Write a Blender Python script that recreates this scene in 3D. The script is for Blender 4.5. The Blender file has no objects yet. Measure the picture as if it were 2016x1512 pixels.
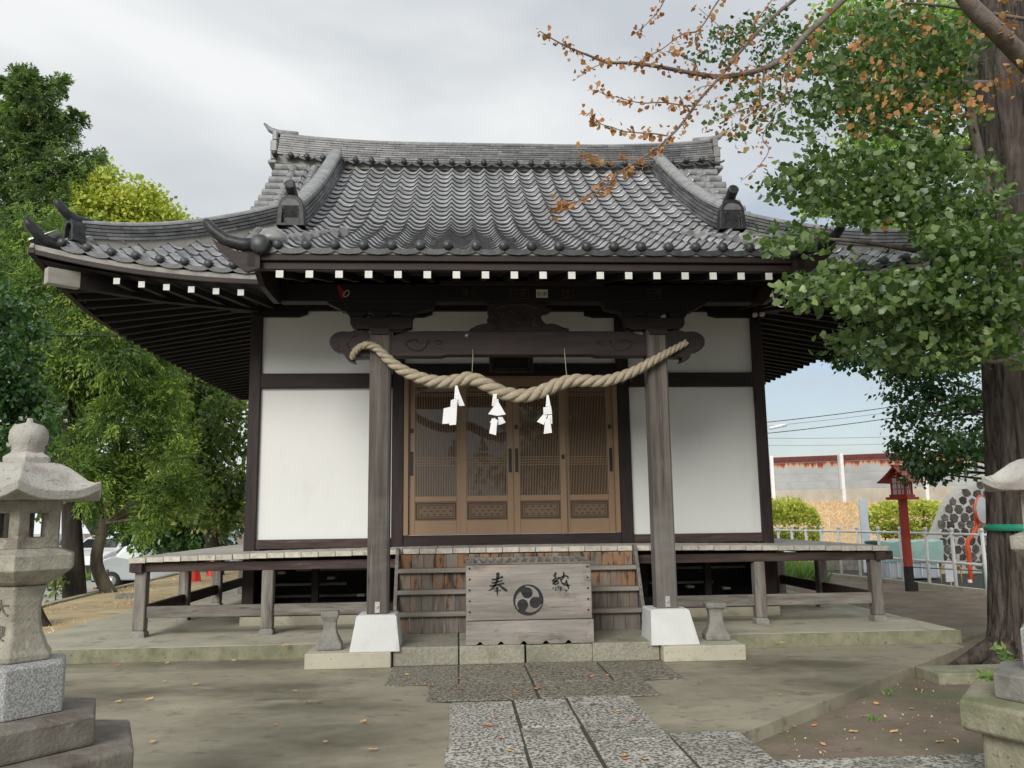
import bpy, math, random
import numpy as np
from mathutils import Vector, Matrix
random.seed(7); RNG = np.random.default_rng(11)
S = bpy.context.scene; COL = S.collection
# ------------------------------------------------------------------ camera
EYE = 1.5; F = 1660.0
CR = Vector((0.998, -0.0623, -0.0133)).normalized()
CF = Vector((0.0637, 0.9859, 0.1547)); CF = (CF - CR*CF.dot(CR)).normalized()
CU = CR.cross(CF)
cam = bpy.data.cameras.new('camera'); camo = bpy.data.objects.new('camera', cam); COL.objects.link(camo)
cam.sensor_width = 36; cam.lens = F/2016*36; cam.clip_end = 600; cam.clip_start = .05
m = Matrix((CR, CU, -CF)).transposed().to_4x4(); m.translation = Vector((0, 0, EYE)); camo.matrix_world = m
S.camera = camo
def at(px, py, Y):           # a measured direction met with the plane at depth Y
    d = CF + CR*((px-1008)/F) - CU*((py-756)/F)
    return Vector((0, 0, EYE)) + d*(Y/d.y)
# ------------------------------------------------------------------ light
SUN_EL, SUN_AZ = math.radians(26), math.radians(204)   # azimuth measured clockwise from +Y; behind the camera, to its left
w = bpy.data.worlds.new('World'); S.world = w; w.use_nodes = True
nt = w.node_tree; nt.nodes.clear()
def N(nt, t, **k):
    n = nt.nodes.new(t)
    for a, b in k.items():
        if a in n.inputs: n.inputs[a].default_value = b
        else: setattr(n, a, b)
    return n
def ramp(nt, pts, interp='LINEAR'):
    n = nt.nodes.new('ShaderNodeValToRGB'); n.color_ramp.interpolation = interp
    e = n.color_ramp.elements
    while len(e) < len(pts): e.new(.5)
    for q, (p, c) in zip(e, pts):
        q.position = p; q.color = (c, c, c, 1) if not hasattr(c, '__len__') else (*c, 1)
    return n
out = N(nt, 'ShaderNodeOutputWorld'); bg = N(nt, 'ShaderNodeBackground')
sky = N(nt, 'ShaderNodeTexSky'); sky.sky_type = 'NISHITA'; sky.sun_disc = False
sky.sun_elevation = SUN_EL; sky.sun_rotation = SUN_AZ
tc = N(nt, 'ShaderNodeTexCoord')
mp = N(nt, 'ShaderNodeMapping'); mp.inputs['Scale'].default_value = (1, 1, 2.2); mp.inputs['Location'].default_value = (.35, .1, .62)
nt.links.new(tc.outputs['Generated'], mp.inputs['Vector'])
n1 = N(nt, 'ShaderNodeTexNoise', Scale=1.7, Detail=6, Roughness=.5); n1.inputs['Distortion'].default_value = .35
nt.links.new(mp.outputs['Vector'], n1.inputs['Vector'])
cl = ramp(nt, [(.34, (.48, .51, .55)), (.47, (.60, .625, .645)), (.6, (.74, .755, .76)), (.75, (.82, .83, .83))])
nt.links.new(n1.outputs['Fac'], cl.inputs['Fac'])
# a gap in the clouds low on the right lets the blue sky through
dotn = N(nt, 'ShaderNodeVectorMath', operation='DOT_PRODUCT'); g0 = Vector((.43, .89, .16)).normalized(); dotn.inputs[1].default_value = g0
nt.links.new(tc.outputs['Generated'], dotn.inputs[0])
gap = ramp(nt, [(.955, 0.0), (.995, .75)], 'EASE'); nt.links.new(dotn.outputs['Value'], gap.inputs['Fac'])
n2 = N(nt, 'ShaderNodeTexNoise', Scale=5, Detail=5); nt.links.new(mp.outputs['Vector'], n2.inputs['Vector'])
r2 = ramp(nt, [(.35, 1.0), (.65, .35)]); nt.links.new(n2.outputs['Fac'], r2.inputs['Fac'])
mu = N(nt, 'ShaderNodeMath', operation='MULTIPLY'); nt.links.new(gap.outputs['Color'], mu.inputs[0]); nt.links.new(r2.outputs['Color'], mu.inputs[1])
sk = N(nt, 'ShaderNodeVectorMath', operation='SCALE'); sk.inputs['Scale'].default_value = .1
nt.links.new(sky.outputs['Color'], sk.inputs[0])
mx = N(nt, 'ShaderNodeMix'); mx.data_type = 'RGBA'
nt.links.new(mu.outputs['Value'], mx.inputs['Factor']); nt.links.new(cl.outputs['Color'], mx.inputs[6]); nt.links.new(sk.outputs['Vector'], mx.inputs[7])
nt.links.new(mx.outputs[2], bg.inputs['Color']); bg.inputs['Strength'].default_value = .72
nt.links.new(bg.outputs['Background'], out.inputs['Surface'])
sl = bpy.data.lights.new('sun', 'SUN'); so = bpy.data.objects.new('sun', sl); COL.objects.link(so)
sl.energy = 1.65; sl.angle = math.radians(28); sl.color = (1, .96, .9)
sd = Vector((math.sin(SUN_AZ)*math.cos(SUN_EL), math.cos(SUN_AZ)*math.cos(SUN_EL), math.sin(SUN_EL)))
so.rotation_euler = sd.to_track_quat('Z', 'Y').to_euler(); so.location = sd*50
S.view_settings.view_transform = 'Standard'; S.view_settings.look = 'None'; S.view_settings.gamma = 1
S.view_settings.use_curve_mapping = False; S.view_settings.exposure = .75
S.cycles.max_bounces = 8; S.cycles.transparent_max_bounces = 8
# ------------------------------------------------------------------ materials
MATS = {}
def mat(name, c1, c2=None, scale=6, stretch=(1, 1, 1), lo=.35, hi=.65, detail=5, rough=.8, bump=.25, bscale=None, bstretch=None,
        stains=(), spec=.35, metallic=0, rand=0., tint=0., trans=None, coords='Object', dist=0.):
    """noise mix of two colours + stain layers (colour, scale, lo, hi, stretch) + bump; rand = value change per object, tint = per-face attribute"""
    mt = bpy.data.materials.new(name); mt.use_nodes = True; t = mt.node_tree; t.nodes.clear(); L = t.links.new
    o = N(t, 'ShaderNodeOutputMaterial'); b = N(t, 'ShaderNodeBsdfPrincipled')
    b.inputs['Roughness'].default_value = rough; b.inputs['Specular IOR Level'].default_value = spec; b.inputs['Metallic'].default_value = metallic
    tc = N(t, 'ShaderNodeTexCoord'); oi = N(t, 'ShaderNodeObjectInfo')
    off = N(t, 'ShaderNodeVectorMath', operation='SCALE'); off.inputs[0].default_value = (37, 53, 29); L(oi.outputs['Random'], off.inputs['Scale'])
    ad = N(t, 'ShaderNodeVectorMath', operation='ADD'); L(tc.outputs[coords], ad.inputs[0]); L(off.outputs['Vector'], ad.inputs[1])
    def noise(sc, st, det=detail, ds=dist):
        mp = N(t, 'ShaderNodeMapping'); mp.inputs['Scale'].default_value = st; L(ad.outputs['Vector'], mp.inputs['Vector'])
        n = N(t, 'ShaderNodeTexNoise', Scale=sc, Detail=det, Roughness=.62); n.inputs['Distortion'].default_value = ds
        L(mp.outputs['Vector'], n.inputs['Vector']); return n.outputs['Fac']
    nf = noise(scale, stretch)
    rp = ramp(t, [(lo, c1), (hi, c2 or c1)]); L(nf, rp.inputs['Fac']); col = rp.outputs['Color']
    for sc_, s_, l_, h_, st_ in stains:
        r_ = ramp(t, [(l_, 0.), (h_, 1.)]); L(noise(s_, st_), r_.inputs['Fac'])
        mxn = N(t, 'ShaderNodeMix'); mxn.data_type = 'RGBA'; L(r_.outputs['Color'], mxn.inputs['Factor']); L(col, mxn.inputs[6]); mxn.inputs[7].default_value = (*sc_, 1); col = mxn.outputs[2]
    if rand or tint:
        s = None
        if rand:
            m1 = N(t, 'ShaderNodeMath', operation='MULTIPLY_ADD'); L(oi.outputs['Random'], m1.inputs[0]); m1.inputs[1].default_value = 2*rand; m1.inputs[2].default_value = 1-rand; s = m1.outputs[0]
        if tint:
            at_ = N(t, 'ShaderNodeAttribute'); at_.attribute_name = 'tint'
            m2 = N(t, 'ShaderNodeMath', operation='MULTIPLY_ADD'); L(at_.outputs['Fac'], m2.inputs[0]); m2.inputs[1].default_value = tint; m2.inputs[2].default_value = 1.
            if s is not None:
                m3 = N(t, 'ShaderNodeMath', operation='MULTIPLY'); L(s, m3.inputs[0]); L(m2.outputs[0], m3.inputs[1]); s = m3.outputs[0]
            else: s = m2.outputs[0]
        v = N(t, 'ShaderNodeVectorMath', operation='SCALE'); L(col, v.inputs[0]); L(s, v.inputs['Scale']); col = v.outputs['Vector']
    L(col, b.inputs['Base Color'])
    if bump:
        bp = N(t, 'ShaderNodeBump'); bp.inputs['Strength'].default_value = min(1, bump); bp.inputs['Distance'].default_value = .01 if bump <= 1 else .01*bump
        L(noise(bscale or scale*3, bstretch or stretch), bp.inputs['Height']); L(bp.outputs['Normal'], b.inputs['Normal'])
    if trans:
        tr = N(t, 'ShaderNodeBsdfTranslucent'); v = N(t, 'ShaderNodeVectorMath', operation='MULTIPLY'); L(col, v.inputs[0]); v.inputs[1].default_value = trans
        L(v.outputs['Vector'], tr.inputs['Color']); ms = N(t, 'ShaderNodeAddShader'); L(b.outputs[0], ms.inputs[0]); L(tr.outputs[0], ms.inputs[1]); L(ms.outputs[0], o.inputs['Surface'])
    else: L(b.outputs['BSDF'], o.inputs['Surface'])
    MATS[name] = mt; return mt
def leafmat(name, c1, c2, c3, trans=(.55, .8, .25), rough=.5, spec=.35):
    """leaf colour picked from three by the per-leaf attribute"""
    mt = bpy.data.materials.new(name); mt.use_nodes = True; t = mt.node_tree; t.nodes.clear(); L = t.links.new
    o = N(t, 'ShaderNodeOutputMaterial'); b = N(t, 'ShaderNodeBsdfPrincipled'); b.inputs['Roughness'].default_value = rough; b.inputs['Specular IOR Level'].default_value = spec
    a = N(t, 'ShaderNodeAttribute'); a.attribute_name = 'tint'
    r = ramp(t, [(0., c1), (.5, c2), (1., c3)]); L(a.outputs['Fac'], r.inputs['Fac']); L(r.outputs['Color'], b.inputs['Base Color'])
    tr = N(t, 'ShaderNodeBsdfTranslucent'); v = N(t, 'ShaderNodeVectorMath', operation='MULTIPLY'); L(r.outputs['Color'], v.inputs[0]); v.inputs[1].default_value = trans
    L(v.outputs['Vector'], tr.inputs['Color']); ms = N(t, 'ShaderNodeAddShader'); L(b.outputs[0], ms.inputs[0]); L(tr.outputs[0], ms.inputs[1]); L(ms.outputs[0], o.inputs['Surface'])
    MATS[name] = mt; return mt
AX = {'x': (.12, 1, 1), 'y': (1, .12, 1), 'z': (1, 1, .12)}
for a, st in AX.items():
    mat('wood_grey_'+a, (.12, .105, .09), (.25, .23, .205), scale=16, stretch=st, rough=.85, bump=.6, bscale=45, rand=.14, stains=[((.055, .04, .035), 30, .6, .72, st), ((.33, .31, .28), 9, .62, .8, st)])
    mat('wood_dark_'+a, (.014, .009, .0085), (.032, .019, .017), scale=14, stretch=st, rough=.6, bump=.4, bscale=45, rand=.12, stains=[((.05, .038, .035), 12, .64, .85, st)])
    mat('wood_black_'+a, (.007, .005, .005), (.015, .010, .010), scale=14, stretch=st, rough=.7, bump=.3, bscale=40, rand=.1)  # near-black wood; on rafters and eave timbers the shade is in the colour
    mat('wood_brown_'+a, (.035, .024, .021), (.075, .052, .045), scale=16, stretch=st, rough=.8, bump=.5, bscale=45, rand=.12, stains=[((.14, .12, .105), 14, .6, .8, st)])
mat('wood_pillar', (.07, .059, .052), (.15, .132, .118), scale=14, stretch=(1, 1, .05), rough=.85, bump=.9, bscale=30, rand=.05, stains=[((.03, .023, .02), 22, .63, .70, (1, 1, .03)), ((.24, .225, .21), 20, .62, .8, (1, 1, .06)), ((.21, .2, .185), 1.1, .5, .8, (.4, .4, 1))])
mat('wood_riser', (.27, .135, .062), (.20, .125, .078), scale=10, stretch=(1, 1, .2), rough=.8, bump=.5, bscale=50, bstretch=(1, 1, .08), rand=.25, stains=[((.05, .036, .028), 16, .5, .58, (1, 1, .2)), ((.19, .175, .155), 5, .46, .62, (1, 1, .35))])
mat('wood_riser_grey', (.19, .165, .14), (.11, .095, .085), scale=12, stretch=(1, 1, .2), rough=.85, bump=.6, bscale=50, bstretch=(1, 1, .08), rand=.18, stains=[((.26, .155, .09), 6, .58, .75, (1, 1, .3)), ((.28, .26, .24), 22, .6, .75, (1, 1, .1))])
mat('wood_tread', (.19, .17, .145), (.30, .275, .24), scale=14, stretch=(.1, 1, 1), rough=.85, bump=.5, bscale=40, rand=.1)
mat('beam_end', (.30, .28, .25), (.38, .36, .32), scale=14, stretch=(.3, .3, 1), rough=.85, bump=.4)
mat('wood_board_end', (.60, .56, .48), (.42, .38, .31), scale=18, rough=.85, bump=.3, rand=.14, stains=[((.13, .11, .085), 9, .62, .74, (1, 1, 1))])
mat('wood_board', (.36, .34, .305), (.50, .48, .44), scale=14, stretch=(1, .1, 1), rough=.8, bump=.4, bscale=40, rand=.1)
mat('wood_board_side', (.40, .38, .34), (.54, .52, .48), scale=14, stretch=(.1, 1, 1), rough=.8, bump=.4, bscale=40, rand=.1)
mat('wood_box', (.20, .18, .16), (.32, .30, .275), scale=7, stretch=(.13, 1, 1.3), dist=.8, rough=.85, bump=.9, bscale=24, bstretch=(.12, 1, 1.5), rand=.05, stains=[((.115, .10, .085), 4, .56, .74, (.7, 1, 1)), ((.44, .35, .29), 3.5, .5, .8, (.5, 1, 1)), ((.15, .13, .12), 30, .62, .72, (.1, 1, 1.4))])
mat('white_paint', (.68, .68, .65), (.60, .59, .55), scale=10, rough=.55, bump=.05)
mat('plaster', (.70, .71, .69), (.745, .755, .735), scale=1.2, lo=.2, hi=.8, rough=.45, bump=.06, bscale=60, spec=.3, stains=[((.60, .60, .57), 2.2, .60, .92, (1, 1, .35)), ((.50, .49, .45), 5, .66, .9, (1, 1, .08)), ((.42, .40, .36), 60, .74, .78, (1, 1, 1))])
mat('plaster_strip', (.34, .33, .30), (.24, .23, .2), scale=7, rough=.9, bump=.2)
mat('tile_glaze', (.18, .183, .19), (.33, .332, .34), scale=9, rough=.3, spec=.8, bump=.15, bscale=40, rand=.24, tint=.3, metallic=.12, stains=[((.10, .10, .095), 5, .62, .85, (1, 1, 1)), ((.24, .237, .23), 28, .64, .8, (1, 1, 1))])
mat('tile_ridge', (.075, .078, .082), (.16, .16, .162), scale=6, rough=.4, spec=.7, bump=.3, bscale=30, tint=.45, stains=[((.06, .062, .062), 3, .6, .8, (.3, 1, 3)), ((.24, .237, .225), 9, .64, .85, (.5, 1, 1))])
mat('tile_cap', (.16, .165, .17), (.28, .28, .275), scale=7, rough=.38, spec=.5, bump=.25, bscale=40, stains=[((.10, .10, .095), 5, .62, .9, (1, 1, 1))])
mat('tile_dark', (.022, .024, .026), (.06, .064, .068), scale=14, rough=.42, spec=.5, bump=.25, bscale=50, rand=.25, stains=[((.14, .14, .135), 22, .62, .82, (1, 1, .3))])
mat('tile_edge_shade', (.035, .036, .038), (.07, .072, .075), scale=14, rough=.6, bump=.1)  # shade of the downward-facing tile edges, put into their colour
mat('tile_black', (.012, .013, .014), (.035, .037, .04), scale=14, rough=.45, bump=.25, bscale=50, stains=[((.09, .09, .088), 22, .64, .82, (1, 1, .3))])
mat('copper_green', (.16, .24, .21), (.08, .10, .09), scale=14, rough=.7, bump=.2)
mat('door_bronze', (.235, .155, .09), (.25, .165, .098), scale=3, rough=.42, bump=.02, spec=.5)
mat('door_moulding', (.05, .032, .022), (.06, .038, .026), rough=.5, bump=0)
mat('door_bronze_dark', (.135, .09, .056), (.15, .10, .062), scale=5, rough=.5, bump=.05)
mat('black_metal', (.008, .008, .01), (.014, .014, .016), rough=.35, bump=0, spec=.5)
mat('aluminium', (.55, .55, .53), (.62, .62, .6), rough=.35, metallic=.6, bump=.02)
g = mat('glass_pane', (.006, .007, .008), (.006, .007, .008), rough=.03, spec=.5, bump=0)
g.node_tree.nodes['Principled BSDF'].inputs['IOR'].default_value = 1.65
mat('block_paint', (.58, .59, .58), (.66, .665, .65), scale=3, rough=.75, bump=.25, bscale=40, stains=[((.36, .35, .30), 4, .58, .80, (1, 1, .5)), ((.48, .48, .45), 14, .68, .85, (1, 1, 1))])
mat('rope_straw', (.36, .30, .21), (.47, .41, .31), scale=30, rough=.9, bump=.7, bscale=90, stretch=(1, 1, 1), stains=[((.27, .21, .14), 60, .6, .75, (1, 1, 1))])
mat('paper', (.76, .76, .76), (.72, .72, .73), scale=4, rough=.7, bump=.05, trans=(.25, .25, .25))
mat('ink', (.012, .012, .016), (.03, .028, .03), scale=40, stretch=(.15, 1, 1), rough=.7, bump=.1)
mat('ink_worn', (.012, .012, .016), (.24, .22, .2), scale=26, stretch=(.3, 1, 1), lo=.55, hi=.62, rough=.75, bump=.1)
mat('iron', (.03, .024, .02), (.06, .04, .03), rough=.7, bump=.2)
mat('concrete_yard', (.275, .25, .185), (.39, .355, .265), scale=1.1, stretch=(.7, 1, 1), detail=8, lo=.3, hi=.7, rough=.8, bump=.6, bscale=90,
    stains=[((.14, .126, .085), .45, .47, .64, (.9, 1.3, 1)), ((.42, .38, .285), 1.5, .58, .72, (.5, 1.3, 1)), ((.165, .155, .115), 7, .56, .72, (.8, 1, 1)), ((.14, .13, .095), 2.6, .60, .78, (.7, 1, 1)), ((.40, .37, .29), 60, .66, .74, (1, 1, 1)), ((.09, .085, .06), 45, .68, .74, (1, 1, 1)), ((.095, .088, .066), 5, .60, .8, (.5, 1, 1)), ((.21, .2, .165), 120, .6, .75, (1, 1, 1))])
mat('concrete_base', (.40, .375, .29), (.50, .47, .375), scale=2, rough=.85, bump=.3, bscale=50, stains=[((.16, .165, .10), 3, .55, .78, (1, 1, 2)), ((.13, .125, .09), 26, .62, .75, (1, 1, 1))])
mat('concrete_step', (.27, .26, .18), (.18, .18, .115), scale=6, rough=.88, bump=.5, bscale=60, stains=[((.14, .15, .085), 5, .55, .75, (1, 1, 1)), ((.10, .10, .065), 22, .6, .7, (1, 1, 1))])
mat('granite_path', (.10, .095, .08), (.52, .50, .44), scale=44, detail=3, lo=.44, hi=.55, rough=.85, bump=.5, bscale=60, rand=.12, stains=[((.16, .155, .125), 1.6, .50, .85, (1, 1, 1)), ((.05, .048, .04), 55, .62, .67, (1, 1, 1)), ((.50, .485, .44), 9, .60, .70, (1, 1, 1)), ((.10, .095, .08), 7, .62, .72, (1, 1, 1))])
mat('gravel_slab', (.10, .09, .07), (.34, .315, .25), scale=42, detail=3, lo=.44, hi=.57, rough=.85, bump=.8, bscale=60, rand=.15, stains=[((.22, .20, .145), 2.5, .5, .8, (1, 1, 1))])
mat('landing_stone', (.27, .255, .20), (.38, .36, .29), scale=30, rough=.9, bump=1.6, bscale=38, rand=.08, stains=[((.18, .18, .125), 3, .5, .8, (1, 1, 1)), ((.16, .15, .12), 60, .62, .7, (1, 1, 1))])
mat('lantern_stone', (.27, .25, .20), (.42, .395, .325), scale=9, rough=.92, bump=.8, bscale=60, rand=.06, stains=[((.13, .095, .085), 3.2, .56, .72, (1, 1, 1)), ((.12, .125, .08), 5, .6, .8, (1, 1, 1)), ((.45, .44, .40), 18, .62, .75, (1, 1, 1)), ((.09, .085, .07), 90, .6, .7, (1, 1, 1))])
mat('lantern_cap', (.38, .365, .325), (.50, .485, .44), scale=8, rough=.92, bump=.8, bscale=60, rand=.06, stains=[((.26, .19, .17), 3.2, .54, .72, (1, 1, 1)), ((.15, .14, .12), 40, .6, .7, (1, 1, 1))])
mat('lantern_granite', (.22, .22, .215), (.46, .46, .45), scale=120, detail=3, lo=.42, hi=.58, rough=.85, bump=.3, bscale=90, stains=[((.2, .2, .15), 3, .6, .85, (1, 1, 1))])
mat('lantern_slab', (.16, .14, .12), (.25, .23, .19), scale=7, rough=.9, bump=.9, bscale=50, stains=[((.10, .06, .055), 3, .5, .68, (1, 1, 1)), ((.17, .18, .10), 4, .58, .75, (1, 1, 1)), ((.32, .31, .26), 14, .62, .72, (.4, 1, 1))])
mat('moss_stone', (.26, .25, .17), (.35, .33, .24), scale=8, rough=.92, bump=1.2, bscale=40, stains=[((.15, .17, .08), 3, .5, .75, (1, 1, 1)), ((.13, .12, .09), 28, .6, .7, (1, 1, 1))])
mat('stool_stone', (.20, .195, .175), (.29, .28, .25), scale=9, rough=.9, bump=.8, bscale=40, rand=.06, stains=[((.12, .11, .095), 5, .58, .8, (1, 1, .6)), ((.34, .33, .30), 7, .64, .8, (1, 1, .5))])
mat('soil', (.17, .13, .095), (.26, .21, .16), scale=2.2, detail=8, rough=.95, bump=1.2, bscale=30, stains=[((.14, .145, .08), .9, .5, .72, (1, 1, 1)), ((.085, .065, .048), 7, .6, .75, (1, 1, 1)), ((.24, .215, .165), 30, .64, .72, (1, 1, 1))])
mat('dry_soil', (.50, .38, .22), (.60, .49, .30), scale=1.6, detail=8, rough=.95, bump=1.0, bscale=25, stains=[((.23, .23, .095), 2.6, .54, .72, (1, 1, 1)), ((.52, .43, .27), 12, .6, .75, (1, 1, 1)), ((.20, .14, .085), 5, .62, .8, (1, 1, 1))])
mat('gravel', (.36, .35, .33), (.58, .57, .54), scale=14, detail=6, rough=.95, bump=1., bscale=40)
mat('joint', (.05, .05, .035), (.085, .08, .055), scale=9, rough=.95)
mat('asphalt', (.05, .05, .05), (.075, .073, .07), scale=20, rough=.9)
mat('kerb_stone', (.33, .29, .21), (.44, .40, .31), scale=5, rough=.9, bump=.5, rand=.08)
mat('bark', (.038, .030, .025), (.11, .09, .075), scale=9, stretch=(1, 1, .16), dist=.8, rough=.95, bump=5, bscale=11, bstretch=(1, 1, .14), stains=[((.020, .016, .014), 12, .54, .64, (1, 1, .10)), ((.15, .135, .12), 16, .62, .78, (1, 1, .12))])
mat('bark_limb', (.13, .105, .09), (.22, .185, .16), scale=16, rough=.9, bump=.8, bscale=40)
mat('bark_dark', (.022, .018, .014), (.05, .042, .034), scale=8, stretch=(1, 1, .2), rough=.95, bump=1.5, bscale=14, bstretch=(1, 1, .15))
mat('bark_pale', (.10, .085, .062), (.19, .165, .125), scale=7, stretch=(1, 1, .25), rough=.95, bump=1.2, bscale=16, bstretch=(1, 1, .2), stains=[((.045, .037, .028), 4, .55, .75, (1, 1, .5))])
mat('red_paint', (.42, .045, .03), (.50, .07, .045), scale=5, rough=.6, bump=.15, stains=[((.18, .03, .024), 4, .6, .85, (1, 1, .4))])
mat('red_roof', (.42, .09, .065), (.48, .12, .085), scale=4, rough=.6, bump=.1)
mat('rust_band', (.11, .028, .026), (.15, .04, .035), scale=5, rough=.7, bump=.2)
mat('post_foot', (.02, .02, .02), (.04, .038, .035), rough=.7)
mat('cone_red', (.75, .04, .02), (.68, .035, .02), rough=.5, bump=.05)
mat('orange_paint', (.80, .11, .03), (.72, .09, .03), rough=.45, bump=.05)
mat('yellow_paint', (.70, .42, .03), (.62, .36, .03), rough=.5, bump=.05)
mat('green_paint', (.03, .16, .11), (.04, .19, .13), rough=.5, bump=.05)
mat('green_tape', (.02, .24, .14), (.035, .30, .19), scale=20, rough=.4, bump=.3)
mat('rail_white', (.84, .85, .85), (.70, .71, .72), scale=6, lo=.5, hi=.75, rough=.4, bump=.05, stains=[((.30, .28, .25), 9, .66, .8, (1, 1, 1))])
mat('tarp_green', (.36, .58, .53), (.44, .66, .60), scale=3, rough=.5, bump=.4, bscale=6)
mat('sheet_blue', (.52, .60, .66), (.62, .68, .72), scale=3, rough=.4, bump=.2)
mat('dry_grass', (.55, .40, .23), (.68, .52, .32), scale=5, detail=8, rough=.95, bump=2, bscale=20, stains=[((.36, .20, .095), 2, .5, .75, (1, 1, 1)), ((.70, .55, .34), 16, .6, .75, (1, 1, 1))])
mat('block_wall', (.20, .19, .17), (.28, .265, .235), scale=6, rough=.9, bump=.4, rand=.1)
mat('rock_dark', (.05, .046, .042), (.13, .12, .108), scale=9, rough=.9, bump=1.4, rand=.45)
mat('mortar', (.40, .39, .36), (.50, .49, .46), scale=8, rough=.9)
mat('barrier_concrete', (.42, .39, .32), (.52, .49, .42), scale=2, rough=.9, bump=.2, stains=[((.26, .25, .20), 1.2, .56, .8, (1, 1, .3))])
mat('car_silver', (.50, .54, .54), (.52, .56, .56), rough=.25, spec=.6, bump=0, metallic=.3)
mat('car_white', (.80, .80, .80), (.78, .78, .78), rough=.2, spec=.6, bump=0)
mat('car_glass', (.02, .025, .03), (.02, .025, .03), rough=.05, spec=.8, bump=0)
mat('car_black', (.015, .015, .015), (.02, .02, .02), rough=.6, bump=.1)
mat('wire_black', (.01, .01, .01), (.015, .015, .015), rough=.5, bump=0)
mat('wire_blue', (.12, .16, .2), (.12, .16, .2), rough=.5, bump=0)
mat('sticker_paper', (.62, .60, .53), (.55, .53, .46), rough=.8, bump=.05)
mat('sticker_dim', (.035, .033, .033), (.05, .047, .045), rough=.8, bump=.05)
mat('red_cloth', (.25, .02, .02), (.18, .015, .015), rough=.7, bump=.1)
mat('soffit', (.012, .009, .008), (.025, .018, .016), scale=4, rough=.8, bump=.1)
mat('leaf_litter', (.42, .14, .05), (.55, .30, .10), scale=4, rough=.7, bump=.1, rand=.5)
leafmat('ginkgo_green', (.028, .055, .016), (.075, .118, .034), (.23, .28, .10), trans=(.5, .75, .25), rough=.42, spec=.5)
leafmat('ginkgo_orange', (.24, .10, .045), (.36, .17, .06), (.24, .19, .075), trans=(.45, .4, .2), rough=.6)
leafmat('leaf_bright', (.10, .19, .03), (.18, .28, .045), (.32, .37, .08), trans=(.5, .65, .3))
leafmat('leaf_yellow', (.20, .28, .05), (.36, .39, .06), (.50, .46, .08), trans=(.4, .45, .2))
leafmat('leaf_conifer', (.022, .046, .012), (.085, .14, .028), (.25, .32, .06), trans=(.45, .65, .25), rough=.6)
leafmat('leaf_conifer_dark', (.028, .05, .018), (.075, .12, .034), (.19, .25, .075), trans=(.4, .6, .2), rough=.6)
leafmat('leaf_fallen', (.50, .16, .07), (.60, .24, .10), (.66, .58, .22), trans=(.2, .1, .05), rough=.6)
leafmat('leaf_dark', (.012, .035, .012), (.028, .07, .018), (.07, .13, .03), trans=(.5, .8, .2), rough=.33, spec=.5)
leafmat('leaf_mixed', (.025, .055, .018), (.09, .13, .035), (.26, .25, .07), trans=(.5, .7, .25), rough=.45)
leafmat('straw_fibre', (.40, .33, .23), (.52, .45, .33), (.60, .54, .42), trans=(.1, .1, .05), rough=.9)
leafmat('hedge_leaf', (.22, .27, .05), (.40, .41, .09), (.60, .56, .16), trans=(.5, .6, .3))
leafmat('grass_blade', (.10, .19, .05), (.17, .27, .08), (.30, .36, .13), trans=(.5, .6, .3))
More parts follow.
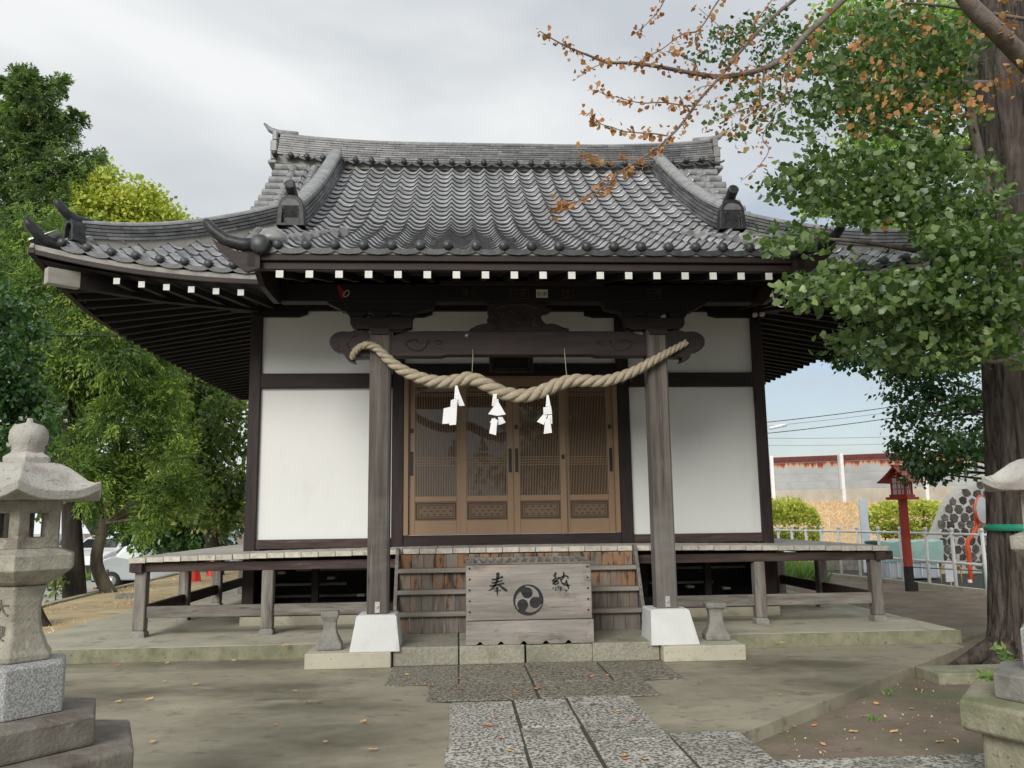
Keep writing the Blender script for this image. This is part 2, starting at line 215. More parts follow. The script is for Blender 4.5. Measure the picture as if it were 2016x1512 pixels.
# ------------------------------------------------------------------ builders
WP = {}
def place(o, w, parent=None):
    w = Vector(w); WP[o.name] = w; COL.objects.link(o)
    if parent is not None:
        o.parent = parent; o.location = w - WP[parent.name]
    else: o.location = w
    return o
def thing(name, loc, label, cat, group=None):
    o = bpy.data.objects.new(name, None); o.empty_display_size = .1; place(o, loc)
    o['label'] = label; o['category'] = cat
    if group: o['group'] = group
    return o
def tag(o, label=None, cat=None, group=None, kind=None):
    for k, v in (('label', label), ('category', cat), ('group', group), ('kind', kind)):
        if v: o[k] = v
    return o
class MB:
    def __init__(s): s.v = []; s.f = []; s.m = []
    def add(s, vs, fs, mi=0):
        b = len(s.v); s.v += [tuple(x) for x in vs]; s.f += [tuple(i+b for i in f) for f in fs]; s.m += [mi]*len(fs)
    def box(s, lo, hi, mi=0):
        (a, b, c), (d, e, f) = lo, hi
        s.add([(a, b, c), (d, b, c), (d, e, c), (a, e, c), (a, b, f), (d, b, f), (d, e, f), (a, e, f)],
              [(0, 3, 2, 1), (4, 5, 6, 7), (0, 1, 5, 4), (1, 2, 6, 5), (2, 3, 7, 6), (3, 0, 4, 7)], mi)
    def prism(s, poly, a, b, plane='xz', mi=0):
        n = len(poly)
        def P(p, t): return (p[0], t, p[1]) if plane == 'xz' else ((t, p[0], p[1]) if plane == 'yz' else (p[0], p[1], t))
        s.add([P(p, a) for p in poly]+[P(p, b) for p in poly],
              [tuple(range(n)), tuple(range(2*n-1, n-1, -1))]+[(i, n+i, n+(i+1) % n, (i+1) % n) for i in range(n)], mi)
    def tube(s, pts, rad, n=8, mi=0, caps=True):
        pts = [Vector(p) for p in pts]; rad = rad if hasattr(rad, '__len__') else [rad]*len(pts)
        ref = Vector((0, 0, 1)) if abs((pts[-1]-pts[0]).normalized().z) < .9 else Vector((1, 0, 0))
        vs = []
        for i, p in enumerate(pts):
            t = (pts[min(i+1, len(pts)-1)]-pts[max(i-1, 0)]).normalized(); a = t.cross(ref).normalized(); b = a.cross(t)
            for k in range(n):
                q = 2*math.pi*k/n; vs.append(p+(a*math.cos(q)+b*math.sin(q))*rad[i])
        fs = [(i*n+k, i*n+(k+1) % n, (i+1)*n+(k+1) % n, (i+1)*n+k) for i in range(len(pts)-1) for k in range(n)]
        if caps: fs += [tuple(range(n-1, -1, -1)), tuple((len(pts)-1)*n+k for k in range(n))]
        s.add(vs, fs, mi)
    def lathe(s, prof, c=(0, 0, 0), n=20, rot=0, mi=0, smooth_poly=None):
        vs = [(c[0]+r*math.cos(rot+2*math.pi*k/n), c[1]+r*math.sin(rot+2*math.pi*k/n), c[2]+z) for r, z in prof for k in range(n)]
        fs = [(i*n+k, i*n+(k+1) % n, (i+1)*n+(k+1) % n, (i+1)*n+k) for i in range(len(prof)-1) for k in range(n)]
        fs += [tuple(range(n-1, -1, -1)), tuple((len(prof)-1)*n+k for k in range(n))]
        s.add(vs, fs, mi)
    def sweep(s, pts, sec, mi=0, scales=None, up=Vector((0, 0, 1))):
        pts = [Vector(p) for p in pts]; n = len(sec); vs = []
        for i, p in enumerate(pts):
            t = (pts[min(i+1, len(pts)-1)]-pts[max(i-1, 0)]).normalized(); a = t.cross(up).normalized(); b = a.cross(t)
            k = scales[i] if scales else 1
            vs += [p+a*(x*k)+b*(z*k) for x, z in sec]
        fs = [(i*n+k, i*n+(k+1) % n, (i+1)*n+(k+1) % n, (i+1)*n+k) for i in range(len(pts)-1) for k in range(n)]
        fs += [tuple(range(n-1, -1, -1)), tuple((len(pts)-1)*n+k for k in range(n))]
        s.add(vs, fs, mi)
    def build(s, name, mats, parent=None, smooth=False, tint=False, bevel=0, origin=None):
        V = np.array(s.v, dtype=float); c = np.array(origin) if origin is not None else np.array([(V[:, 0].min()+V[:, 0].max())/2, (V[:, 1].min()+V[:, 1].max())/2, V[:, 2].min()])
        me = bpy.data.meshes.new(name); me.from_pydata((V-c).tolist(), [], s.f)
        for mt in (mats if isinstance(mats, (list, tuple)) else [mats]): me.materials.append(MATS[mt])
        me.polygons.foreach_set('material_index', s.m)
        if smooth: me.polygons.foreach_set('use_smooth', [True]*len(s.f))
        if tint:   # one random value per face group of six (a piece)
            a = me.attributes.new('tint', 'FLOAT', 'FACE'); a.data.foreach_set('value', np.repeat(RNG.uniform(-1, 1, len(s.f)//tint+1), tint)[:len(s.f)])
        fix_normals(me)
        o = bpy.data.objects.new(name, me); place(o, c, parent)
        if bevel: 
            b = o.modifiers.new('bevel', 'BEVEL'); b.width = bevel; b.segments = 2; b.limit_method = 'ANGLE'; b.angle_limit = math.radians(40)
        return o
import bmesh
def fix_normals(me):
    bm = bmesh.new(); bm.from_mesh(me); bmesh.ops.recalc_face_normals(bm, faces=bm.faces); bm.to_mesh(me); bm.free()
BOXES = {}
def box(name, lo, hi, mt, parent=None, ch=.004, label=None, jit=0, mats=None, fm=None):
    """a chamfered board or block; alike ones share their mesh. mats/fm give one face (direction) its own material"""
    lo = Vector(lo); hi = Vector(hi); sz = hi-lo; key = (round(sz.x, 3), round(sz.y, 3), round(sz.z, 3), mt, ch, fm)
    me = BOXES.get(key)
    if me is None:
        bm = bmesh.new(); bmesh.ops.create_cube(bm, size=1)
        for v in bm.verts: v.co = Vector((v.co.x*sz.x, v.co.y*sz.y, (v.co.z+.5)*sz.z))
        if ch: bmesh.ops.bevel(bm, geom=list(bm.edges), offset=min(ch, min(sz)*.3), segments=1, affect='EDGES', profile=.5)
        me = bpy.data.meshes.new(name); bm.normal_update()
        if fm:
            for f in bm.faces: f.material_index = 1 if f.normal.dot(Vector(fm[0])) > .9 else 0
        bm.to_mesh(me); bm.free(); me.materials.append(MATS[mt])
        if fm: me.materials.append(MATS[fm[1]])
        BOXES[key] = me
    o = bpy.data.objects.new(name, me); c = (lo+hi)/2; c.z = lo.z
    place(o, c+Vector((random.uniform(-jit, jit), random.uniform(-jit, jit), random.uniform(-jit, jit))) if jit else c, parent)
    if label: o['label'] = label
    return o
def rot_piece(o, rz=0, rx=0, ry=0): o.rotation_euler = (rx, ry, rz); return o
def leaves(name, P, size, mt, parent=None, shape='oval', droop=.3, flat=.0, tint=None, out=None, kind='stuff', aspect=.5):
    """many leaf blades as one mesh. P (n,3) world positions; out (n,3) preferred blade direction"""
    P = np.asarray(P, float); n = len(P); rng = RNG
    d = rng.normal(size=(n, 3)); d /= np.linalg.norm(d, axis=1, keepdims=True)
    if out is not None: d = d*.6+out
    d[:, 2] -= droop; d /= np.linalg.norm(d, axis=1, keepdims=True)
    nn = rng.normal(size=(n, 3)); nn[:, 2] = nn[:, 2]*(1-flat)+flat*2.2
    s = np.cross(d, nn); s /= np.linalg.norm(s, axis=1, keepdims=True)+1e-9
    u = np.cross(s, d)
    sz = (size*rng.uniform(.5, 1.4, n))[:, None]
    if shape == 'oval': tpl = [(0, 0, 0), (.45, .5, .10), (1, 0, 0), (.45, -.5, .10)]; fc = [(0, 1, 2), (0, 2, 3)]
    elif shape == 'spray': tpl = [(0, 0, 0), (.35, .42, .05), (.75, .22, 0), (1, 0, -.08), (.7, -.2, 0), (.4, -.45, .05)]; fc = [(0, 1, 2, 3), (0, 3, 4, 5)]
    elif shape == 'fan': tpl = [(0, 0, 0), (.55, .62, .12), (.88, .42, .06), (.93, .06, 0), (.80, 0, -.02), (.93, -.06, 0), (.88, -.42, .06), (.55, -.62, .12)]; fc = [(0, 1, 2, 3, 4), (0, 4, 5, 6, 7)]
    elif shape == 'blade': tpl = [(0, .5, 0), (0, -.5, 0), (1, 0, .15)]; fc = [(0, 1, 2)]
    if shape == 'fan': aspect = 1
    k = len(tpl); V = np.empty((n, k, 3))
    for i, (a, b, c) in enumerate(tpl): V[:, i] = P+sz*(d*a+s*(b*aspect*(1 if shape != 'oval' else 1.6))+u*c)
    ftot = len(fc); lens = [len(f) for f in fc]; loops = np.concatenate([np.array(f) for f in fc]); L = len(loops)
    idx = (np.arange(n)[:, None]*k+loops[None, :]).ravel()
    me = bpy.data.meshes.new(name); c0 = P.mean(0); c0[2] = P[:, 2].min()
    me.vertices.add(n*k); me.vertices.foreach_set('co', (V-c0).reshape(-1))
    me.loops.add(len(idx)); me.loops.foreach_set('vertex_index', idx.astype(np.int32))
    me.polygons.add(n*ftot); st = np.concatenate([[0], np.cumsum(lens)[:-1]]); me.polygons.foreach_set('loop_start', (np.arange(n)[:, None]*L+st[None, :]).ravel().astype(np.int32))
    me.update(calc_edges=True)
    a = me.attributes.new('tint', 'FLOAT', 'POINT'); tv = rng.uniform(0, 1, n) if tint is None else tint; a.data.foreach_set('value', np.repeat(tv, k))
    me.materials.append(MATS[mt]); o = bpy.data.objects.new(name, me); place(o, c0, parent)
    if kind: o['kind'] = kind
    return o
def text_mesh(body, size, mt, loc, parent, name='lettering', rot=(math.pi/2, 0, 0), extrude=.001, bold=0., align='CENTER'):
    cu = bpy.data.curves.new(name, 'FONT'); cu.body = body; cu.size = size; cu.align_x = align; cu.align_y = 'CENTER'; cu.extrude = extrude; cu.offset = bold
    tmp = bpy.data.objects.new(name, cu); COL.objects.link(tmp); bpy.context.view_layer.update()
    me = bpy.data.meshes.new_from_object(tmp.evaluated_get(bpy.context.evaluated_depsgraph_get())); bpy.data.objects.remove(tmp)
    me.materials.clear(); me.materials.append(MATS[mt]); o = bpy.data.objects.new(name, me); place(o, loc, parent); o.rotation_euler = rot
    return o
# ------------------------------------------------------------------ ground, yard, paving
def slab(name, poly, z0, z1, mt, parent=None, kind='structure', bevel=.006, **k):
    b = MB(); b.prism(poly, z0, z1, 'xy'); o = b.build(name, mt, parent, bevel=bevel, **k)
    if kind: o['kind'] = kind
    return o
slab('ground', [(-120, -60), (120, -60), (120, 160), (-120, 160)], -.9, -.64, 'soil', bevel=0)
slab('earth', [(-60, -59), (119, -59), (119, 159), (-3.9, 159), (-3.9, 24), (-6.9, 22.5), (-6.8, 9.6), (-13, 3), (-60, 3)], -.6, -.10, 'soil', bevel=0)
slab('dirt_bank', [(-6.3, 11.0), (-5.05, 9.66), (-4.9, 24.4), (-6.4, 24.9), (-7.3, 22.9), (-7.15, 19.8), (-6.9, 15.2)], -.7, .115, 'dry_soil', bevel=.02)
slab('dirt_path', [(5.9, 10.1), (9.9, 13.6), (9.35, 18), (8.3, 24), (5.75, 30), (5.75, 13)], -.2, -.055, 'soil', bevel=.01)
slab('concrete_yard', [(-14, -3), (1.9, -3), (1.9, 5.97), (5.62, 9.40), (5.66, 9.63), (-14, 9.63)], -.3, 0, 'concrete_yard')
slab('gravel_lot', [(-60, 3), (-7.2, 9.6), (-7.0, 15.2), (-7.25, 19.8), (-7.4, 23), (-6.4, 25), (-4, 25), (-4, 70), (-60, 70)], -.65, -.50, 'gravel', bevel=0)
plat = thing('stone_platform', (.7, 9.65, 0), 'low concrete platform under the shrine hall with a mossy front step', 'platform')
b = MB(); b.prism([(-6.9, 9.66), (5.70, 9.66), (5.86, 19.5), (-5.0, 19.5), (-5.06, 11.0)], -.1, .15, 'xy'); b.build('platform_slab', 'concrete_base', plat, bevel=.012)
b = MB(); b.prism([(-6.9, 9.635), (-1.56, 9.62), (-1.56, 9.657), (-6.9, 9.657)], 0.0, .146, 'xy'); b.build('step_face', 'concrete_step', plat, bevel=.004)
b = MB(); b.prism([(2.96, 9.62), (5.72, 9.61), (5.72, 9.657), (2.96, 9.657)], 0.0, .146, 'xy'); b.build('step_face', 'concrete_step', plat, bevel=.004)
box('side_slab', (-1.55, 8.90, 0.001), (-.69, 9.64, .157), 'concrete_base', plat, ch=.008)
box('side_slab', (2.09, 8.84, 0.001), (2.95, 9.64, .157), 'concrete_base', plat, ch=.008)
slab('joint_bed', [(-.08, 2.8), (1.9, 2.8), (1.9, 6.0), (1.43, 6.0), (1.41, 7.24), (1.66, 7.27), (1.66, 7.92), (2.06, 7.97), (2.06, 8.92), (-.66, 8.92), (-.66, 7.98), (-.26, 7.94), (-.26, 7.27), (-.06, 7.2)], .001, .0035, 'joint', bevel=0)
# paving stones, each its own part
pv = thing('stone_path', (.7, 5.3, 0), 'approach path of speckled granite slabs leading up to the offertory box', 'path'); pv['kind'] = 'structure'; del pv['category']
def stone(name, x0, x1, y0, y1, z1, mt, parent, ch=.010, z0=-.05):
    j = .006
    poly = [(x0+random.uniform(-j, j), y0+random.uniform(-j, j)), (x1+random.uniform(-j, j), y0+random.uniform(-j, j)), (x1+random.uniform(-j, j), y1+random.uniform(-j, j)), (x0+random.uniform(-j, j), y1+random.uniform(-j, j))]
    b = MB(); b.prism(poly, z0, z1+random.uniform(-.003, .003), 'xy'); return b.build(name, mt, parent, bevel=ch)
for (x0, x1, y0, y1) in ((-.07, .425, 5.83, 7.2), (-.09, .415, 4.3, 5.815), (.45, .865, 6.32, 7.23), (.44, .86, 4.6, 6.305), (.89, 1.42, 7.03, 7.26), (.89, 1.42, 5.9, 7.015), (.885, 1.415, 4.4, 5.885), (1.435, 1.92, 4.4, 6.03), (-.09, .415, 2.9, 4.285), (.44, .86, 2.9, 4.585), (.885, 1.92, 2.8, 4.385)):
    stone('paving_stone', x0, x1, y0, y1, .012, 'granite_path', pv)
for (x0, x1, y0, y1) in ((-.27, .655, 7.265, 7.945), (.675, 1.68, 7.27, 7.94), (-.68, -.012, 7.965, 8.94), (.004, .66, 7.96, 8.94), (.675, 1.40, 7.95, 8.94), (1.42, 2.08, 7.96, 8.94)):
    stone('paving_stone', x0, x1, y0, y1, .010, 'gravel_slab', pv)
for (x0, x1) in ((-.68, -.004), (.006, .675), (.685, 1.372), (1.382, 2.08)):
    stone('step_stone', x0, x1, 8.965, 10.12, .188, 'landing_stone', plat, ch=.012, z0=0.002)
kb = thing('kerb_row', (3.6, 6.5, -.1), 'rough granite kerb stones edging the earth bed on the right of the path', 'kerb')
stone('kerb_block', 1.93, 3.35, 4.9, 5.43, -.02, 'granite_path', kb, z0=-.2)
stone('kerb_block', 4.45, 6.2, 7.9, 8.32, -.0, 'moss_stone', kb, z0=-.2)
stone('kerb_block', 3.37, 5.0, 4.8, 5.40, -.02, 'granite_path', kb, z0=-.2)
lk = thing('kerb_line', (-7.0, 17, 0), 'low concrete kerb between the dry earth bank and the gravel car park', 'kerb')
pts = [(-6.35, 10.6), (-6.95, 15.15), (-7.1, 17.5), (-7.2, 19.8), (-7.35, 22.9), (-6.4, 24.95), (-4.9, 24.6)]
for (a, c) in zip(pts, pts[1:]):
    b = MB(); dx, dy = c[0]-a[0], c[1]-a[1]; l = math.hypot(dx, dy); nx, ny = -dy/l*.07, dx/l*.07
    b.prism([(a[0]-nx, a[1]-ny), (c[0]-nx, c[1]-ny), (c[0]+nx, c[1]+ny), (a[0]+nx, a[1]+ny)], -.15, .15, 'xy'); b.build('kerb_block', 'kerb_stone', lk, bevel=.01)
# ------------------------------------------------------------------ shrine hall
XC = .73; WY = 11.4; HW = 3.52
hall = thing('shrine_hall', (XC, WY, .15), 'white-walled wooden shrine hall with grey tiled hip-and-gable roof and porch', 'shrine')
D = WY-.075    # front face of posts
def zb(n='x'): return 'wood_dark_'+n
# frame of the front
for sx in (-1, 1):
    x = XC+sx*(HW-.075)
    box('corner_post', (x-.075, D, .16), (x+.075, D+.15, 4.6), 'wood_dark_z', hall, ch=.008)
for a, c in ((-.89, -.73), (2.17, 2.34)):
    box('door_post', (a, D, 1.12), (c, D+.15, 4.6), 'wood_dark_z', hall, ch=.008)
for a, c in ((XC-HW+.15, -.893), (2.343, XC+HW-.15)):
    box('sill_beam', (a, D+.01, 1.115), (c, D+.14, 1.235), 'wood_brown_x', hall, ch=.006)
    box('middle_beam', (a, D-.012, 3.235), (c, D+.12, 3.43), 'wood_dark_x', hall, ch=.006)
    box('wall_panel', (a, D+.06, 1.236), (c, D+.09, 3.234), 'plaster', hall, ch=0)
    box('wall_panel', (a, D+.06, 3.431), (c, D+.09, 4.35), 'plaster', hall, ch=0)
box('door_sill', (-.728, D-.01, 1.115), (2.168, D+.14, 1.262), 'wood_dark_x', hall, ch=.008)
box('door_lintel', (-.728, D-.012, 3.385), (2.168, D+.12, 3.56), 'wood_black_x', hall, ch=.006)
box('wall_panel', (-.728, D+.06, 3.561), (2.168, D+.09, 4.35), 'plaster', hall, ch=0)
box('head_beam', (XC-HW-.3, D-.02, 4.30), (XC+HW+.3, D+.16, 4.52), 'wood_black_x', hall, ch=.008)
for (a, c) in ((XC-HW+.0, XC-HW+.75), (-1.3, -.35), (1.75, 2.75), (XC+HW-.75, XC+HW)):   # brackets under the head beam
    b = MB(); b.prism([(a, 4.31), (a, 4.24), (a+.12, 4.21), (c-.12, 4.21), (c, 4.25), (c, 4.31)], D-.03, D+.05); b.build('wall_bracket', 'wood_black_x', hall)
for x in (XC-HW+.04, XC+HW-.10):
    box('beam_end', (x-.03, D-.42, 4.33), (x+.09, D-.02, 4.47), 'wood_black_y', hall, ch=.004, fm=((0, -1, 0), 'kerb_stone'))
# side and back walls, floor and dark room behind the doors
for x in (XC-HW+.03, XC+HW-.10):
    box('side_wall', (x, WY+.1, 1.12), (x+.07, 17.0, 4.5), 'plaster', hall, ch=0)
    for y in (13.2, 15.1, 16.9): box('side_post', (x-.03, y-.07, .16), (x+.1, y+.07, 4.5), 'wood_dark_z', hall, ch=.006)
    box('side_beam', (x-.02, WY+.1, 3.235), (x+.09, 17.0, 3.43), 'wood_dark_y', hall, ch=.004)
box('back_wall', (XC-HW+.1, 16.9, 1.12), (XC+HW-.1, 17.0, 4.5), 'plaster', hall, ch=0)
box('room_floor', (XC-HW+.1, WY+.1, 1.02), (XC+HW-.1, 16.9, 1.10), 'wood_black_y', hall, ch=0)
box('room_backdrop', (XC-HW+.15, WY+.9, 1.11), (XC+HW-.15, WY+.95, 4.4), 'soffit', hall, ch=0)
# under-floor: foundation rail, sleepers and stiles
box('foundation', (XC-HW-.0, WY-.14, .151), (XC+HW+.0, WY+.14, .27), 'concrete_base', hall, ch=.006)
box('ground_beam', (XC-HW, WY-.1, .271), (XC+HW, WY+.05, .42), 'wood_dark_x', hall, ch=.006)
for i in range(9):
    x = XC-HW+.06+i*(2*HW-.12)/8; box('stud', (x-.045, D+.02, .421), (x+.045, D+.1, 1.0), 'wood_black_z', hall, ch=.004)
box('underfloor_dark', (XC-HW+.05, WY+.6, .16), (XC+HW-.05, WY+.65, 1.0), 'soffit', hall, ch=0)  # near-black sheets standing in for the dark void below the floor
for x in (XC-HW+.05, XC+HW-.1): box('underfloor_dark', (x, WY+.1, .16), (x+.05, 17, 1.0), 'soffit', hall, ch=0)
box('floor_beam', (XC-HW, WY-.08, 1.001), (XC+HW, WY+.05, 1.075), 'wood_black_x', hall, ch=.004)
for x0, x1, y, z, dz_ in ((-2.6, -1.5, .25, .62, .0), (-2.2, -1.05, .4, .80, .0), (-2.7, -1.2, .45, .45, .0), (2.6, 3.5, .3, .55, .0), (2.7, 4.0, .42, .74, .0)):
    box('stored_plank', (x0, WY+y, z), (x1, WY+y+.05, z+.035), 'wood_grey_x', hall, ch=.004)
for x, z in ((-2.4, .78), (-1.75, .70), (-1.35, .47), (-1.2, .86), (2.75, .88), (3.1, .5), (3.6, .47)):
    box('stored_block', (x, WY+.18, z), (x+.10, WY+.3, z+.035), 'beam_end', hall, ch=.008)
# four sliding doors
def door(x0, x1, yb, handles):
    d = thing('sliding_door', ((x0+x1)/2, yb, 1.265), None, None); del d['label']; del d['category']
    d.parent = hall; d.location = WP[d.name]-WP[hall.name]
    z0, z1 = 1.268, 3.372; s = .085; y1 = yb+.035
    def fr(lo, hi, m='door_bronze', n='door_rail', ch=.004): return box(n, lo, hi, m, d, ch=ch)
    fr((x0, yb, z0), (x0+s, y1, z1), n='door_stile'); fr((x1-s, yb, z0), (x1, y1, z1), n='door_stile')
    fr((x0+s, yb+.001, 3.245), (x1-s, y1, z1)); fr((x0+s, yb+.001, z0), (x1-s, y1, 1.455)); fr((x0+s, yb+.001, 1.70), (x1-s, y1, 1.775))
    for lo, hi in (((x0+s, yb+.012, 1.456), (x1-s, yb+.022, 1.699)),): fr(lo, hi, 'door_bronze_dark', 'door_panel', 0)
    bx0, bx1 = x0+s+.012, x1-s-.012
    b = MB(); t = .014
    for (a, c, e, f) in ((bx0, bx1, 1.47, 1.47+t), (bx0, bx1, 1.685-t, 1.685), (bx0, bx0+t, 1.47+t, 1.685-t), (bx1-t, bx1, 1.47+t, 1.685-t)): b.box((a, yb+.004, e), (c, yb+.0118, f))
    for (a, c, e, f) in ((bx0+.035, bx1-.035, 1.50, 1.506), (bx0+.035, bx1-.035, 1.649, 1.655), (bx0+.035, bx0+.041, 1.506, 1.649), (bx1-.041, bx1-.035, 1.506, 1.649)): b.box((a, yb+.006, e), (c, yb+.0118, f))
    n = 5
    for i in range(n):
        for k in range(3):
            cx = bx0+.075+(bx1-bx0-.15)*(i+(.5 if k == 1 else 0))/(n-.5); cz = 1.53+k*.047
            b.lathe([(.020, 0), (.016, .004)], (0, 0, 0), 6); 
            for q in range(len(b.v)-12, len(b.v)): vx, vy, vz = b.v[q]; b.v[q] = (cx+vx, yb+.0118-vz, cz+vy*.45)
    b.build('panel_moulding', 'door_moulding', d)
    gx0, gx1 = x0+s, x1-s
    box('pane', (gx0, yb+.024, 1.776), (gx1, yb+.029, 3.244), 'glass_pane', d, ch=0)
    b = MB(); nn = 25
    for i in range(nn):
        x = gx0+(gx1-gx0)*(i+.5)/nn; b.box((x-.0042, yb+.008, 1.776), (x+.0042, yb+.023, 3.244))
    for z in (3.215, 3.19, 3.15, 3.125, 2.285, 2.25, 2.215, 2.18):
        b.box((gx0, yb+.005, z-.004), (gx1, yb+.021, z+.004))
    o = b.build('lattice', 'door_bronze', d); o['kind'] = 'stuff'
    for kind, hx, z0h, z1h in handles:
        box('door_pull' if kind == 'p' else 'lock', (hx-.021, yb-.006, z0h), (hx+.021, yb-.0005, z1h), 'black_metal', d, ch=.004)
door(-.665, .060, D+.045, (('p', -.625, 2.05, 2.37), ('l', -.622, 2.62, 2.68)))
door(.025, .735, D+.005, (('p', .692, 2.08, 2.40),))
door(.738, 1.450, D+.005, (('p', .78, 2.08, 2.40), ('l', .78, 2.66, 2.72), ('l', 1.408, 2.25, 2.31)))
door(1.410, 2.105, D+.045, (('p', 2.065, 2.08, 2.40), ('l', 2.06, 2.66, 2.72)))
for a, c in ((-.728, -.666), (2.106, 2.167)): box('door_jamb', (a, D-.004, 1.263), (c, D+.10, 3.384), 'door_bronze', hall, ch=.004)
box('door_head', (-.665, D-.002, 3.373), (2.105, D+.10, 3.384), 'door_bronze', hall, ch=0)
box('door_track', (-.665, D-.002, 1.263), (2.105, D+.09, 1.2675), 'aluminium', hall, ch=0)
# ---------------- veranda
DX0, DX1, DY0 = -3.88, 5.34, 10.38
def dz(x): return 1.128-.058*((x-XC)/4.6)**2
ver = thing('veranda', (XC, DY0, .15), None, None); del ver['label']; del ver['category']; ver.parent = hall; ver.location = WP[ver.name]-WP[hall.name]
nb = 46; bw = (DX1-DX0)/nb
for i in range(nb):
    x0 = DX0+i*bw; xm = x0+bw/2; y1 = WY-.08
    z = dz(xm)
    o = box('deck_board', (x0+.003, DY0+random.uniform(-.004, .004), z-.062+random.uniform(-.002, .002)), (x0+bw-.003, y1, z), 'wood_board', ver, ch=.004, fm=((0, -1, 0), 'wood_board_end'))
for sx, xo, xi in ((-1, DX0, XC-HW), (1, DX1, XC+HW)):
    for k in range(32):
        y0 = WY-.078+k*.2; a, c = min(xo, xi), max(xo, xi)
        box('deck_board', (a, y0+.003, 1.01), (c, y0+.197, 1.072), 'wood_board_side', ver, ch=.004, fm=((sx, 0, 0), 'wood_board_end'))
# beams and posts under the deck
box('deck_beam', (DX0-.02, DY0+.09, .90), (DX1+.10, DY0+.21, 1.005), 'wood_brown_x', ver, ch=.006)
for x in (DX0+.09, DX1-.09):
    box('deck_beam', (x-.06, DY0+.02, .895), (x+.06, 17.5, 1.003), 'wood_brown_y', ver, ch=.006)
def dpost(x, y, z0=.15):
    b = MB(); b.lathe([(.115, 0), (.115, .05), (.085, .075)], (x, y, z0), 4, math.pi/4); b.build('post_base', 'stool_stone', ver, bevel=.005)
    s = .068; box('deck_post', (x-s, y-s, z0+.075), (x+s, y+s, .90), 'wood_grey_z', ver, ch=.01)
for x in (-3.76, -2.28, 3.72, 5.21): dpost(x, DY0+.15)
for x in (-3.78, 5.24):
    for y in (12.2, 13.8, 15.4, 17.0): dpost(x, y)
for a, c in ((-3.69, -2.35), (-2.21, -1.0), (2.4, 3.65), (3.79, 5.14)):
    box('tie_rail', (a, DY0+.12, .365), (c, DY0+.18, .50), 'wood_grey_x', ver, ch=.006)
for x in (-3.78, 5.24):
    for a, c in ((DY0+.22, 12.13), (12.27, 13.73), (13.87, 15.33), (15.47, 16.93)):
        box('tie_rail', (x-.03, a, .36), (x+.03, c, .50), 'wood_brown_y', ver, ch=.006)
# ---------------- stair
st = thing('stair', (.7, 10.1, .19), None, None); del st['label']; del st['category']; st.parent = hall; st.location = WP[st.name]-WP[hall.name]
SX0, SX1 = -.70, 2.10; ys = [9.97, 10.08, 10.19, 10.32]; zs = [.19, .428, .665, .902]; zn = [.428, .665, .902, 1.06]
for i in range(4):
    x = SX0
    while x < SX1-.02:
        wd = min(random.uniform(.125, .15), SX1-x)
        if SX1-x-wd < .06: wd = SX1-x
        box('riser_board', (x+.0015, ys[i]+random.uniform(-.002, .002), zs[i]+.001), (x+wd-.0015, ys[i]+.02, zn[i]-(.052 if i < 3 else .003)), 'wood_riser' if i >= 2 else ('wood_riser_grey' if random.random() < .8 else 'wood_riser'), st, ch=.003); x += wd
    if i < 3: box('tread', (SX0-.01, ys[i]-.06, zn[i]-.05), (SX1+.01, ys[i+1]+.02, zn[i]), 'wood_tread', st, ch=.008)
for x in (SX0-.05, SX1+.012):
    b = MB(); b.prism([(9.93, .42), (9.97, .30), (10.05, .30), (10.44, 1.125), (10.36, 1.14), (10.28, 1.13)], x, x+.04, 'yz'); b.build('stringer', 'wood_grey_y', st, bevel=.004)
# ---------------- porch pillars on white blocks
for (x, bx0, bx1) in ((-.845, -1.11, -.60), (2.205, 1.985, 2.495)):
    cx = (bx0+bx1)/2; cy = 9.17; hb = .255; ht = .205
    b = MB(); b.add([(cx-hb, cy-hb, .158), (cx+hb, cy-hb, .158), (cx+hb, cy+hb, .158), (cx-hb, cy+hb, .158), (x-ht, cy-ht, .50), (x+ht, cy-ht, .50), (x+ht, cy+ht, .50), (x-ht, cy+ht, .50), (x-ht+.02, cy-ht+.02, .515), (x+ht-.02, cy-ht+.02, .515), (x+ht-.02, cy+ht-.02, .515), (x-ht+.02, cy+ht-.02, .515)],
        [(0, 3, 2, 1), (0, 1, 5, 4), (1, 2, 6, 5), (2, 3, 7, 6), (3, 0, 4, 7), (4, 5, 9, 8), (5, 6, 10, 9), (6, 7, 11, 10), (7, 4, 8, 11), (8, 9, 10, 11)])
    b.build('pillar_block', 'block_paint', hall, bevel=.006)
    box('porch_pillar', (x-.112, 9.058, .50), (x+.112, 9.282, 3.55), 'wood_pillar', hall, ch=.022)
    b = MB(); b.box((x-.025, 9.05, .53), (x+.025, 9.0575, .64)); b.lathe([(.016, 0), (.016, .012), (.008, .02)], (0, 0, 0), 8)
    for q in range(8, 8+24): vx, vy, vz = b.v[q]; b.v[q] = (x+vx, 9.05-vz, .59+vy)
    b.build('pillar_bracket', 'aluminium', hall)
def poly_at(pl, Y, ox=0, oy=0, k=1.): return [((q := at(ox+x/k, oy+y/k, Y)).x, q.z) for x, y in pl]
def mirror(pl, xm): return [(2*xm-x, z) for x, z in pl]
XM = .68
beam = [(725, 668), (728, 663), (745, 660), (770, 656), (800, 652), (830, 650)]
top = poly_at([(768, 663), (800, 653), (830, 652)], 9.1); bot = poly_at([(768, 702), (868, 702), (880, 699)], 9.1)
prof_ = [top[0], top[1], top[2]]+[(2*XM-x, z) for x, z in reversed(top)]+[(2*XM-x, z) for x, z in bot]+list(reversed(bot))
b = MB(); b.prism(prof_, 9.09, 9.25); b.build('tie_beam', 'wood_dark_x', hall, bevel=.008)
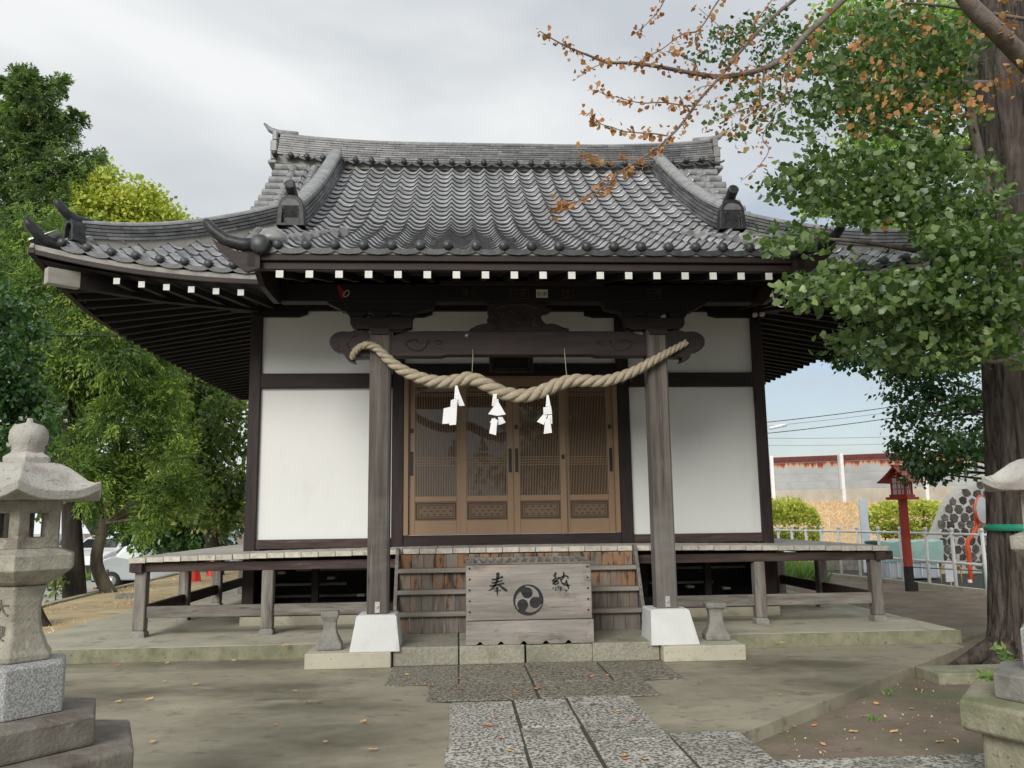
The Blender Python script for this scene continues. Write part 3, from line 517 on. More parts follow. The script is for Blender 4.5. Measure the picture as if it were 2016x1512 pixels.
nose = poly_at([(700, 770), (655, 715), (600, 690), (550, 680), (500, 678), (430, 688), (370, 710), (320, 702), (260, 700), (200, 710), (150, 730), (105, 765), (80, 800), (68, 850), (78, 910), (110, 955), (150, 985), (190, 1000), (235, 1005), (275, 1020), (290, 1045), (305, 1080), (330, 1115), (370, 1140), (410, 1155), (462, 1165), (440, 1130), (425, 1105), (470, 1095), (560, 1092), (700, 1095)], 9.1, 640, 560, 7.56)
for pl in (nose, mirror(nose, XM)):
    b = MB(); b.prism(pl, 9.08, 9.24); b.build('beam_nose', 'wood_dark_x', hall, bevel=.01)
lines = poly_at([(180, 960), (210, 925), (205, 880), (170, 850), (130, 865), (120, 900), (150, 915)], 9.1, 640, 560, 7.56)
l2 = poly_at([(500, 760), (430, 780), (360, 840), (330, 900), (360, 950), (410, 950)], 9.1, 640, 560, 7.56)
for mi_ in (0, 1):
    for ln in (lines, l2):
        q = mirror(ln, XM) if mi_ else ln; b = MB(); b.tube([(x, 9.079, z) for x, z in q], .006, 5); b.build('carved_scroll', 'wood_brown_x', hall)
# carved swirls on the beam
for mi_ in (0, 1):
    for ln in ([(1180, 880), (1240, 850), (1330, 820), (1380, 830), (1350, 860)], [(1200, 890), (1250, 950), (1350, 990), (1440, 985), (1500, 930), (1520, 860), (1560, 840), (1540, 880)], [(1640, 850), (1700, 835), (1750, 860), (1720, 890), (1660, 885)]):
        q = poly_at(ln, 9.09, 640, 560, 7.56); q = mirror(q, XM) if mi_ else q
        b = MB(); b.tube([(x, 9.088, z) for x, z in q], .005, 5); b.build('carved_scroll', 'wood_black_x', hall)
b = MB(); b.lathe([(.022, 0), (.022, .01), (.012, .03)], (0, 0, 0), 10); q = at(919, 661, 9.09)
b.v = [(q.x+x, 9.089-z, q.z+y) for x, y, z in b.v]; b.build('porcelain_knob', 'stool_stone', hall, smooth=True)
# bracket sets above the pillars
BR = {'arm': [(372, 485), (370, 580), (400, 630), (480, 662), (1160, 672), (1290, 640), (1300, 520), (1300, 485)], 'cap': [(655, 660), (690, 760), (940, 760), (975, 660)],
      'block': [(310, 400), (340, 440), (365, 485), (565, 485), (612, 445), (612, 400)], 'block2': [(685, 400), (750, 485), (920, 485), (990, 400)], 'block3': [(1115, 400), (1125, 485), (1300, 485), (1330, 450), (1372, 400)],
      'top': [(0, 230), (25, 260), (60, 290), (90, 298), (140, 330), (175, 335), (240, 385), (310, 402), (1370, 402), (1480, 380), (1560, 365), (1615, 340), (1640, 270), (1640, 230)]}
for mi_ in (0, 1):
    for nme, key, dp, mt in (('bracket_arm', 'arm', .07, 'wood_dark_x'), ('bracket_cap', 'cap', .13, 'wood_dark_x'), ('bearing_block', 'block', .09, 'wood_black_x'), ('bearing_block', 'block2', .09, 'wood_black_x'), ('bearing_block', 'block3', .09, 'wood_black_x'), ('bracket_top', 'top', .07, 'wood_black_x')):
        q = poly_at(BR[key], 9.1, 640, 560, 7.56); q = mirror(q, XM) if mi_ else q
        b = MB(); b.prism(q, 9.17-dp, 9.17+dp); b.build(nme, mt, hall, bevel=.006)
# carved strut at mid span
st_ = poly_at([(200, 488), (205, 465), (235, 452), (270, 432), (330, 418), (370, 412), (362, 375), (378, 345), (365, 320), (370, 238), (480, 222), (560, 210), (640, 206), (760, 212), (870, 235), (905, 278), (945, 272), (938, 305), (905, 325), (866, 330), (850, 350), (862, 385), (895, 418), (950, 414), (1000, 425), (1040, 445), (1104, 462), (1104, 488)], 9.1, 880, 545, 4.582)
b = MB(); b.prism(st_, 9.13, 9.21); b.build('carved_strut', 'wood_dark_x', hall, bevel=.006)
for ln in ([(400, 360), (440, 340), (470, 380), (430, 420), (470, 450)], [(560, 300), (620, 330), (580, 380), (640, 420), (700, 380), (660, 330)], [(760, 330), (800, 380), (770, 430), (820, 440)], [(260, 460), (330, 440), (400, 450), (470, 470)], [(860, 440), (930, 430), (1000, 450), (1060, 468)], [(430, 290), (560, 250), (700, 250), (830, 290)]):
    b = MB(); b.tube([(x, 9.127, z) for x, z in poly_at(ln, 9.13, 880, 545, 4.582)], .012, 6); b.build('carving', 'wood_brown_x', hall, smooth=True)
# purlin, porch rafters
box('porch_purlin', (-1.95, 9.08, 3.85), (3.33, 9.26, 4.05), 'wood_black_x', hall, ch=.008)
box('purlin_batten', (-.20, 9.03, 4.03), (1.62, 9.079, 4.075), 'wood_dark_x', hall, ch=.004)
def raft(x, y0, z0, y1, z1, s=.036, name='rafter'):
    b = MB(); b.add([(x-s, y0, z0-s), (x+s, y0, z0-s), (x+s, y0, z0+s), (x-s, y0, z0+s), (x-s, y1, z1-s), (x+s, y1, z1-s), (x+s, y1, z1+s), (x-s, y1, z1+s)],
        [(0, 3, 2, 1), (0, 1, 5, 4), (1, 2, 6, 5), (2, 3, 7, 6), (3, 0, 4, 7)]); 
    b.add([(x-s, y0-.002, z0-s), (x+s, y0-.002, z0-s), (x+s, y0-.002, z0+s), (x-s, y0-.002, z0+s)], [(0, 1, 2, 3), (0, 1, 2, 3)][:1], 1)
    return b.build(name, ['wood_black_y', 'white_paint'], hall)
for i in range(18):
    x = -1.735+i*(3.14+1.735)/17; raft(x, 8.08, 3.862, 10.6, 4.50)
# ------------------------------------------------------------------ roof
roof = thing('roof', (XC, 14.1, 4.3), None, None); del roof['label']; del roof['category']; roof.parent = hall; roof.location = WP[roof.name]-WP[hall.name]
YE, YR, EW, GX, VX, KW, YK = 9.5, 14.1, 5.60, 2.85, 3.62, 2.72, 8.0
def prof(d): return 4.30+.44*d+.062*d*d
def lift(a, d):      # upward curl towards the corners; a = distance along the eave from the middle, d = distance in from it
    s = max(0, (a-2.4)/(EW-2.4)); return .37*s**2.3*max(0, 1-d/2.7)**1.2
def zroof(x, y):
    a = abs(x-XC); d = y-YE
    if a < KW+.02:
        t = y-10.2; zk = 5.0+.42*t; zm = 5.0+.545*t+.028*t*abs(t)
        k = .10; h = max(0, min(1, .5+.5*(zm-zk)/k)); return zk+(zm-zk)*h+k*h*(1-h)
    return prof(d)+lift(a, d)
def zside(u, y):     # u = distance in from the side eave
    return prof(u)+lift(abs(y-YR)*EW/4.6, u)
WT = .275
def tile_mesh(nseg=8, full=True):
    us = [0, .07, .16, .28, .45, .62, .78, .90, 1.0]; hs = [.052, .047, .022, -.008, -.022, -.022, -.008, .026, .054]
    b = MB(); w2 = WT*1.04; Lt = .33; th = .024
    n = len(us)
    T = [((u-.5)*w2, 0, h+.028) for u, h in zip(us, hs)]; B = [((u-.5)*w2, 0, h+.028-th) for u, h in zip(us, hs)]
    T2 = [((u-.5)*w2, Lt, h) for u, h in zip(us, hs)]
    vs = T+B+T2; fs = []
    for i in range(n-1):
        fs += [(i, i+1, 2*n+i+1, 2*n+i), (n+i, n+i+1, i+1, i)]
    fs += [(n, 0, 2*n), (n-1, 2*n-1, 3*n-1)]
    return vs, fs
TV, TF = tile_mesh(); TV = np.array(TV)
tm = bpy.data.meshes.new('tile'); tm.from_pydata(TV.tolist(), [], TF); tm.materials.append(MATS['tile_glaze']); tm.materials.append(MATS['tile_edge_shade'])
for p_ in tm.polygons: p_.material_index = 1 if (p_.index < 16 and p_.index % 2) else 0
for p_ in tm.polygons: p_.use_smooth = p_.index % 2 == 0 and p_.index < 16
a_ = tm.attributes.new('tint', 'FLOAT', 'FACE')
FRM = []    # (matrix, score)
def frame(p, xdir, up_slope):
    x = xdir.normalized(); y = (up_slope-x*up_slope.dot(x)).normalized(); z = x.cross(y)
    return Matrix((x, y, z)).transposed().to_4x4() if False else Matrix(((x.x, y.x, z.x, p.x), (x.y, y.y, z.y, p.y), (x.z, y.z, z.z, p.z), (0, 0, 0, 1)))
EAVE = []
def run(x, y0, y1, keep):
    y = y0; r_ = 0
    while y < y1:
        z = zroof(x, y); e = .05; zy = (zroof(x, y+e)-z)/e; zx = (zroof(x+e, y)-zroof(x-e, y))/(2*e) if (abs(abs(x-XC)-KW) > .1) else 0
        p = Vector((x+random.uniform(-.002, .002), y, z+.01+random.uniform(-.0015, .0015)))
        if keep(x, y):
            M_ = frame(p, Vector((1, 0, zx)), Vector((0, 1, zy+random.uniform(-.012, .012))))
            nrm = M_.to_3x3() @ Vector((0, 0, 1)); v = Vector((0, 0, EYE))-p; sc_ = max(0, nrm.dot(v.normalized()))/v.length_squared
            inside = -7.0 < p.x*8.0/p.y < 6.5
            FRM.append((M_, sc_ if inside else 0))
            if r_ == 0: EAVE.append(M_)
        y += .285/math.sqrt(1+zy*zy); r_ += 1
for i in range(-20, 20):
    x = XC+(i+.5)*WT; a = abs(x-XC)
    if a < KW+.02: run(x, YK+.02, YR-.22, lambda x, y: True)
    elif a < EW-.30: run(x, YE+.02, YR-.22, lambda x, y: (y-YE) < (EW-abs(x-XC))-.10 or GX-.1 < abs(x-XC) < VX-.05)
FRM.sort(key=lambda t: -t[1])
for M_, _ in FRM[:300]:
    o = bpy.data.objects.new('tile', tm); COL.objects.link(o); o.parent = roof; o.matrix_basis = Matrix.Translation(-WP[roof.name]) @ M_
OTH = [M_ for M_, _ in FRM[300:]]
# back slope and the two side slopes
for i in range(-20, 20):
    x = XC+(i+.5)*WT; y = YE+.02
    while y < YR-.2:
        if (y-YE) < (EW-abs(x-XC))-.1 or abs(x-XC) < VX-.05:
            z = prof(y-YE)+lift(abs(x-XC), y-YE); zy = .44+.124*(y-YE)
            OTH.append(frame(Vector((x, 2*YR-y, z+.01)), Vector((-1, 0, 0)), Vector((0, -1, zy))))
        y += .285/math.sqrt(1+(.44+.124*(y-YE))**2)
for sx in (-1, 1):
    for j in range(-16, 17):
        y = YR+j*WT; u = .02
        while u < EW-GX:
            if u < 4.6-abs(y-YR)-.12:
                z = zside(u, y); zu = .44+.124*u
                OTH.append(frame(Vector((XC+sx*(EW-u), y, z+.01)), Vector((0, sx, 0)), Vector((-sx, 0, zu))))
            u += .285/math.sqrt(1+(.44+.124*u)**2)
def stamp(name, frames, V, Fc, mt, parent, kind='stuff', smooth_n=0):
    V4 = np.c_[V, np.ones(len(V))]; A = np.array([np.array(M_) for M_ in frames]); P = np.einsum('nij,kj->nki', A, V4)[:, :, :3].reshape(-1, 3); n = len(frames); k = len(V)
    o0 = np.array(WP[roof.name]); me = bpy.data.meshes.new(name)
    fl = [tuple(i+q*k for i in f) for q in range(n) for f in Fc]
    me.from_pydata((P-o0).tolist(), [], fl); me.materials.append(MATS[mt])
    if smooth_n: me.materials.append(MATS['tile_edge_shade']); me.polygons.foreach_set('material_index', [(1 if (i < smooth_n and i % 2) else 0) for _ in range(n) for i in range(len(Fc))])
    a = me.attributes.new('tint', 'FLOAT', 'FACE'); a.data.foreach_set('value', np.repeat(RNG.uniform(-1, 1, n), len(Fc)))
    if smooth_n: me.polygons.foreach_set('use_smooth', [(i < smooth_n and i % 2 == 0) for _ in range(n) for i in range(len(Fc))])
    o = bpy.data.objects.new(name, me); place(o, o0, parent); o['kind'] = kind; return o
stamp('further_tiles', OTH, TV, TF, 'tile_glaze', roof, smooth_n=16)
# eave tiles: round cap + hanging lip
b = MB(); us = [-.5, -.38, -.25, 0, .25, .38, .5]; hz = [-.0, -.03, -.045, -.055, -.045, -.03, -.0]
n = len(us); b.add([(u*WT, -.012, .035+h*.55) for u, h in zip(us, hz)]+[(u*WT, -.012, -.02+h*.55) for u, h in zip(us, hz)]+[(u*WT, .03, .035+h*.55) for u, h in zip(us, hz)]+[(u*WT, .03, -.02+h*.55) for u, h in zip(us, hz)],
    [f for i in range(n-1) for f in ((n+i, n+i+1, i+1, i), (i, i+1, 2*n+i+1, 2*n+i), (n+i, 3*n+i, 3*n+i+1, n+i+1))])
pr_ = [(0.001, -.052), (.03, -.050), (.046, -.036), (.050, -.02), (.050, .03), (.044, .16)]
vs = []; k = 12
for r_, y_ in pr_:
    for q in range(k): vs.append((-.5*WT+r_*math.cos(2*math.pi*q/k), y_, .045+r_*math.sin(2*math.pi*q/k)))
b.add(vs, [(i*k+q, i*k+(q+1) % k, (i+1)*k+(q+1) % k, (i+1)*k+q) for i in range(len(pr_)-1) for q in range(k)])
em = bpy.data.meshes.new('eave_tile'); em.from_pydata(b.v, [], b.f); em.materials.append(MATS['tile_dark']); fix_normals(em)
em.polygons.foreach_set('use_smooth', [i >= 18 for i in range(len(b.f))])
for M_ in EAVE:
    o = bpy.data.objects.new('eave_tile', em); COL.objects.link(o); o.parent = roof
    x_ = M_.col[0].xyz.normalized(); R_ = Matrix(((x_.x, 0, -x_.z, 0), (0, 1, 0, 0), (x_.z, 0, x_.x, 0), (0, 0, 0, 1)))
    o.matrix_basis = Matrix.Translation(M_.translation-WP[roof.name]) @ R_
# roof boards under the tiles (close the shell) and soffits
def sheet(name, fz, xs, ys, mt, th=.03):
    b = MB(); nx, ny = len(xs), len(ys)
    for dzv in (0, -th):
        b.add([(x, y, fz(x, y)+dzv) for y in ys for x in xs], [((j*nx+i), (j*nx+i+1), ((j+1)*nx+i+1), ((j+1)*nx+i)) for j in range(ny-1) for i in range(nx-1)])
    return b.build(name, mt, roof)
lin = lambda a, c, n: [a+(c-a)*i/(n-1) for i in range(n)]
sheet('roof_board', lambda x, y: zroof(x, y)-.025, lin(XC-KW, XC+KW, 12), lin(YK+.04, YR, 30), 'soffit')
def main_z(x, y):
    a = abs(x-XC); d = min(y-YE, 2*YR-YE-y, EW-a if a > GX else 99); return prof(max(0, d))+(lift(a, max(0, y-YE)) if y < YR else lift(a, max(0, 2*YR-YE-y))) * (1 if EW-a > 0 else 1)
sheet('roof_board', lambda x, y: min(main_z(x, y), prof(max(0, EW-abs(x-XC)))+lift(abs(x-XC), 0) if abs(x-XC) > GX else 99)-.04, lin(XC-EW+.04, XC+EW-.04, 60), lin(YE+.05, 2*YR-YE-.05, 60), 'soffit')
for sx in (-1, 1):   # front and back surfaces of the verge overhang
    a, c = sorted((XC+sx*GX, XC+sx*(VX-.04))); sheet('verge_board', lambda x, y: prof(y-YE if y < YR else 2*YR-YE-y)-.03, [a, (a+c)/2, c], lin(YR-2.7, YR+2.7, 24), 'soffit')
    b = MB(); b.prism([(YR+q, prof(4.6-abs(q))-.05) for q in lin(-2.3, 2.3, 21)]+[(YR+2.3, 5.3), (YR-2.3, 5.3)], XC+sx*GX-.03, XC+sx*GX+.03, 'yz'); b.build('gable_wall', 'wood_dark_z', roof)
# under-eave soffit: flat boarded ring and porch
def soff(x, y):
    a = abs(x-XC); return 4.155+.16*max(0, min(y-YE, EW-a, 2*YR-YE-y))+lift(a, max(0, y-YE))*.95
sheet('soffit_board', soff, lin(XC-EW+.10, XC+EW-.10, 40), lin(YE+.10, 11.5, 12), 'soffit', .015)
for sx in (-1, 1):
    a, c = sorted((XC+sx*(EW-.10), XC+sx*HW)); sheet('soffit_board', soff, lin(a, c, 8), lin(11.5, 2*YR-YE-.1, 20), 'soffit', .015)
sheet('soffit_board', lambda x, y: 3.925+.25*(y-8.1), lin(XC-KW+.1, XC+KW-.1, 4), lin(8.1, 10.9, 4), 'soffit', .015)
# rafters of the main eaves
for sx in (-1, 1):
    for k in range(9):
        x = (-2.50-k*.28) if sx < 0 else (3.93+k*.28)
        a = abs(x-XC); zz = soff(x, YE+.12)-.10
        if a < EW-.72: raft(x, YE+.12, zz, min(11.38, YE+2.4), zz+.16*1.8-lift(a, .1)*.8)
    for k in range(32):
        y = YE+.55+k*.27; xe = XC+sx*(EW-.12); xi = XC+sx*(HW-.02)
        if y < 11.3: xi = XC+sx*max(HW-.02, EW-(y-YE)-.1)
        z0 = soff(xe, y)-.075; z1 = soff(xi, y)-.06; s = .036
        if abs(xe-xi) < .1: continue
        b = MB(); b.add([(xe, y-s, z0-s), (xe, y+s, z0-s), (xe, y+s, z0+s), (xe, y-s, z0+s), (xi, y-s, z1-s), (xi, y+s, z1-s), (xi, y+s, z1+s), (xi, y-s, z1+s)], [(0, 1, 2, 3), (0, 1, 5, 4), (1, 2, 6, 5), (2, 3, 7, 6), (3, 0, 4, 7)]); b.build('rafter', 'wood_black_x', hall)
# hip beams with pale ends
for sx in (-1, 1):
    p0 = Vector((XC+sx*(HW-.1), 11.3, 4.36)); p1 = Vector((XC+sx*(EW-.22), YE+.06, 4.26)); pm = (p0+p1)/2+Vector((0, 0, -.04))
    b = MB(); b.sweep([p0, pm, p1], [(-.06, -.09), (.06, -.09), (.06, .09), (-.06, .09)]); b.build('hip_beam', 'wood_black_y', hall)
    d_ = (p1-pm).normalized(); b = MB(); b.sweep([p1-d_*.34, p1+d_*.0, p1+d_*.01], [(-.063, -.093), (.063, -.093), (.063, .093), (-.063, .093)]); b.build('hip_beam_end', 'beam_end', hall, bevel=.006)
# fascia boards following the eaves
def fascia(name, pts, sec, mt): 
    b = MB(); b.sweep(pts, sec); return b.build(name, mt, roof)
for sx in (-1, 1):
    xs = [XC+sx*(KW-.3+(EW-.02-KW+.3)*i/24) for i in range(25)]
    ze = lambda x: 4.30+lift(abs(x-XC), 0)
    fascia('eave_mortar', [(x, YE+.055, ze(x)-.055) for x in xs], [(-.02, -.032), (.02, -.032), (.02, .025), (-.02, .025)], 'plaster_strip')
    fascia('eave_board', [(x, YE+.06, ze(x)-.115) for x in xs], [(-.035, -.026), (.035, -.026), (.035, .026), (-.035, .026)], 'wood_dark_x')
    ys_ = [YE+.02+(2*(YR-YE)-.04)*i/40 for i in range(41)]
    xe = XC+sx*(EW-.05); zl = lambda y: 4.30+lift(abs(y-YR)*EW/4.6, 0)
    fascia('eave_mortar', [(xe, y, zl(y)-.055) for y in ys_], [(-.02, -.032), (.02, -.032), (.02, .025), (-.02, .025)], 'plaster_strip')
    fascia('eave_board', [(xe, y, zl(y)-.12) for y in ys_], [(-.035, -.03), (.035, -.03), (.035, .03), (-.035, .03)], 'wood_dark_y')
    sp_ = [(XC+sx*EW, YE+.1+k_*WT) for k_ in range(34)]
box('eave_board', (XC-KW+.02, YK+.03, 3.985), (XC+KW-.02, YK+.11, 4.048), 'wood_dark_x', roof, ch=.006)
box('eave_mortar', (XC-KW, YK+.03, 4.05), (XC+KW, YK+.10, 4.072), 'plaster_strip', roof, ch=0)
box('eave_board', (XC-KW+.05, YK+.07, 3.905), (XC+KW-.05, YK+.14, 3.983), 'wood_dark_x', roof, ch=.006)
for sx in (-1, 1):
    x0 = XC+sx*KW
    b = MB(); b.prism([(YK+.05, 4.08), (YK+.05, 3.93), (YK+.35, 3.80), (9.0, 3.80), (9.6, 3.95)]+[(q, prof(q-YE)-.04) for q in (9.7, 10.3, 11, 11.8, 12.6, 13.6)]+[(q, zroof(XC, q)-.02) for q in (13.6, 12.6, 11.8, 11, 10.3, 9.7, 9)], min(x0, x0-sx*.06), max(x0, x0-sx*.06), 'yz'); b.build('barge_board', 'wood_dark_y', roof, bevel=.006)
    box('copper_cap', (x0-.045, YK+.0, 3.90), (x0+.045, YK+.10, 4.06), 'copper_green', roof, ch=.008)
# ------------------------------------------------------------------ ridges
def ridge(name, path, n, h, w0, w1, seg, parent, cap=.07, z0=0.):
    """n courses of flat ridge tiles laid with open, staggered joints along the path; rounded capping on top"""
    path = [Vector(p) for p in path]; L = [0]
    for a, c in zip(path, path[1:]): L.append(L[-1]+(c-a).length)
    def pt(s):
        s = max(0, min(L[-1], s))
        for i in range(len(L)-1):
            if s <= L[i+1]+1e-9: t = (s-L[i])/(L[i+1]-L[i]); return path[i].lerp(path[i+1], t)
        return path[-1]
    def frm(s):
        t = (pt(s+.02)-pt(s-.02)).normalized(); a = t.cross(Vector((0, 0, 1))).normalized(); return t, a, a.cross(t)
    b = MB()
    for k in range(n):
        w_ = w0+(w1-w0)*k/max(1, n-1); s = -random.uniform(0, seg)
        while s < L[-1]:
            ss, se = max(0, s), min(L[-1], s+seg-.004); s += seg
            if se-ss < .02: continue
            js = random.uniform(-.004, .004); hz0 = z0+k*h; nn_ = 2 if seg < .4 else 4
            for sd_ in (-1, 1):
                vs = []
                for i in range(nn_+1):
                    q = ss+(se-ss)*i/nn_; p = pt(q); t, a, u = frm(q)
                    for lx, lz in ((0, hz0), (sd_*(w_+js), hz0-.004), (sd_*(w_+js), hz0+h*.62), (0, hz0+h*.9)): vs.append(p+a*lx+u*lz)
                fs = [(i*4+j, i*4+(j+1) % 4, (i+1)*4+(j+1) % 4, (i+1)*4+j) for i in range(nn_) for j in range(4)]+[(0, 1, 2, 3), (nn_*4+3, nn_*4+2, nn_*4+1, nn_*4)]
                b.add(vs, fs)
    # dark bedding between the courses
    o = b.build(name, 'tile_ridge', parent, tint=nn_*4+2); o['kind'] = 'stuff'
    b = MB(); m_ = [pt(L[-1]*i/24) for i in range(25)]
    b.sweep(m_, [(-w1*.8, z0-.05), (w1*.8, z0-.05), (w1*.8, z0+n*h*.98), (-w1*.8, z0+n*h*.98)]); b.build('ridge_bedding', 'tile_dark', parent)
    if cap:
        s = 0.; b = MB(); cs = .30
        while s < L[-1]-.02:
            se = min(L[-1], s+cs-.006); ps = [pt(s+(se-s)*i/3) for i in range(4)]; sec = [(cap*1.15*math.cos(q), z0+n*h-.005+cap*.8*math.sin(q)) for q in [math.pi*i/8 for i in range(9)]]
            b.sweep(ps, sec, scales=None); s += cs
        b.build('ridge_cap', 'tile_cap', parent, smooth=False)['kind'] = 'stuff'
rp_ = [(x, YR, 7.56+.13*max(0, (abs(x-XC)-1.2)/2.65)**2.2) for x in lin(XC-3.83, XC+3.83, 27)]
ridge('ridge_tiles', rp_, 9, .044, .165, .105, .30, roof, cap=.062, z0=.03)
b = MB(); b.sweep([(x, y, z-.0) for x, y, z in rp_], [(-.13, -.12), (.13, -.12), (.13, .03), (-.13, .03)]); b.build('ridge_mortar', 'plaster_strip', roof)
for i in range(28):   # round caps under the main ridge
    x = XC+(i-13.5)*WT; zz = 7.56+.13*max(0, (abs(x-XC)-1.2)/2.65)**2.2
    for sy in (-1, 1):
        if sy > 0 and i % 3: continue
        b = MB(); b.lathe([(.001, 0), (.034, .004), (.048, .02), (.05, .12)], (0, 0, 0), 10); b.v = [(x-.5*WT+vx, YR+sy*(.31-vz), zz-.0+vy) for vx, vy, vz in b.v]; b.build('round_cap', 'tile_dark', roof, smooth=True)
b = MB()
for i in range(28):
    x = XC+(i-13.5)*WT; zz = 7.56+.13*max(0, (abs(x-XC)-1.2)/2.65)**2.2
    xs = [x+WT*q for q in (0, .2, .35, .5, .65, .8, 1)]; hs = [0, -.028, -.04, -.045, -.04, -.028, 0]
    for j in range(6):
        b.add([(xs[j], YR-.235, zz+.012+hs[j]), (xs[j+1], YR-.235, zz+.012+hs[j+1]), (xs[j+1], YR-.235, zz-.03+hs[j+1]), (xs[j], YR-.235, zz-.03+hs[j]),
               (xs[j], YR-.12, zz+.02+hs[j]), (xs[j+1], YR-.12, zz+.02+hs[j+1])], [(0, 1, 2, 3), (0, 4, 5, 1)])
b.build('ridge_pendants', 'tile_dark', roof)['kind'] = 'stuff'
for sx in (-1, 1):
    xe = XC+sx*3.86
    for (za, zb_, wd, dep) in ((7.98, 8.17, .09, .13), (7.76, 7.975, .12, .16), (7.60, 7.755, .10, .19), (7.52, 7.595, .15, .21)):
        box('ridge_end', (xe-wd*.5+sx*wd*.25, YR-dep, za), (xe+wd*.5+sx*wd*.25, YR+dep, zb_), 'tile_cap', roof, ch=.02)
    b = MB(); b.tube([(xe-sx*.35, YR, 8.13), (xe, YR, 8.16), (xe+sx*.13, YR, 8.22), (xe+sx*.24, YR, 8.34)], [.06, .065, .05, .018], 10); b.build('ridge_horn', 'tile_cap', roof, smooth=True)
    # verge: capped round tiles pointing out sideways, two columns of round tiles
    y = YR-.25
    while y > YR-2.75:
        z = prof(y-YE)+.03; b = MB(); x0 = XC+sx*(VX-.32); x1 = XC+sx*(VX+.20); b.tube([(x0, y, z), (x1, y, z), (x1+sx*.012, y, z)], [.066, .074, .045], 12); b.build('verge_tile', 'tile_cap', roof, smooth=False); y -= .215
    for xo in (VX-.12, VX-.46):
        b = MB(); y = YR-.3
        while y > YR-3.0:
            b.tube([(XC+sx*xo, y, prof(y-YE)+.06), (XC+sx*xo, y-.21, prof(y-.21-YE)+.066)], [.064, .070], 10); y -= .205
        b.build('verge_roll', 'tile_cap', roof)['kind'] = 'stuff'
    # descending ridge with end tile
    ydr = 10.30; pd = [(XC+sx*(GX-.04), YR-.12-(YR-.12-ydr)*i/18, zroof(XC, YR-.12-(YR-.12-ydr)*i/18)+.02) for i in range(19)]
    pd = [(x, y, z+.05*(i/18)**3) for i, (x, y, z) in enumerate(pd)]
    ridge('descending_ridge', pd, 5, .05, .135, .10, .34, roof, cap=.10, z0=.0)
    px_, py_, pz_ = pd[-1]
    def end_tile(c, w_, h_, yaw, parent=roof):
        e = thing('end_tile', c, None, None); del e['label']; del e['category']; e.parent = parent; e.location = WP[e.name]-WP[parent.name]; e.rotation_euler = (0, 0, yaw)
        arch = [(-w_/2*1.05, 0), (-w_/2*1.0, h_*.35), (-w_/2*.93, h_*.68), (-w_*.36, h_*.88), (-w_*.18, h_*.98), (0, h_), (w_*.18, h_*.98), (w_*.36, h_*.88), (w_/2*.93, h_*.68), (w_/2*1.0, h_*.35), (w_/2*1.05, 0)]
        inn = [(x*.62, .07*h_+z*.74) for x, z in arch]
        b = MB(); n = len(arch)
        fo = [(x, -.10, z) for x, z in arch]; fi = [(x, -.10, z) for x, z in inn]; bi = [(x, -.04, z) for x, z in inn]; bk = [(x, .06, z) for x, z in arch]
        b.add(fo+fi+bi+bk, [(i, i+1, n+i+1, n+i) for i in range(n-1)]+[(n+i, n+i+1, 2*n+i+1, 2*n+i) for i in range(n-1)]+[tuple(range(2*n, 3*n))]+[(3*n+i, 3*n+i+1, i+1, i) for i in range(n-1)]+[tuple(range(4*n-1, 3*n-1, -1))]+[(0, n, 2*n-1, n-1), (n, 2*n, 3*n-1, 2*n-1)])
        me_ = b.build('tile_face', 'tile_black', None, bevel=.008, origin=(0, 0, 0)); me_.parent = e; me_.location = (0, 0, 0)
        b = MB(); b.lathe([(.001, 0), (.045, 0), (.045, .006)], (0, 0, 0), 12); b.lathe([(.001, 0), (.018, 0), (.018, .016)], (0, 0, 0), 10)
        b.v = [(x, -.042-z, h_*.5+y) for x, y, z in b.v]; c_ = b.build('crest', 'tile_dark', None, origin=(0, 0, 0)); c_.parent = e; c_.location = (0, 0, 0)
        return e
    end_tile((px_, py_+.0, pz_-.03), .33, .40, sx*-.0)
    b = MB(); b.tube([(px_, py_+.25, pz_+.36), (px_, py_-.05, pz_+.42), (px_, py_-.19, pz_+.47), (px_, py_-.20, pz_+.47)], [.06, .065, .068, .045], 14); b.build('round_finial', 'tile_black', roof, smooth=False)
    # hip ridge to the corner
    c0 = Vector((XC+sx*(GX-.05), YE+EW-GX+.05, 0)); c1 = Vector((XC+sx*(EW-.42), YE+.42, 0)); ph = []
    for i in range(19):
        p = c0.lerp(c1, i/18); d = p.y-YE; ph.append((p.x, p.y, prof(d)+lift(EW-d, d)*1.0+.05))
    ridge('hip_ridge', ph, 4, .047, .125, .085, .30, roof, cap=.075, z0=.04)
    b = MB(); b.sweep(ph, [(-.11, -.13), (.11, -.13), (.10, .045), (-.10, .045)]); b.build('hip_mortar', 'plaster_strip', roof)
    e = end_tile((ph[-1][0]+sx*.05, ph[-1][1]-.05, ph[-1][2]-.02), .24, .28, sx*math.radians(40))
    q = Vector(ph[-1]); dd = Vector((sx, -1, 0)).normalized()
    b = MB(); b.tube([q-dd*.1+Vector((0, 0, .25)), q+dd*.08+Vector((0, 0, .26)), q+dd*.19+Vector((0, 0, .31)), q+dd*.29+Vector((0, 0, .41)), q+dd*.32+Vector((0, 0, .46))], [.07, .068, .058, .05, .035], 12); b.build('corner_horn', 'tile_black', roof, smooth=True)
    q = Vector((XC+sx*(EW-.22), YE+.20, 4.30+lift(EW-.2, .1)+.05))
    b = MB(); b.tube([q-dd*.3+Vector((0, 0, -.03)), q, q+dd*.15+Vector((0, 0, .06)), q+dd*.29+Vector((0, 0, .19)), q+dd*.33+Vector((0, 0, .25))], [.08, .085, .07, .055, .035], 12); b.build('corner_horn', 'tile_black', roof, smooth=True)
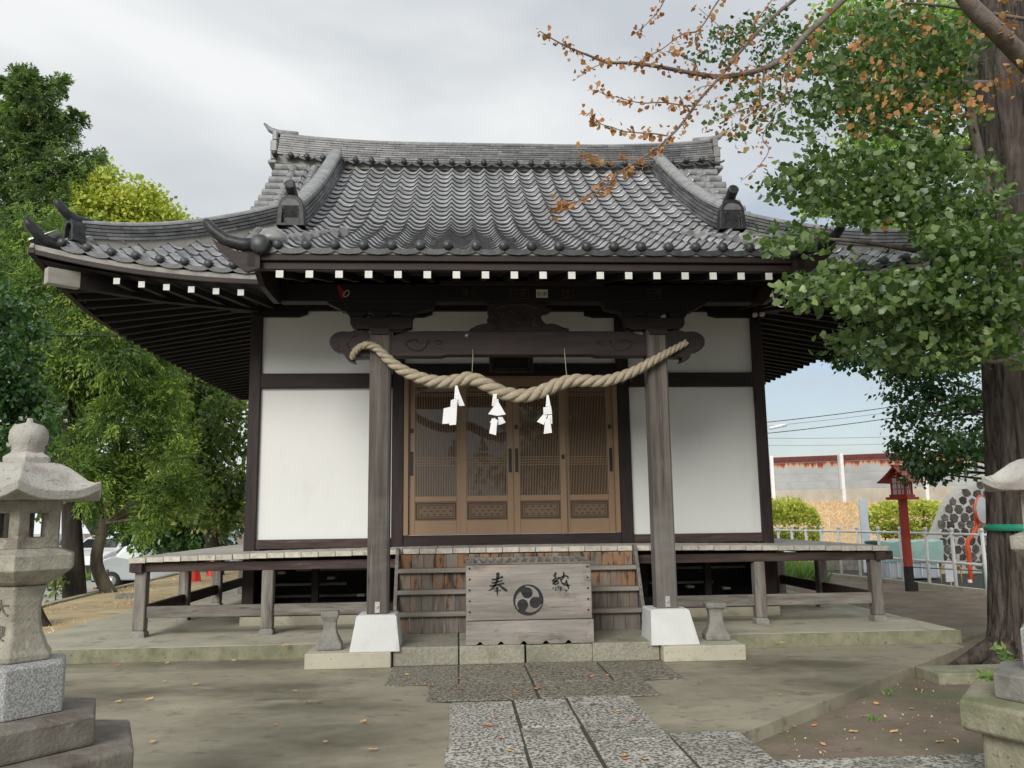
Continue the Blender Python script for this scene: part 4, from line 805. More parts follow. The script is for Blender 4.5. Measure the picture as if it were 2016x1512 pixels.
    b = MB(); b.sweep([q-dd*.5+Vector((0, 0, -.20)), q-dd*.2+Vector((0, 0, -.17)), q+dd*.05+Vector((0, 0, -.10)), q+dd*.2+Vector((0, 0, .02))], [(-.05, -.03), (.05, -.03), (.05, .06), (-.05, .06)], scales=[1, 1, .9, .5]); b.build('corner_board', 'wood_dark_y', roof)
    # porch corner: disc, dome and horn, and the round-tile edging running back
    kx = XC+sx*(KW-.08)
    b = MB(); b.lathe([(.001, 0), (.075, .002), (.093, .02), (.095, .05), (.088, .25)], (0, 0, 0), 18); b.v = [(kx+x, YK-.07+z, 4.13+y) for x, y, z in b.v]; b.build('corner_disc', 'tile_dark', roof, smooth=True)
    b = MB(); b.lathe([(.15, 0), (.148, .05), (.13, .10), (.09, .145), (.04, .165), (.001, .168)], (kx-sx*.07, YK+.20, 4.20), 18); b.build('corner_dome', 'tile_cap', roof, smooth=True)
    b = MB(); b.tube([(kx-sx*.02, YK-.0, 4.13), (kx+sx*.17, YK-.0, 4.13), (kx+sx*.32, YK, 4.17), (kx+sx*.44, YK, 4.26), (kx+sx*.52, YK, 4.35), (kx+sx*.535, YK, 4.375)], [.07, .066, .060, .055, .046, .028], 12); b.build('porch_horn', 'tile_black', roof, smooth=True)
    b = MB(); b.prism([(kx+sx*x, z) for x, z in ((0, 4.07), (.2, 4.06), (.34, 4.10), (.47, 4.20), (.40, 4.08), (.28, 3.97), (.16, 3.88), (.12, 3.86), (0, 3.9))], YK-.0, YK+.06); b.build('horn_board', 'wood_dark_x', roof)
    for off, r_ in ((.0, .062),):
        b = MB(); y = YK+.15
        while y < 9.75:
            x = kx-sx*(.12+.42*max(0, (y-8.3)/1.4)**1.5); z = zroof(XC, y)+.05; b.tube([(x, y, z), (x, y+.20, zroof(XC, y+.2)+.045)], [r_*1.06, r_], 10); y += .195
        b.build('edge_roll', 'tile_cap', roof)['kind'] = 'stuff'
# ------------------------------------------------------------------ small fittings on the hall
for q, r_ in (((1486, 620), .03), ((1500, 618), .033)):
    p = at(*q, D-.06); o = box('lamp_head', (p.x-r_, D-.10, p.z-r_), (p.x+r_, D-.03, p.z+r_), 'sticker_paper', hall, ch=.012)
b = MB(); p = at(1493, 632, D-.02); b.box((p.x-.02, D-.03, p.z-.02), (p.x+.02, D, p.z+.05)); b.build('lamp_bracket', 'black_metal', hall)
def sticker(px, py, w_, h_, body, paper, inkm, size=None):
    p = at(px, py, 9.078); box('pilgrim_sticker', (p.x-w_/2, 9.0765, p.z-h_/2), (p.x+w_/2, 9.079, p.z+h_/2), paper, hall, ch=0)
    if body: text_mesh(body, size or h_*.62, inkm, (p.x, 9.0755, p.z-h_*.08), hall)
sticker(1067, 578, .13, .095, 'ちIあ', 'sticker_paper', 'ink', .055)
p = at(925, 575, 9.078); text_mesh('宝小', .085, 'wood_brown_x', (p.x, 9.0765, p.z), hall)
for px, w_, h_, body in ((1023, .20, .12, '勘泉'), (1118, .125, .10, '正'), (1288, .15, .13, '竹門')):
    p = at(px, 578, 9.078); b = MB(); t = .008; x0, x1, z0, z1 = p.x-w_/2, p.x+w_/2, p.z-h_/2, p.z+h_/2-.01
    for lo, hi in (((x0, z0), (x1, z0+t)), ((x0, z1-t), (x1, z1)), ((x0, z0+t), (x0+t, z1-t)), ((x1-t, z0+t), (x1, z1-t))): b.box((lo[0], 9.0765, lo[1]), (hi[0], 9.079, hi[1]))
    b.build('pilgrim_sticker', 'wood_brown_x', hall); text_mesh(body, .075, 'wood_brown_x', (p.x, 9.0765, p.z-.01), hall)
p = at(672, 572, 9.07); b = MB(); b.prism([(p.x-.05, p.z+.05), (p.x-.02, p.z+.06), (p.x+.06, p.z-.05), (p.x-.0, p.z-.09)], 9.074, 9.079); b.build('red_tag', 'red_cloth', hall)
q = at(682, 578, 9.07); b = MB(); ring = [(q.x+.036*math.cos(a)*.8+.012*math.sin(a), 9.070, q.z+.036*math.sin(a)) for a in lin(0, 2*math.pi, 17)]; b.tube(ring, .004, 5); b.build('tag_ring', 'sticker_paper', hall)
# hanging tablet under the beam
p0 = at(962, 601, 10.3); p1 = at(1050, 733, 10.3)
tb = thing('name_tablet', ((p0.x+p1.x)/2, 10.3, p1.z), 'dark red-brown framed name tablet hanging behind the porch beam above the doors', 'tablet')
box('tablet_board', (p0.x+.05, 10.31, p1.z+.05), (p1.x-.05, 10.34, p0.z-.05), 'wood_black_z', tb, ch=.004)
for lo, hi in (((p0.x, p1.z), (p0.x+.065, p0.z)), ((p1.x-.065, p1.z), (p1.x, p0.z)), ((p0.x+.066, p1.z), (p1.x-.066, p1.z+.07)), ((p0.x+.066, p0.z-.07), (p1.x-.066, p0.z))):
    box('tablet_frame', (lo[0], 10.29, lo[1]), (hi[0], 10.345, hi[1]), 'wood_dark_z', tb, ch=.012)
# ------------------------------------------------------------------ offertory box
BX0, BX1, BY0, BY1, BZ = .075, 1.385, 8.98, 9.68, .19
ob = thing('offertory_box', ((BX0+BX1)/2, BY0, BZ), 'weathered grey wooden offertory box with black brush characters and a three-comma crest', 'offertory box')
b = MB()   # plinth board with scalloped lower edge
fr = [(BX0-.005, .43), (BX0-.005, BZ+.003)]
for cx in (.215, .43, .665, .895, 1.13):
    r_ = .028; fr += [(cx-r_*1.3, BZ+.003), (cx-r_*.8, BZ+.02), (cx-r_*.3, BZ+.034), (cx+r_*.3, BZ+.034), (cx+r_*.8, BZ+.02), (cx+r_*1.3, BZ+.003)]
fr += [(BX1+.01, BZ+.003), (BX1+.01, .43)]
b.prism(fr, BY0-.012, BY0+.03); b.build('plinth_board', 'wood_box', ob, bevel=.004)
box('front_board', (BX0, BY0, .436), (BX1, BY0+.03, 1.0), 'wood_box', ob, ch=.006)
for x in (BX0, BX1-.03):
    box('side_board', (x, BY0+.031, BZ+.003), (x+.03, BY1, .985), 'wood_box', ob, ch=.006)
box('back_board', (BX0+.031, BY1-.03, BZ+.003), (BX1-.031, BY1, .985), 'wood_box', ob, ch=.006)
box('top_rim', (BX0-.006, BY0-.008, 1.002), (BX1+.006, BY0+.07, 1.02), 'wood_grey_x', ob, ch=.004)
box('top_rim', (BX0, BY1-.08, .99), (BX1, BY1, 1.045), 'wood_grey_x', ob, ch=.006)
for x in (BX0, BX1-.09):
    b = MB(); b.prism([(BY0+.071, 1.0), (BY1-.081, 1.0), (BY1-.081, 1.04), (BY0+.071, 1.02)], x, x+.09, 'yz'); b.build('top_rim', 'wood_grey_y', ob, bevel=.004)
for i in range(13):
    x = BX0+.145+i*(BX1-BX0-.29)/12
    b = MB(); b.prism([(x-.036, .99), (x+.036, .99), (x, 1.046)], BY0+.0715, BY1-.082); b.build('grate_bar', 'wood_grey_y', ob)
box('coin_floor', (BX0+.031, BY0+.031, .60), (BX1-.031, BY1-.031, .62), 'wood_black_x', ob, ch=0)
for z in (.965, .855, .745, .635, .525):
    for x in (BX0+.035, BX1-.04):
        b = MB(); b.lathe([(.001, 0), (.009, 0), (.011, .004), (.005, .010)], (0, 0, 0), 8); b.v = [(x+vx, BY0-.001-vz, z+vy) for vx, vy, vz in b.v]; b.build('nail', 'iron', ob)
def B(px, py): q = at(900+px/7.2, 1080+py/7.2, BY0-.002); return (q.x, q.z)
YI0, YI1 = BY0-.0035, BY0-.001
def stroke(name, pts, ws, mt, parent):
    """a brush stroke: width changes along the line"""
    P = [Vector((*B(*p), 0)) for p in pts]; L_, R_ = [], []; n = len(P)
    for i, p in enumerate(P):
        t = (P[min(i+1, n-1)]-P[max(i-1, 0)]).normalized(); nn = Vector((-t.y, t.x, 0))*(ws[i]/7.2*.0054*.5)
        L_.append(p+nn); R_.append(p-nn)
    poly = [(v.x, v.y) for v in L_]+[(v.x, v.y) for v in reversed(R_)]
    b = MB(); m_ = len(L_)
    vs = [(v.x, YI0, v.y) for v in L_]+[(v.x, YI0, v.y) for v in R_]+[(v.x, YI1, v.y) for v in L_]+[(v.x, YI1, v.y) for v in R_]
    fs = []
    for i in range(m_-1): fs += [(i, i+1, m_+i+1, m_+i), (2*m_+i, 3*m_+i, 3*m_+i+1, 2*m_+i+1), (i, 2*m_+i, 2*m_+i+1, i+1), (m_+i, m_+i+1, 3*m_+i+1, 3*m_+i)]
    b.add(vs, fs); return b.build(name, mt, parent)
char = thing('character', (.45, BY0-.002, .8), None, None); del char['label']; del char['category']; char.parent = ob; char.location = WP[char.name]-WP[ob.name]
char['label'] = 'black brush character on the left of the box'
for pts, ws in (([(490, 437), (520, 440), (580, 425), (620, 408), (650, 400)], [22, 22, 20, 24, 34]), ([(487, 482), (530, 485), (600, 466), (640, 450)], [24, 22, 20, 18]), ([(462, 528), (500, 530), (580, 512), (640, 496), (668, 492)], [20, 26, 22, 24, 20]),
    ([(575, 340), (578, 370), (572, 420), (560, 470), (530, 530), (490, 575), (445, 600)], [44, 50, 38, 34, 30, 26, 6]), ([(575, 505), (610, 530), (650, 562), (690, 590), (712, 606)], [14, 24, 36, 40, 8]),
    ([(522, 572), (560, 566), (590, 560)], [8, 14, 12]), ([(520, 602), (560, 600), (620, 592)], [10, 16, 14]), ([(565, 540), (568, 580), (570, 630), (569, 676)], [22, 24, 20, 4])): stroke('brush_stroke', pts, ws, 'ink', char)
char = thing('character', (1.1, BY0-.002, .8), None, None); del char['label']; del char['category']; char.parent = ob; char.location = WP[char.name]-WP[ob.name]
char['label'] = 'worn black brush character on the right of the box'
for pts, ws in (([(1400, 350), (1385, 375), (1365, 395)], [24, 34, 12]), ([(1385, 345), (1402, 355)], [30, 34]), ([(1375, 395), (1400, 400), (1410, 410), (1385, 430), (1360, 450), (1350, 462)], [16, 14, 20, 26, 22, 14]), ([(1440, 400), (1430, 430), (1405, 458), (1380, 480), (1352, 496)], [20, 20, 24, 26, 14]),
    ([(1350, 465), (1400, 462), (1430, 470), (1440, 485), (1420, 500)], [14, 22, 20, 22, 14]), ([(1352, 500), (1390, 505), (1430, 496)], [14, 18, 14]), ([(1362, 545), (1360, 575)], [12, 14]), ([(1395, 550), (1398, 600)], [14, 12]), ([(1430, 535), (1438, 570)], [12, 18]), ([(1466, 545), (1468, 605)], [26, 16]),
    ([(1508, 325), (1512, 360), (1505, 410), (1480, 440)], [12, 26, 22, 20]), ([(1440, 420), (1490, 400), (1540, 385), (1570, 400), (1572, 430)], [16, 20, 22, 26, 14]), ([(1440, 410), (1470, 440), (1480, 480), (1500, 500)], [18, 20, 22, 14]), ([(1480, 500), (1530, 490), (1550, 470), (1548, 440)], [14, 22, 20, 12]),
    ([(1545, 450), (1560, 500), (1575, 540), (1580, 575)], [22, 24, 26, 10]), ([(1500, 510), (1560, 520), (1608, 520)], [16, 26, 6]), ([(1530, 590), (1560, 600)], [12, 26])): stroke('brush_stroke', pts, ws, 'ink', char)
crest = thing('crest', (.73, BY0-.002, .6), None, None); del crest['label']; del crest['category']; crest.parent = ob; crest.location = WP[crest.name]-WP[ob.name]
cx, cz = B(1008, 728); cx2, _ = B(1222, 728); RC = abs(cx2-cx)
for k in range(3):   # three commas chasing each other
    a0 = math.radians(98+120*k); hr = .355*RC; hd = .47*RC
    outer = []; inner = []; n = 22
    # head circle swept from its inner side round to the outer rim, then a tail tapering along the rim (counter-clockwise)
    hc = (cx+hd*math.cos(a0), cz+hd*math.sin(a0)); pts = []
    for i in range(15):
        q = a0-math.pi*.0-math.pi*i/14*1.0; pts.append((hc[0]+hr*math.cos(q), hc[1]+hr*math.sin(q)))   # right half of the head
    pts = [(hc[0]+hr*math.cos(a0-math.pi*i/14), hc[1]+hr*math.sin(a0-math.pi*i/14)) for i in range(15)]
    tail_in = []
    for i in range(19):
        f = i/18; q = a0+math.radians(20+128*f); rr = RC*(.70+.28*f**.8) if f > .0 else RC*.6
        tail_in.append((cx+rr*math.cos(q), cz+rr*math.sin(q)))
    tail_in = [(hc[0]+hr*math.cos(a0+math.pi+math.radians(-0-75*j/4)), hc[1]+hr*math.sin(a0+math.pi+math.radians(-0-75*j/4))) for j in range(1, 5)]+[p for p in tail_in[2:]]
    tail_out = [(cx+RC*math.cos(a0+math.radians(150-150*i/18)), cz+RC*math.sin(a0+math.radians(150-150*i/18))) for i in range(18)]
    poly = pts+tail_in+tail_out
    bm = bmesh.new(); vs = [bm.verts.new((x, YI0, z)) for x, z in poly]; es = [bm.edges.new((vs[i], vs[(i+1) % len(vs)])) for i in range(len(vs))]
    bmesh.ops.triangle_fill(bm, edges=es, use_beauty=True); g_ = bmesh.ops.extrude_face_region(bm, geom=list(bm.faces)); bmesh.ops.translate(bm, verts=[v for v in g_['geom'] if isinstance(v, bmesh.types.BMVert)], vec=(0, YI1-YI0, 0))
    bmesh.ops.recalc_face_normals(bm, faces=bm.faces); me = bpy.data.meshes.new('comma'); bm.to_mesh(me); bm.free(); me.materials.append(MATS['ink'])
    o = bpy.data.objects.new('comma', me); COL.objects.link(o); o.parent = crest; o.matrix_basis = Matrix.Translation(-WP[crest.name])
# ------------------------------------------------------------------ hourglass stones
for (x, y, lb, hk, z) in ((-1.345, 9.20, 'waisted stone stand left of the steps, pale streaked, narrow at its middle', 1., .158), (2.77, 9.27, 'waisted stone stand right of the steps, even grey with a thick square top', 1., .158)):
    H = .39; b = MB(); pr = [(.150, 0), (.155, .03), (.150, .06), (.125, .10), (.092, .16), (.078, .22), (.082, .28), (.100, .32), (.108, .335), (.110, .375), (.104, H)] if x < 0 else [(.155, 0), (.16, .05), (.14, .075), (.112, .12), (.09, .19), (.084, .24), (.088, .29), (.098, .325), (.128, .335), (.132, .375), (.126, H)]
    b.lathe([(r_*1.18, z_) for r_, z_ in pr], (x, y, z), 4, math.pi/4+(.06 if x < 0 else -.1)); o = b.build('stone_stand', 'stool_stone', None, bevel=.022)
    tag(o, lb, 'stone stand', 'waisted stone stands beside the steps')
# ------------------------------------------------------------------ sacred rope
rp = [(693, 706), (697, 694), (706, 685), (720, 679), (732, 681), (745, 688), (765, 708), (790, 727), (820, 741), (850, 750), (880, 752), (905, 748), (925, 745), (945, 751), (965, 761), (990, 773), (1020, 779), (1045, 777), (1075, 767), (1100, 756), (1130, 749), (1160, 750), (1190, 750), (1220, 742), (1250, 730), (1290, 708), (1320, 691), (1352, 674)]
rs = [.030, .034, .036, .038, .042, .046, .054, .060, .064, .067, .068, .070, .072, .073, .074, .074, .074, .074, .073, .072, .070, .068, .064, .060, .055, .048, .042, .036]
def cat(P, n):
    P = [Vector(p) for p in P]; out = []
    for i in range(len(P)-1):
        a, b_, c, d = P[max(0, i-1)], P[i], P[i+1], P[min(len(P)-1, i+2)]
        for k in range(n):
            t = k/n; out.append(.5*((2*b_)+(c-a)*t+(2*a-5*b_+4*c-d)*t*t+(3*b_-a-3*c+d)*t**3))
    out.append(P[-1]); return out
cpts = [at(x, y, 8.98 if 2 < i < 26 else (9.03 if i in (1, 2, 26) else 9.06)) for i, (x, y) in enumerate(rp)]
cc = cat(cpts, 14); rr = np.interp(np.linspace(0, len(rs)-1, len(cc)), range(len(rs)), rs)
rope = thing('sacred_rope', cc[len(cc)//2], 'thick twisted straw rope slung between the two porch pillars', 'rope')
ph = 0; strands = [[], [], []]; 
for i, p in enumerate(cc):
    t = (cc[min(i+1, len(cc)-1)]-cc[max(0, i-1)]).normalized(); a = t.cross(Vector((0, 1, 0))).normalized(); u = a.cross(t)
    if i: ph += (cc[i]-cc[i-1]).length/(rr[i]*5.2)*2*math.pi
    for k in range(3):
        q = ph+2*math.pi*k/3; strands[k].append((p+(a*math.cos(q)+u*math.sin(q))*rr[i]*.50, rr[i]*.56))
for k in range(3):
    b = MB(); b.tube([p for p, _ in strands[k]], [r_ for _, r_ in strands[k]], 9); b.build('strand', 'rope_straw', rope, smooth=True)
fp_ = []; fo_ = []
for _ in range(900):
    i = random.randrange(2, len(cc)-2); t = (cc[i+1]-cc[i-1]).normalized(); a = Vector((random.gauss(0, 1), random.gauss(0, 1), random.gauss(0, 1))); a = (a-t*a.dot(t)).normalized(); fp_.append(np.array(cc[i]+a*rr[i]*.95)); fo_.append(np.array(t*random.choice((-1, 1))*.9+a*.5))
leaves('straw_fibres', fp_, .035, 'straw_fibre', rope, shape='blade', droop=.1, out=np.array(fo_), aspect=.05)
def wirething(name, pts, r_, mt, label, cat_, group=None, n=6):
    b = MB(); b.tube(pts, r_, n); o = b.build(name, mt, None, smooth=True); return tag(o, label, cat_, group)
wirething('cord', [at(931, 688, 9.07), at(931, 700, 9.02), at(929, 742, 8.98)], .004, 'rope_straw', 'thin cord hanging the rope from the beam, left one', 'cord', 'thin cords holding up the rope')
wirething('cord', [at(1111, 686, 9.07), at(1112, 700, 9.02), at(1116, 746, 8.98)], .004, 'rope_straw', 'thin cord hanging the rope from the beam, right one', 'cord', 'thin cords holding up the rope')
# zigzag papers: folded panels, each a quad with its own depth
def shide(quads, label, yb=8.93):
    o0 = at(*quads[0][0], yb); t = thing('paper_streamer', o0, label, 'paper streamer', 'white zigzag papers hanging from the rope')
    for i, q in enumerate(quads):
        Y0 = yb-.012*(i % 3); b = MB(); P = [at(x, y, Y0+dy) for (x, y), dy in zip(q, (0, -.012, -.004, .012))]
        P2 = [p+Vector((0, .0025, 0)) for p in P]; b.add(P+P2, [(0, 1, 2, 3), (7, 6, 5, 4), (0, 4, 5, 1), (1, 5, 6, 2), (2, 6, 7, 3), (3, 7, 4, 0)])
        b.build('paper_fold', 'paper', t)
k6 = lambda pl: [(720+x/3.476, 700+y/3.476) for x, y in pl]
shide([k6([(612, 205), (628, 205), (645, 265), (605, 300)]), k6([(605, 265), (645, 262), (678, 343), (640, 345)]), k6([(583, 305), (628, 290), (625, 350), (578, 362)]), k6([(533, 362), (585, 350), (570, 465), (524, 468)]), k6([(578, 360), (625, 350), (618, 473), (571, 476)])], 'leftmost white zigzag paper on the straw rope, split in two tails')
shide([k6([(872, 262), (898, 262), (895, 300), (862, 345)]), k6([(862, 345), (880, 290), (910, 300), (905, 350)]), k6([(905, 310), (958, 403), (900, 412), (838, 400)]), k6([(848, 455), (880, 425), (925, 460), (905, 478)]), k6([(905, 420), (935, 420), (958, 458), (915, 475)]), k6([(862, 430), (900, 440), (892, 545), (845, 532)])], 'middle white zigzag paper on the straw rope, below its lowest bend')
shide([k6([(1200, 198), (1208, 196), (1216, 216), (1206, 212)]), k6([(1238, 270), (1252, 270), (1266, 345), (1232, 350)]), k6([(1215, 355), (1268, 345), (1276, 400), (1216, 405)]), k6([(1214, 403), (1242, 408), (1218, 474), (1171, 452)]), k6([(1245, 408), (1275, 405), (1277, 468), (1245, 465)]), k6([(1228, 440), (1258, 415), (1275, 528), (1218, 536)])], 'rightmost white zigzag paper on the straw rope, single straight tail')
# ------------------------------------------------------------------ stone lanterns
def lantern(cx, cy, rot, label, text):
    t = thing('stone_lantern', (cx, cy, -.02), label, 'stone lantern', 'pair of tall stone lanterns flanking the path')
    def hexl(name, prof, mt, bev=.004, n=6, smooth=False):
        b = MB(); b.lathe(prof, (cx, cy, 0), n, rot); return b.build(name, mt, t, bevel=bev, smooth=smooth)
    hexl('finial', [(.001, 1.80), (.06, 1.80), (.072, 1.83), (.073, 1.87), (.082, 1.88), (.088, 1.91), (.084, 1.95), (.062, 1.975), (.03, 1.985), (.016, 1.99), (.013, 2.01), (.001, 2.012)], 'lantern_cap', 0, 24, True)
    hexl('finial_neck', [(.112, 1.783), (.116, 1.815), (.095, 1.828), (.070, 1.845), (.060, 1.87)], 'lantern_cap', .006)
    # cap: concave hexagonal roof, corners curled up
    R = [(.125, 1.787), (.18, 1.776), (.225, 1.753), (.275, 1.713), (.325, 1.670), (.36, 1.652), (.39, 1.648)]; b = MB(); n = 48; vs = []
    def hx(r_, th): 
        k = (th-rot) % (math.pi/3)-math.pi/6; return r_*math.cos(math.pi/6)/math.cos(k), abs(k)/(math.pi/6)
    rows = []
    for r_, z_ in R:
        row = []
        for k in range(n):
            th = rot+2*math.pi*k/n; rr_, e = hx(r_, th); c_ = (r_/.385)**3*e**3*.045; row.append((cx+rr_*math.cos(th), cy+rr_*math.sin(th), z_+c_))
        rows.append(row)
    rows.append([(cx+(x-cx)*.985, cy+(y-cy)*.985, z-.045) for x, y, z in rows[-1]]); rows.append([(cx+(x-cx)*.45, cy+(y-cy)*.45, 1.605) for x, y, z in rows[-2]])
    b.add([p for r_ in rows for p in r_], [(i*n+k, i*n+(k+1) % n, (i+1)*n+(k+1) % n, (i+1)*n+k) for i in range(len(rows)-1) for k in range(n)]+[tuple(range(n-1, -1, -1)), tuple((len(rows)-1)*n+k for k in range(n))]); b.build('cap', 'lantern_cap', t, bevel=.005)
    # fire box: six corner walls with openings
    fb = [Vector((cx+.185*math.cos(rot+k*math.pi/3), cy+.185*math.sin(rot+k*math.pi/3), 0)) for k in range(6)]; ctr = Vector((cx, cy, 0))
    b = MB()
    for k in range(6):
        a, c = fb[k], fb[(k+1) % 6]; ai, ci = ctr+(a-ctr)*.72, ctr+(c-ctr)*.72
        def quad(u0, u1, z0, z1):
            p0, p1 = a.lerp(c, u0), a.lerp(c, u1); q0, q1 = ai.lerp(ci, u0), ai.lerp(ci, u1)
            b.add([(p0.x, p0.y, z0), (p1.x, p1.y, z0), (q1.x, q1.y, z0), (q0.x, q0.y, z0), (p0.x, p0.y, z1), (p1.x, p1.y, z1), (q1.x, q1.y, z1), (q0.x, q0.y, z1)], [(0, 3, 2, 1), (4, 5, 6, 7), (0, 1, 5, 4), (1, 2, 6, 5), (2, 3, 7, 6), (3, 0, 4, 7)])
        quad(0, .26, 1.38, 1.604); quad(.74, 1, 1.38, 1.604); quad(.26, .74, 1.38, 1.43); quad(.26, .74, 1.545, 1.604)
    b.build('fire_box', 'lantern_stone', t)
    hexl('middle_plate', [(.13, 1.205), (.19, 1.225), (.262, 1.275), (.268, 1.28), (.268, 1.345), (.262, 1.352), (.205, 1.372), (.18, 1.379)], 'lantern_stone')
    sh = hexl('shaft', [(.185, .86), (.185, .885), (.165, .91), (.135, .98), (.122, 1.04), (.12, 1.10), (.128, 1.15), (.142, 1.19), (.145, 1.204)], 'lantern_stone', .008)
    hexl('base_block', [(.262, .625), (.262, .84), (.252, .852), (.20, .859)], 'lantern_granite', .006)
    hexl('upper_slab', [(.425, .475), (.43, .49), (.43, .60), (.42, .612), (.24, .624)], 'lantern_slab' if text else 'stool_stone', .006)
    hexl('lower_slab', [(.60, .305), (.625, .325), (.625, .455), (.61, .468), (.38, .474)], 'lantern_slab' if text else 'moss_stone', .008)
    for k in range(6):
        a = rot+k*math.pi/3+math.pi/6; r0 = .42; p = Vector((cx+r0*math.cos(a), cy+r0*math.sin(a), 0)); tn = Vector((-math.sin(a), math.cos(a), 0)); rd = Vector((math.cos(a), math.sin(a), 0))
        b = MB(); q = [p-tn*.235-rd*.09, p+tn*.235-rd*.09, p+tn*.255+rd*.03, p-tn*.255+rd*.03]; b.prism([(v.x, v.y) for v in q], -.02, .304, 'xy'); b.build('foot_stone', 'moss_stone', t, bevel=.01)
    if text:   # characters cut in the front of the shaft
        a = rot-math.pi/2+math.radians(0); 
        fa = -math.pi/2-(.52-abs(0)); a = rot+math.pi/3*4+math.pi/6; nrm = Vector((math.cos(a), math.sin(a), 0)); 
        for body, z_, d_ in (('大', 1.10, .108), ('泉', .99, .128)):
            text_mesh(body, .085, 'lantern_slab', Vector((cx, cy, z_))+nrm*d_, t, name='carved_character', rot=(math.pi/2-(.12 if z_ < 1 else -.04), 0, math.atan2(nrm.x, -nrm.y)), extrude=.003)
    return t
lantern(-2.12, 4.3, math.radians(-8), 'stone lantern cut off by the left edge, with worn pinkish cap and stepped base', True)
lantern(3.37, 4.62, math.radians(-8), 'stone lantern cut off by the right edge, showing only roof tip and mossy base', False)
# ------------------------------------------------------------------ red lantern on a post
q = at(1792, 1163, 16.4); rx, ry = q.x, 16.4
rl = thing('post_lantern', (rx, ry, -.055), 'small red house-shaped lantern on a red post with black foot', 'post lantern')
box('post', (rx-.065, ry-.065, .42), (rx+.065, ry+.065, 1.72), 'red_paint', rl, ch=.006)
box('post_foot', (rx-.068, ry-.068, -.055), (rx+.068, ry+.068, .419), 'post_foot', rl, ch=.006)
box('stay', (rx+.069, ry-.04, -.055), (rx+.15, ry+.04, .12), 'post_foot', rl, ch=.006)
hd = thing('lamp_house', (rx, ry, 1.72), None, None); del hd['label']; del hd['category']; hd.parent = rl; hd.location = WP[hd.name]-WP[rl.name]; hd.rotation_euler = (0, 0, math.radians(38))
def hb(name, lo, hi, mt, ch=.004):
    o = box(name, lo, hi, mt, None, ch=ch); o.parent = hd; o.location = o.location; return o
hb('lamp_floor', (-.26, -.22, .0), (.26, .22, .05), 'red_paint'); hb('lamp_step', (-.20, -.17, .051), (.20, .17, .10), 'red_paint')
hb('lamp_pane', (-.145, -.125, .101), (.145, .125, .42), 'paper', 0)
for sx in (-1, 1):
    for sy in (-1, 1): hb('lamp_post', (sx*.15-.018, sy*.13-.018, .101), (sx*.15+.018, sy*.13+.018, .44), 'red_paint')
for sy in (-1, 1):
    for x in (-.075, 0, .075): hb('lamp_bar', (x-.006, sy*.13-.006, .102), (x+.006, sy*.13+.006, .42), 'red_paint', 0)
    for z in (.2, .31): hb('lamp_bar', (-.131, sy*.134-.005, z), (.131, sy*.134+.005, z+.011), 'red_paint', 0)
for sx in (-1, 1):
    for y in (-.055, .02): hb('lamp_bar', (sx*.152-.006, y-.006, .102), (sx*.152+.006, y+.006, .42), 'red_paint', 0)
    for z in (.2, .31): hb('lamp_bar', (sx*.156-.005, -.111, z), (sx*.156+.005, .111, z+.011), 'red_paint', 0)
b = MB(); b.prism([(-.14, .44), (.14, .44), (0, .60)], -.16, .16, 'yz'); o = b.build('gable', 'red_paint', None, origin=(0, 0, 0)); o.parent = hd; o.location = (0, 0, 0)
for s_ in (-1, 1):
    b = MB(); pl = [(0, .66), (s_*.12, .53), (s_*.24, .42), (s_*.34, .345), (s_*.34, .325), (s_*.24, .40), (s_*.12, .505), (0, .63)]; b.prism(pl, -.33, .33, 'yz'); o = b.build('lamp_roof', 'red_roof', None, origin=(0, 0, 0), bevel=.003); o.parent = hd; o.location = (0, 0, 0)
b = MB(); b.box((-.36, -.03, .645), (.36, .03, .685)); o = b.build('lamp_ridge', 'red_roof', None, origin=(0, 0, 0)); o.parent = hd; o.location = (0, 0, 0)
# ------------------------------------------------------------------ white pipe fence
FA, FB = Vector((8.45, 22.4, 0)), Vector((9.86, 16.0, 0)); FC = Vector((9.2, 13.2, 0))
fe = thing('pipe_fence', (9.2, 18.5, -.06), 'white two-rail pipe fence standing on a low kerb beyond the dirt path', 'fence')
for px in (1535, 1562, 1590, 1620, 1655, 1692, 1733, 1776, 1826, 1878, 1938):
    Yv = np.interp(px, [1535, 1590, 1655, 1733, 1826, 1878, 1938], [22.4, 21.3, 20.1, 18.8, 17.2, 16.4, 15.6]); p = at(px, 1100, Yv)
    b = MB(); b.tube([(p.x, p.y, -.06), (p.x, p.y, 1.10)], .034, 10); b.lathe([(.042, 0), (.042, .05), (.02, .075)], (p.x, p.y, 1.085), 10); b.build('fence_post', 'rail_white', fe, smooth=True)
fp = [at(px, 1100, np.interp(px, [1535, 1590, 1655, 1733, 1826, 1878, 1938], [22.4, 21.3, 20.1, 18.8, 17.2, 16.4, 15.6])) for px in range(1500, 2060, 40)]
for z in (1.03, .47):
    b = MB(); b.tube([(p.x, p.y-.0, z) for p in fp], .026, 8); b.build('fence_rail', 'rail_white', fe, smooth=True)
b = MB(); b.sweep([(p.x-.02, p.y, -.10) for p in fp], [(-.09, 0), (.09, 0), (.09, .12), (-.09, .12)]); tag(b.build('fence_kerb', 'concrete_base', None), 'low concrete kerb running under the white pipe fence', 'kerb')
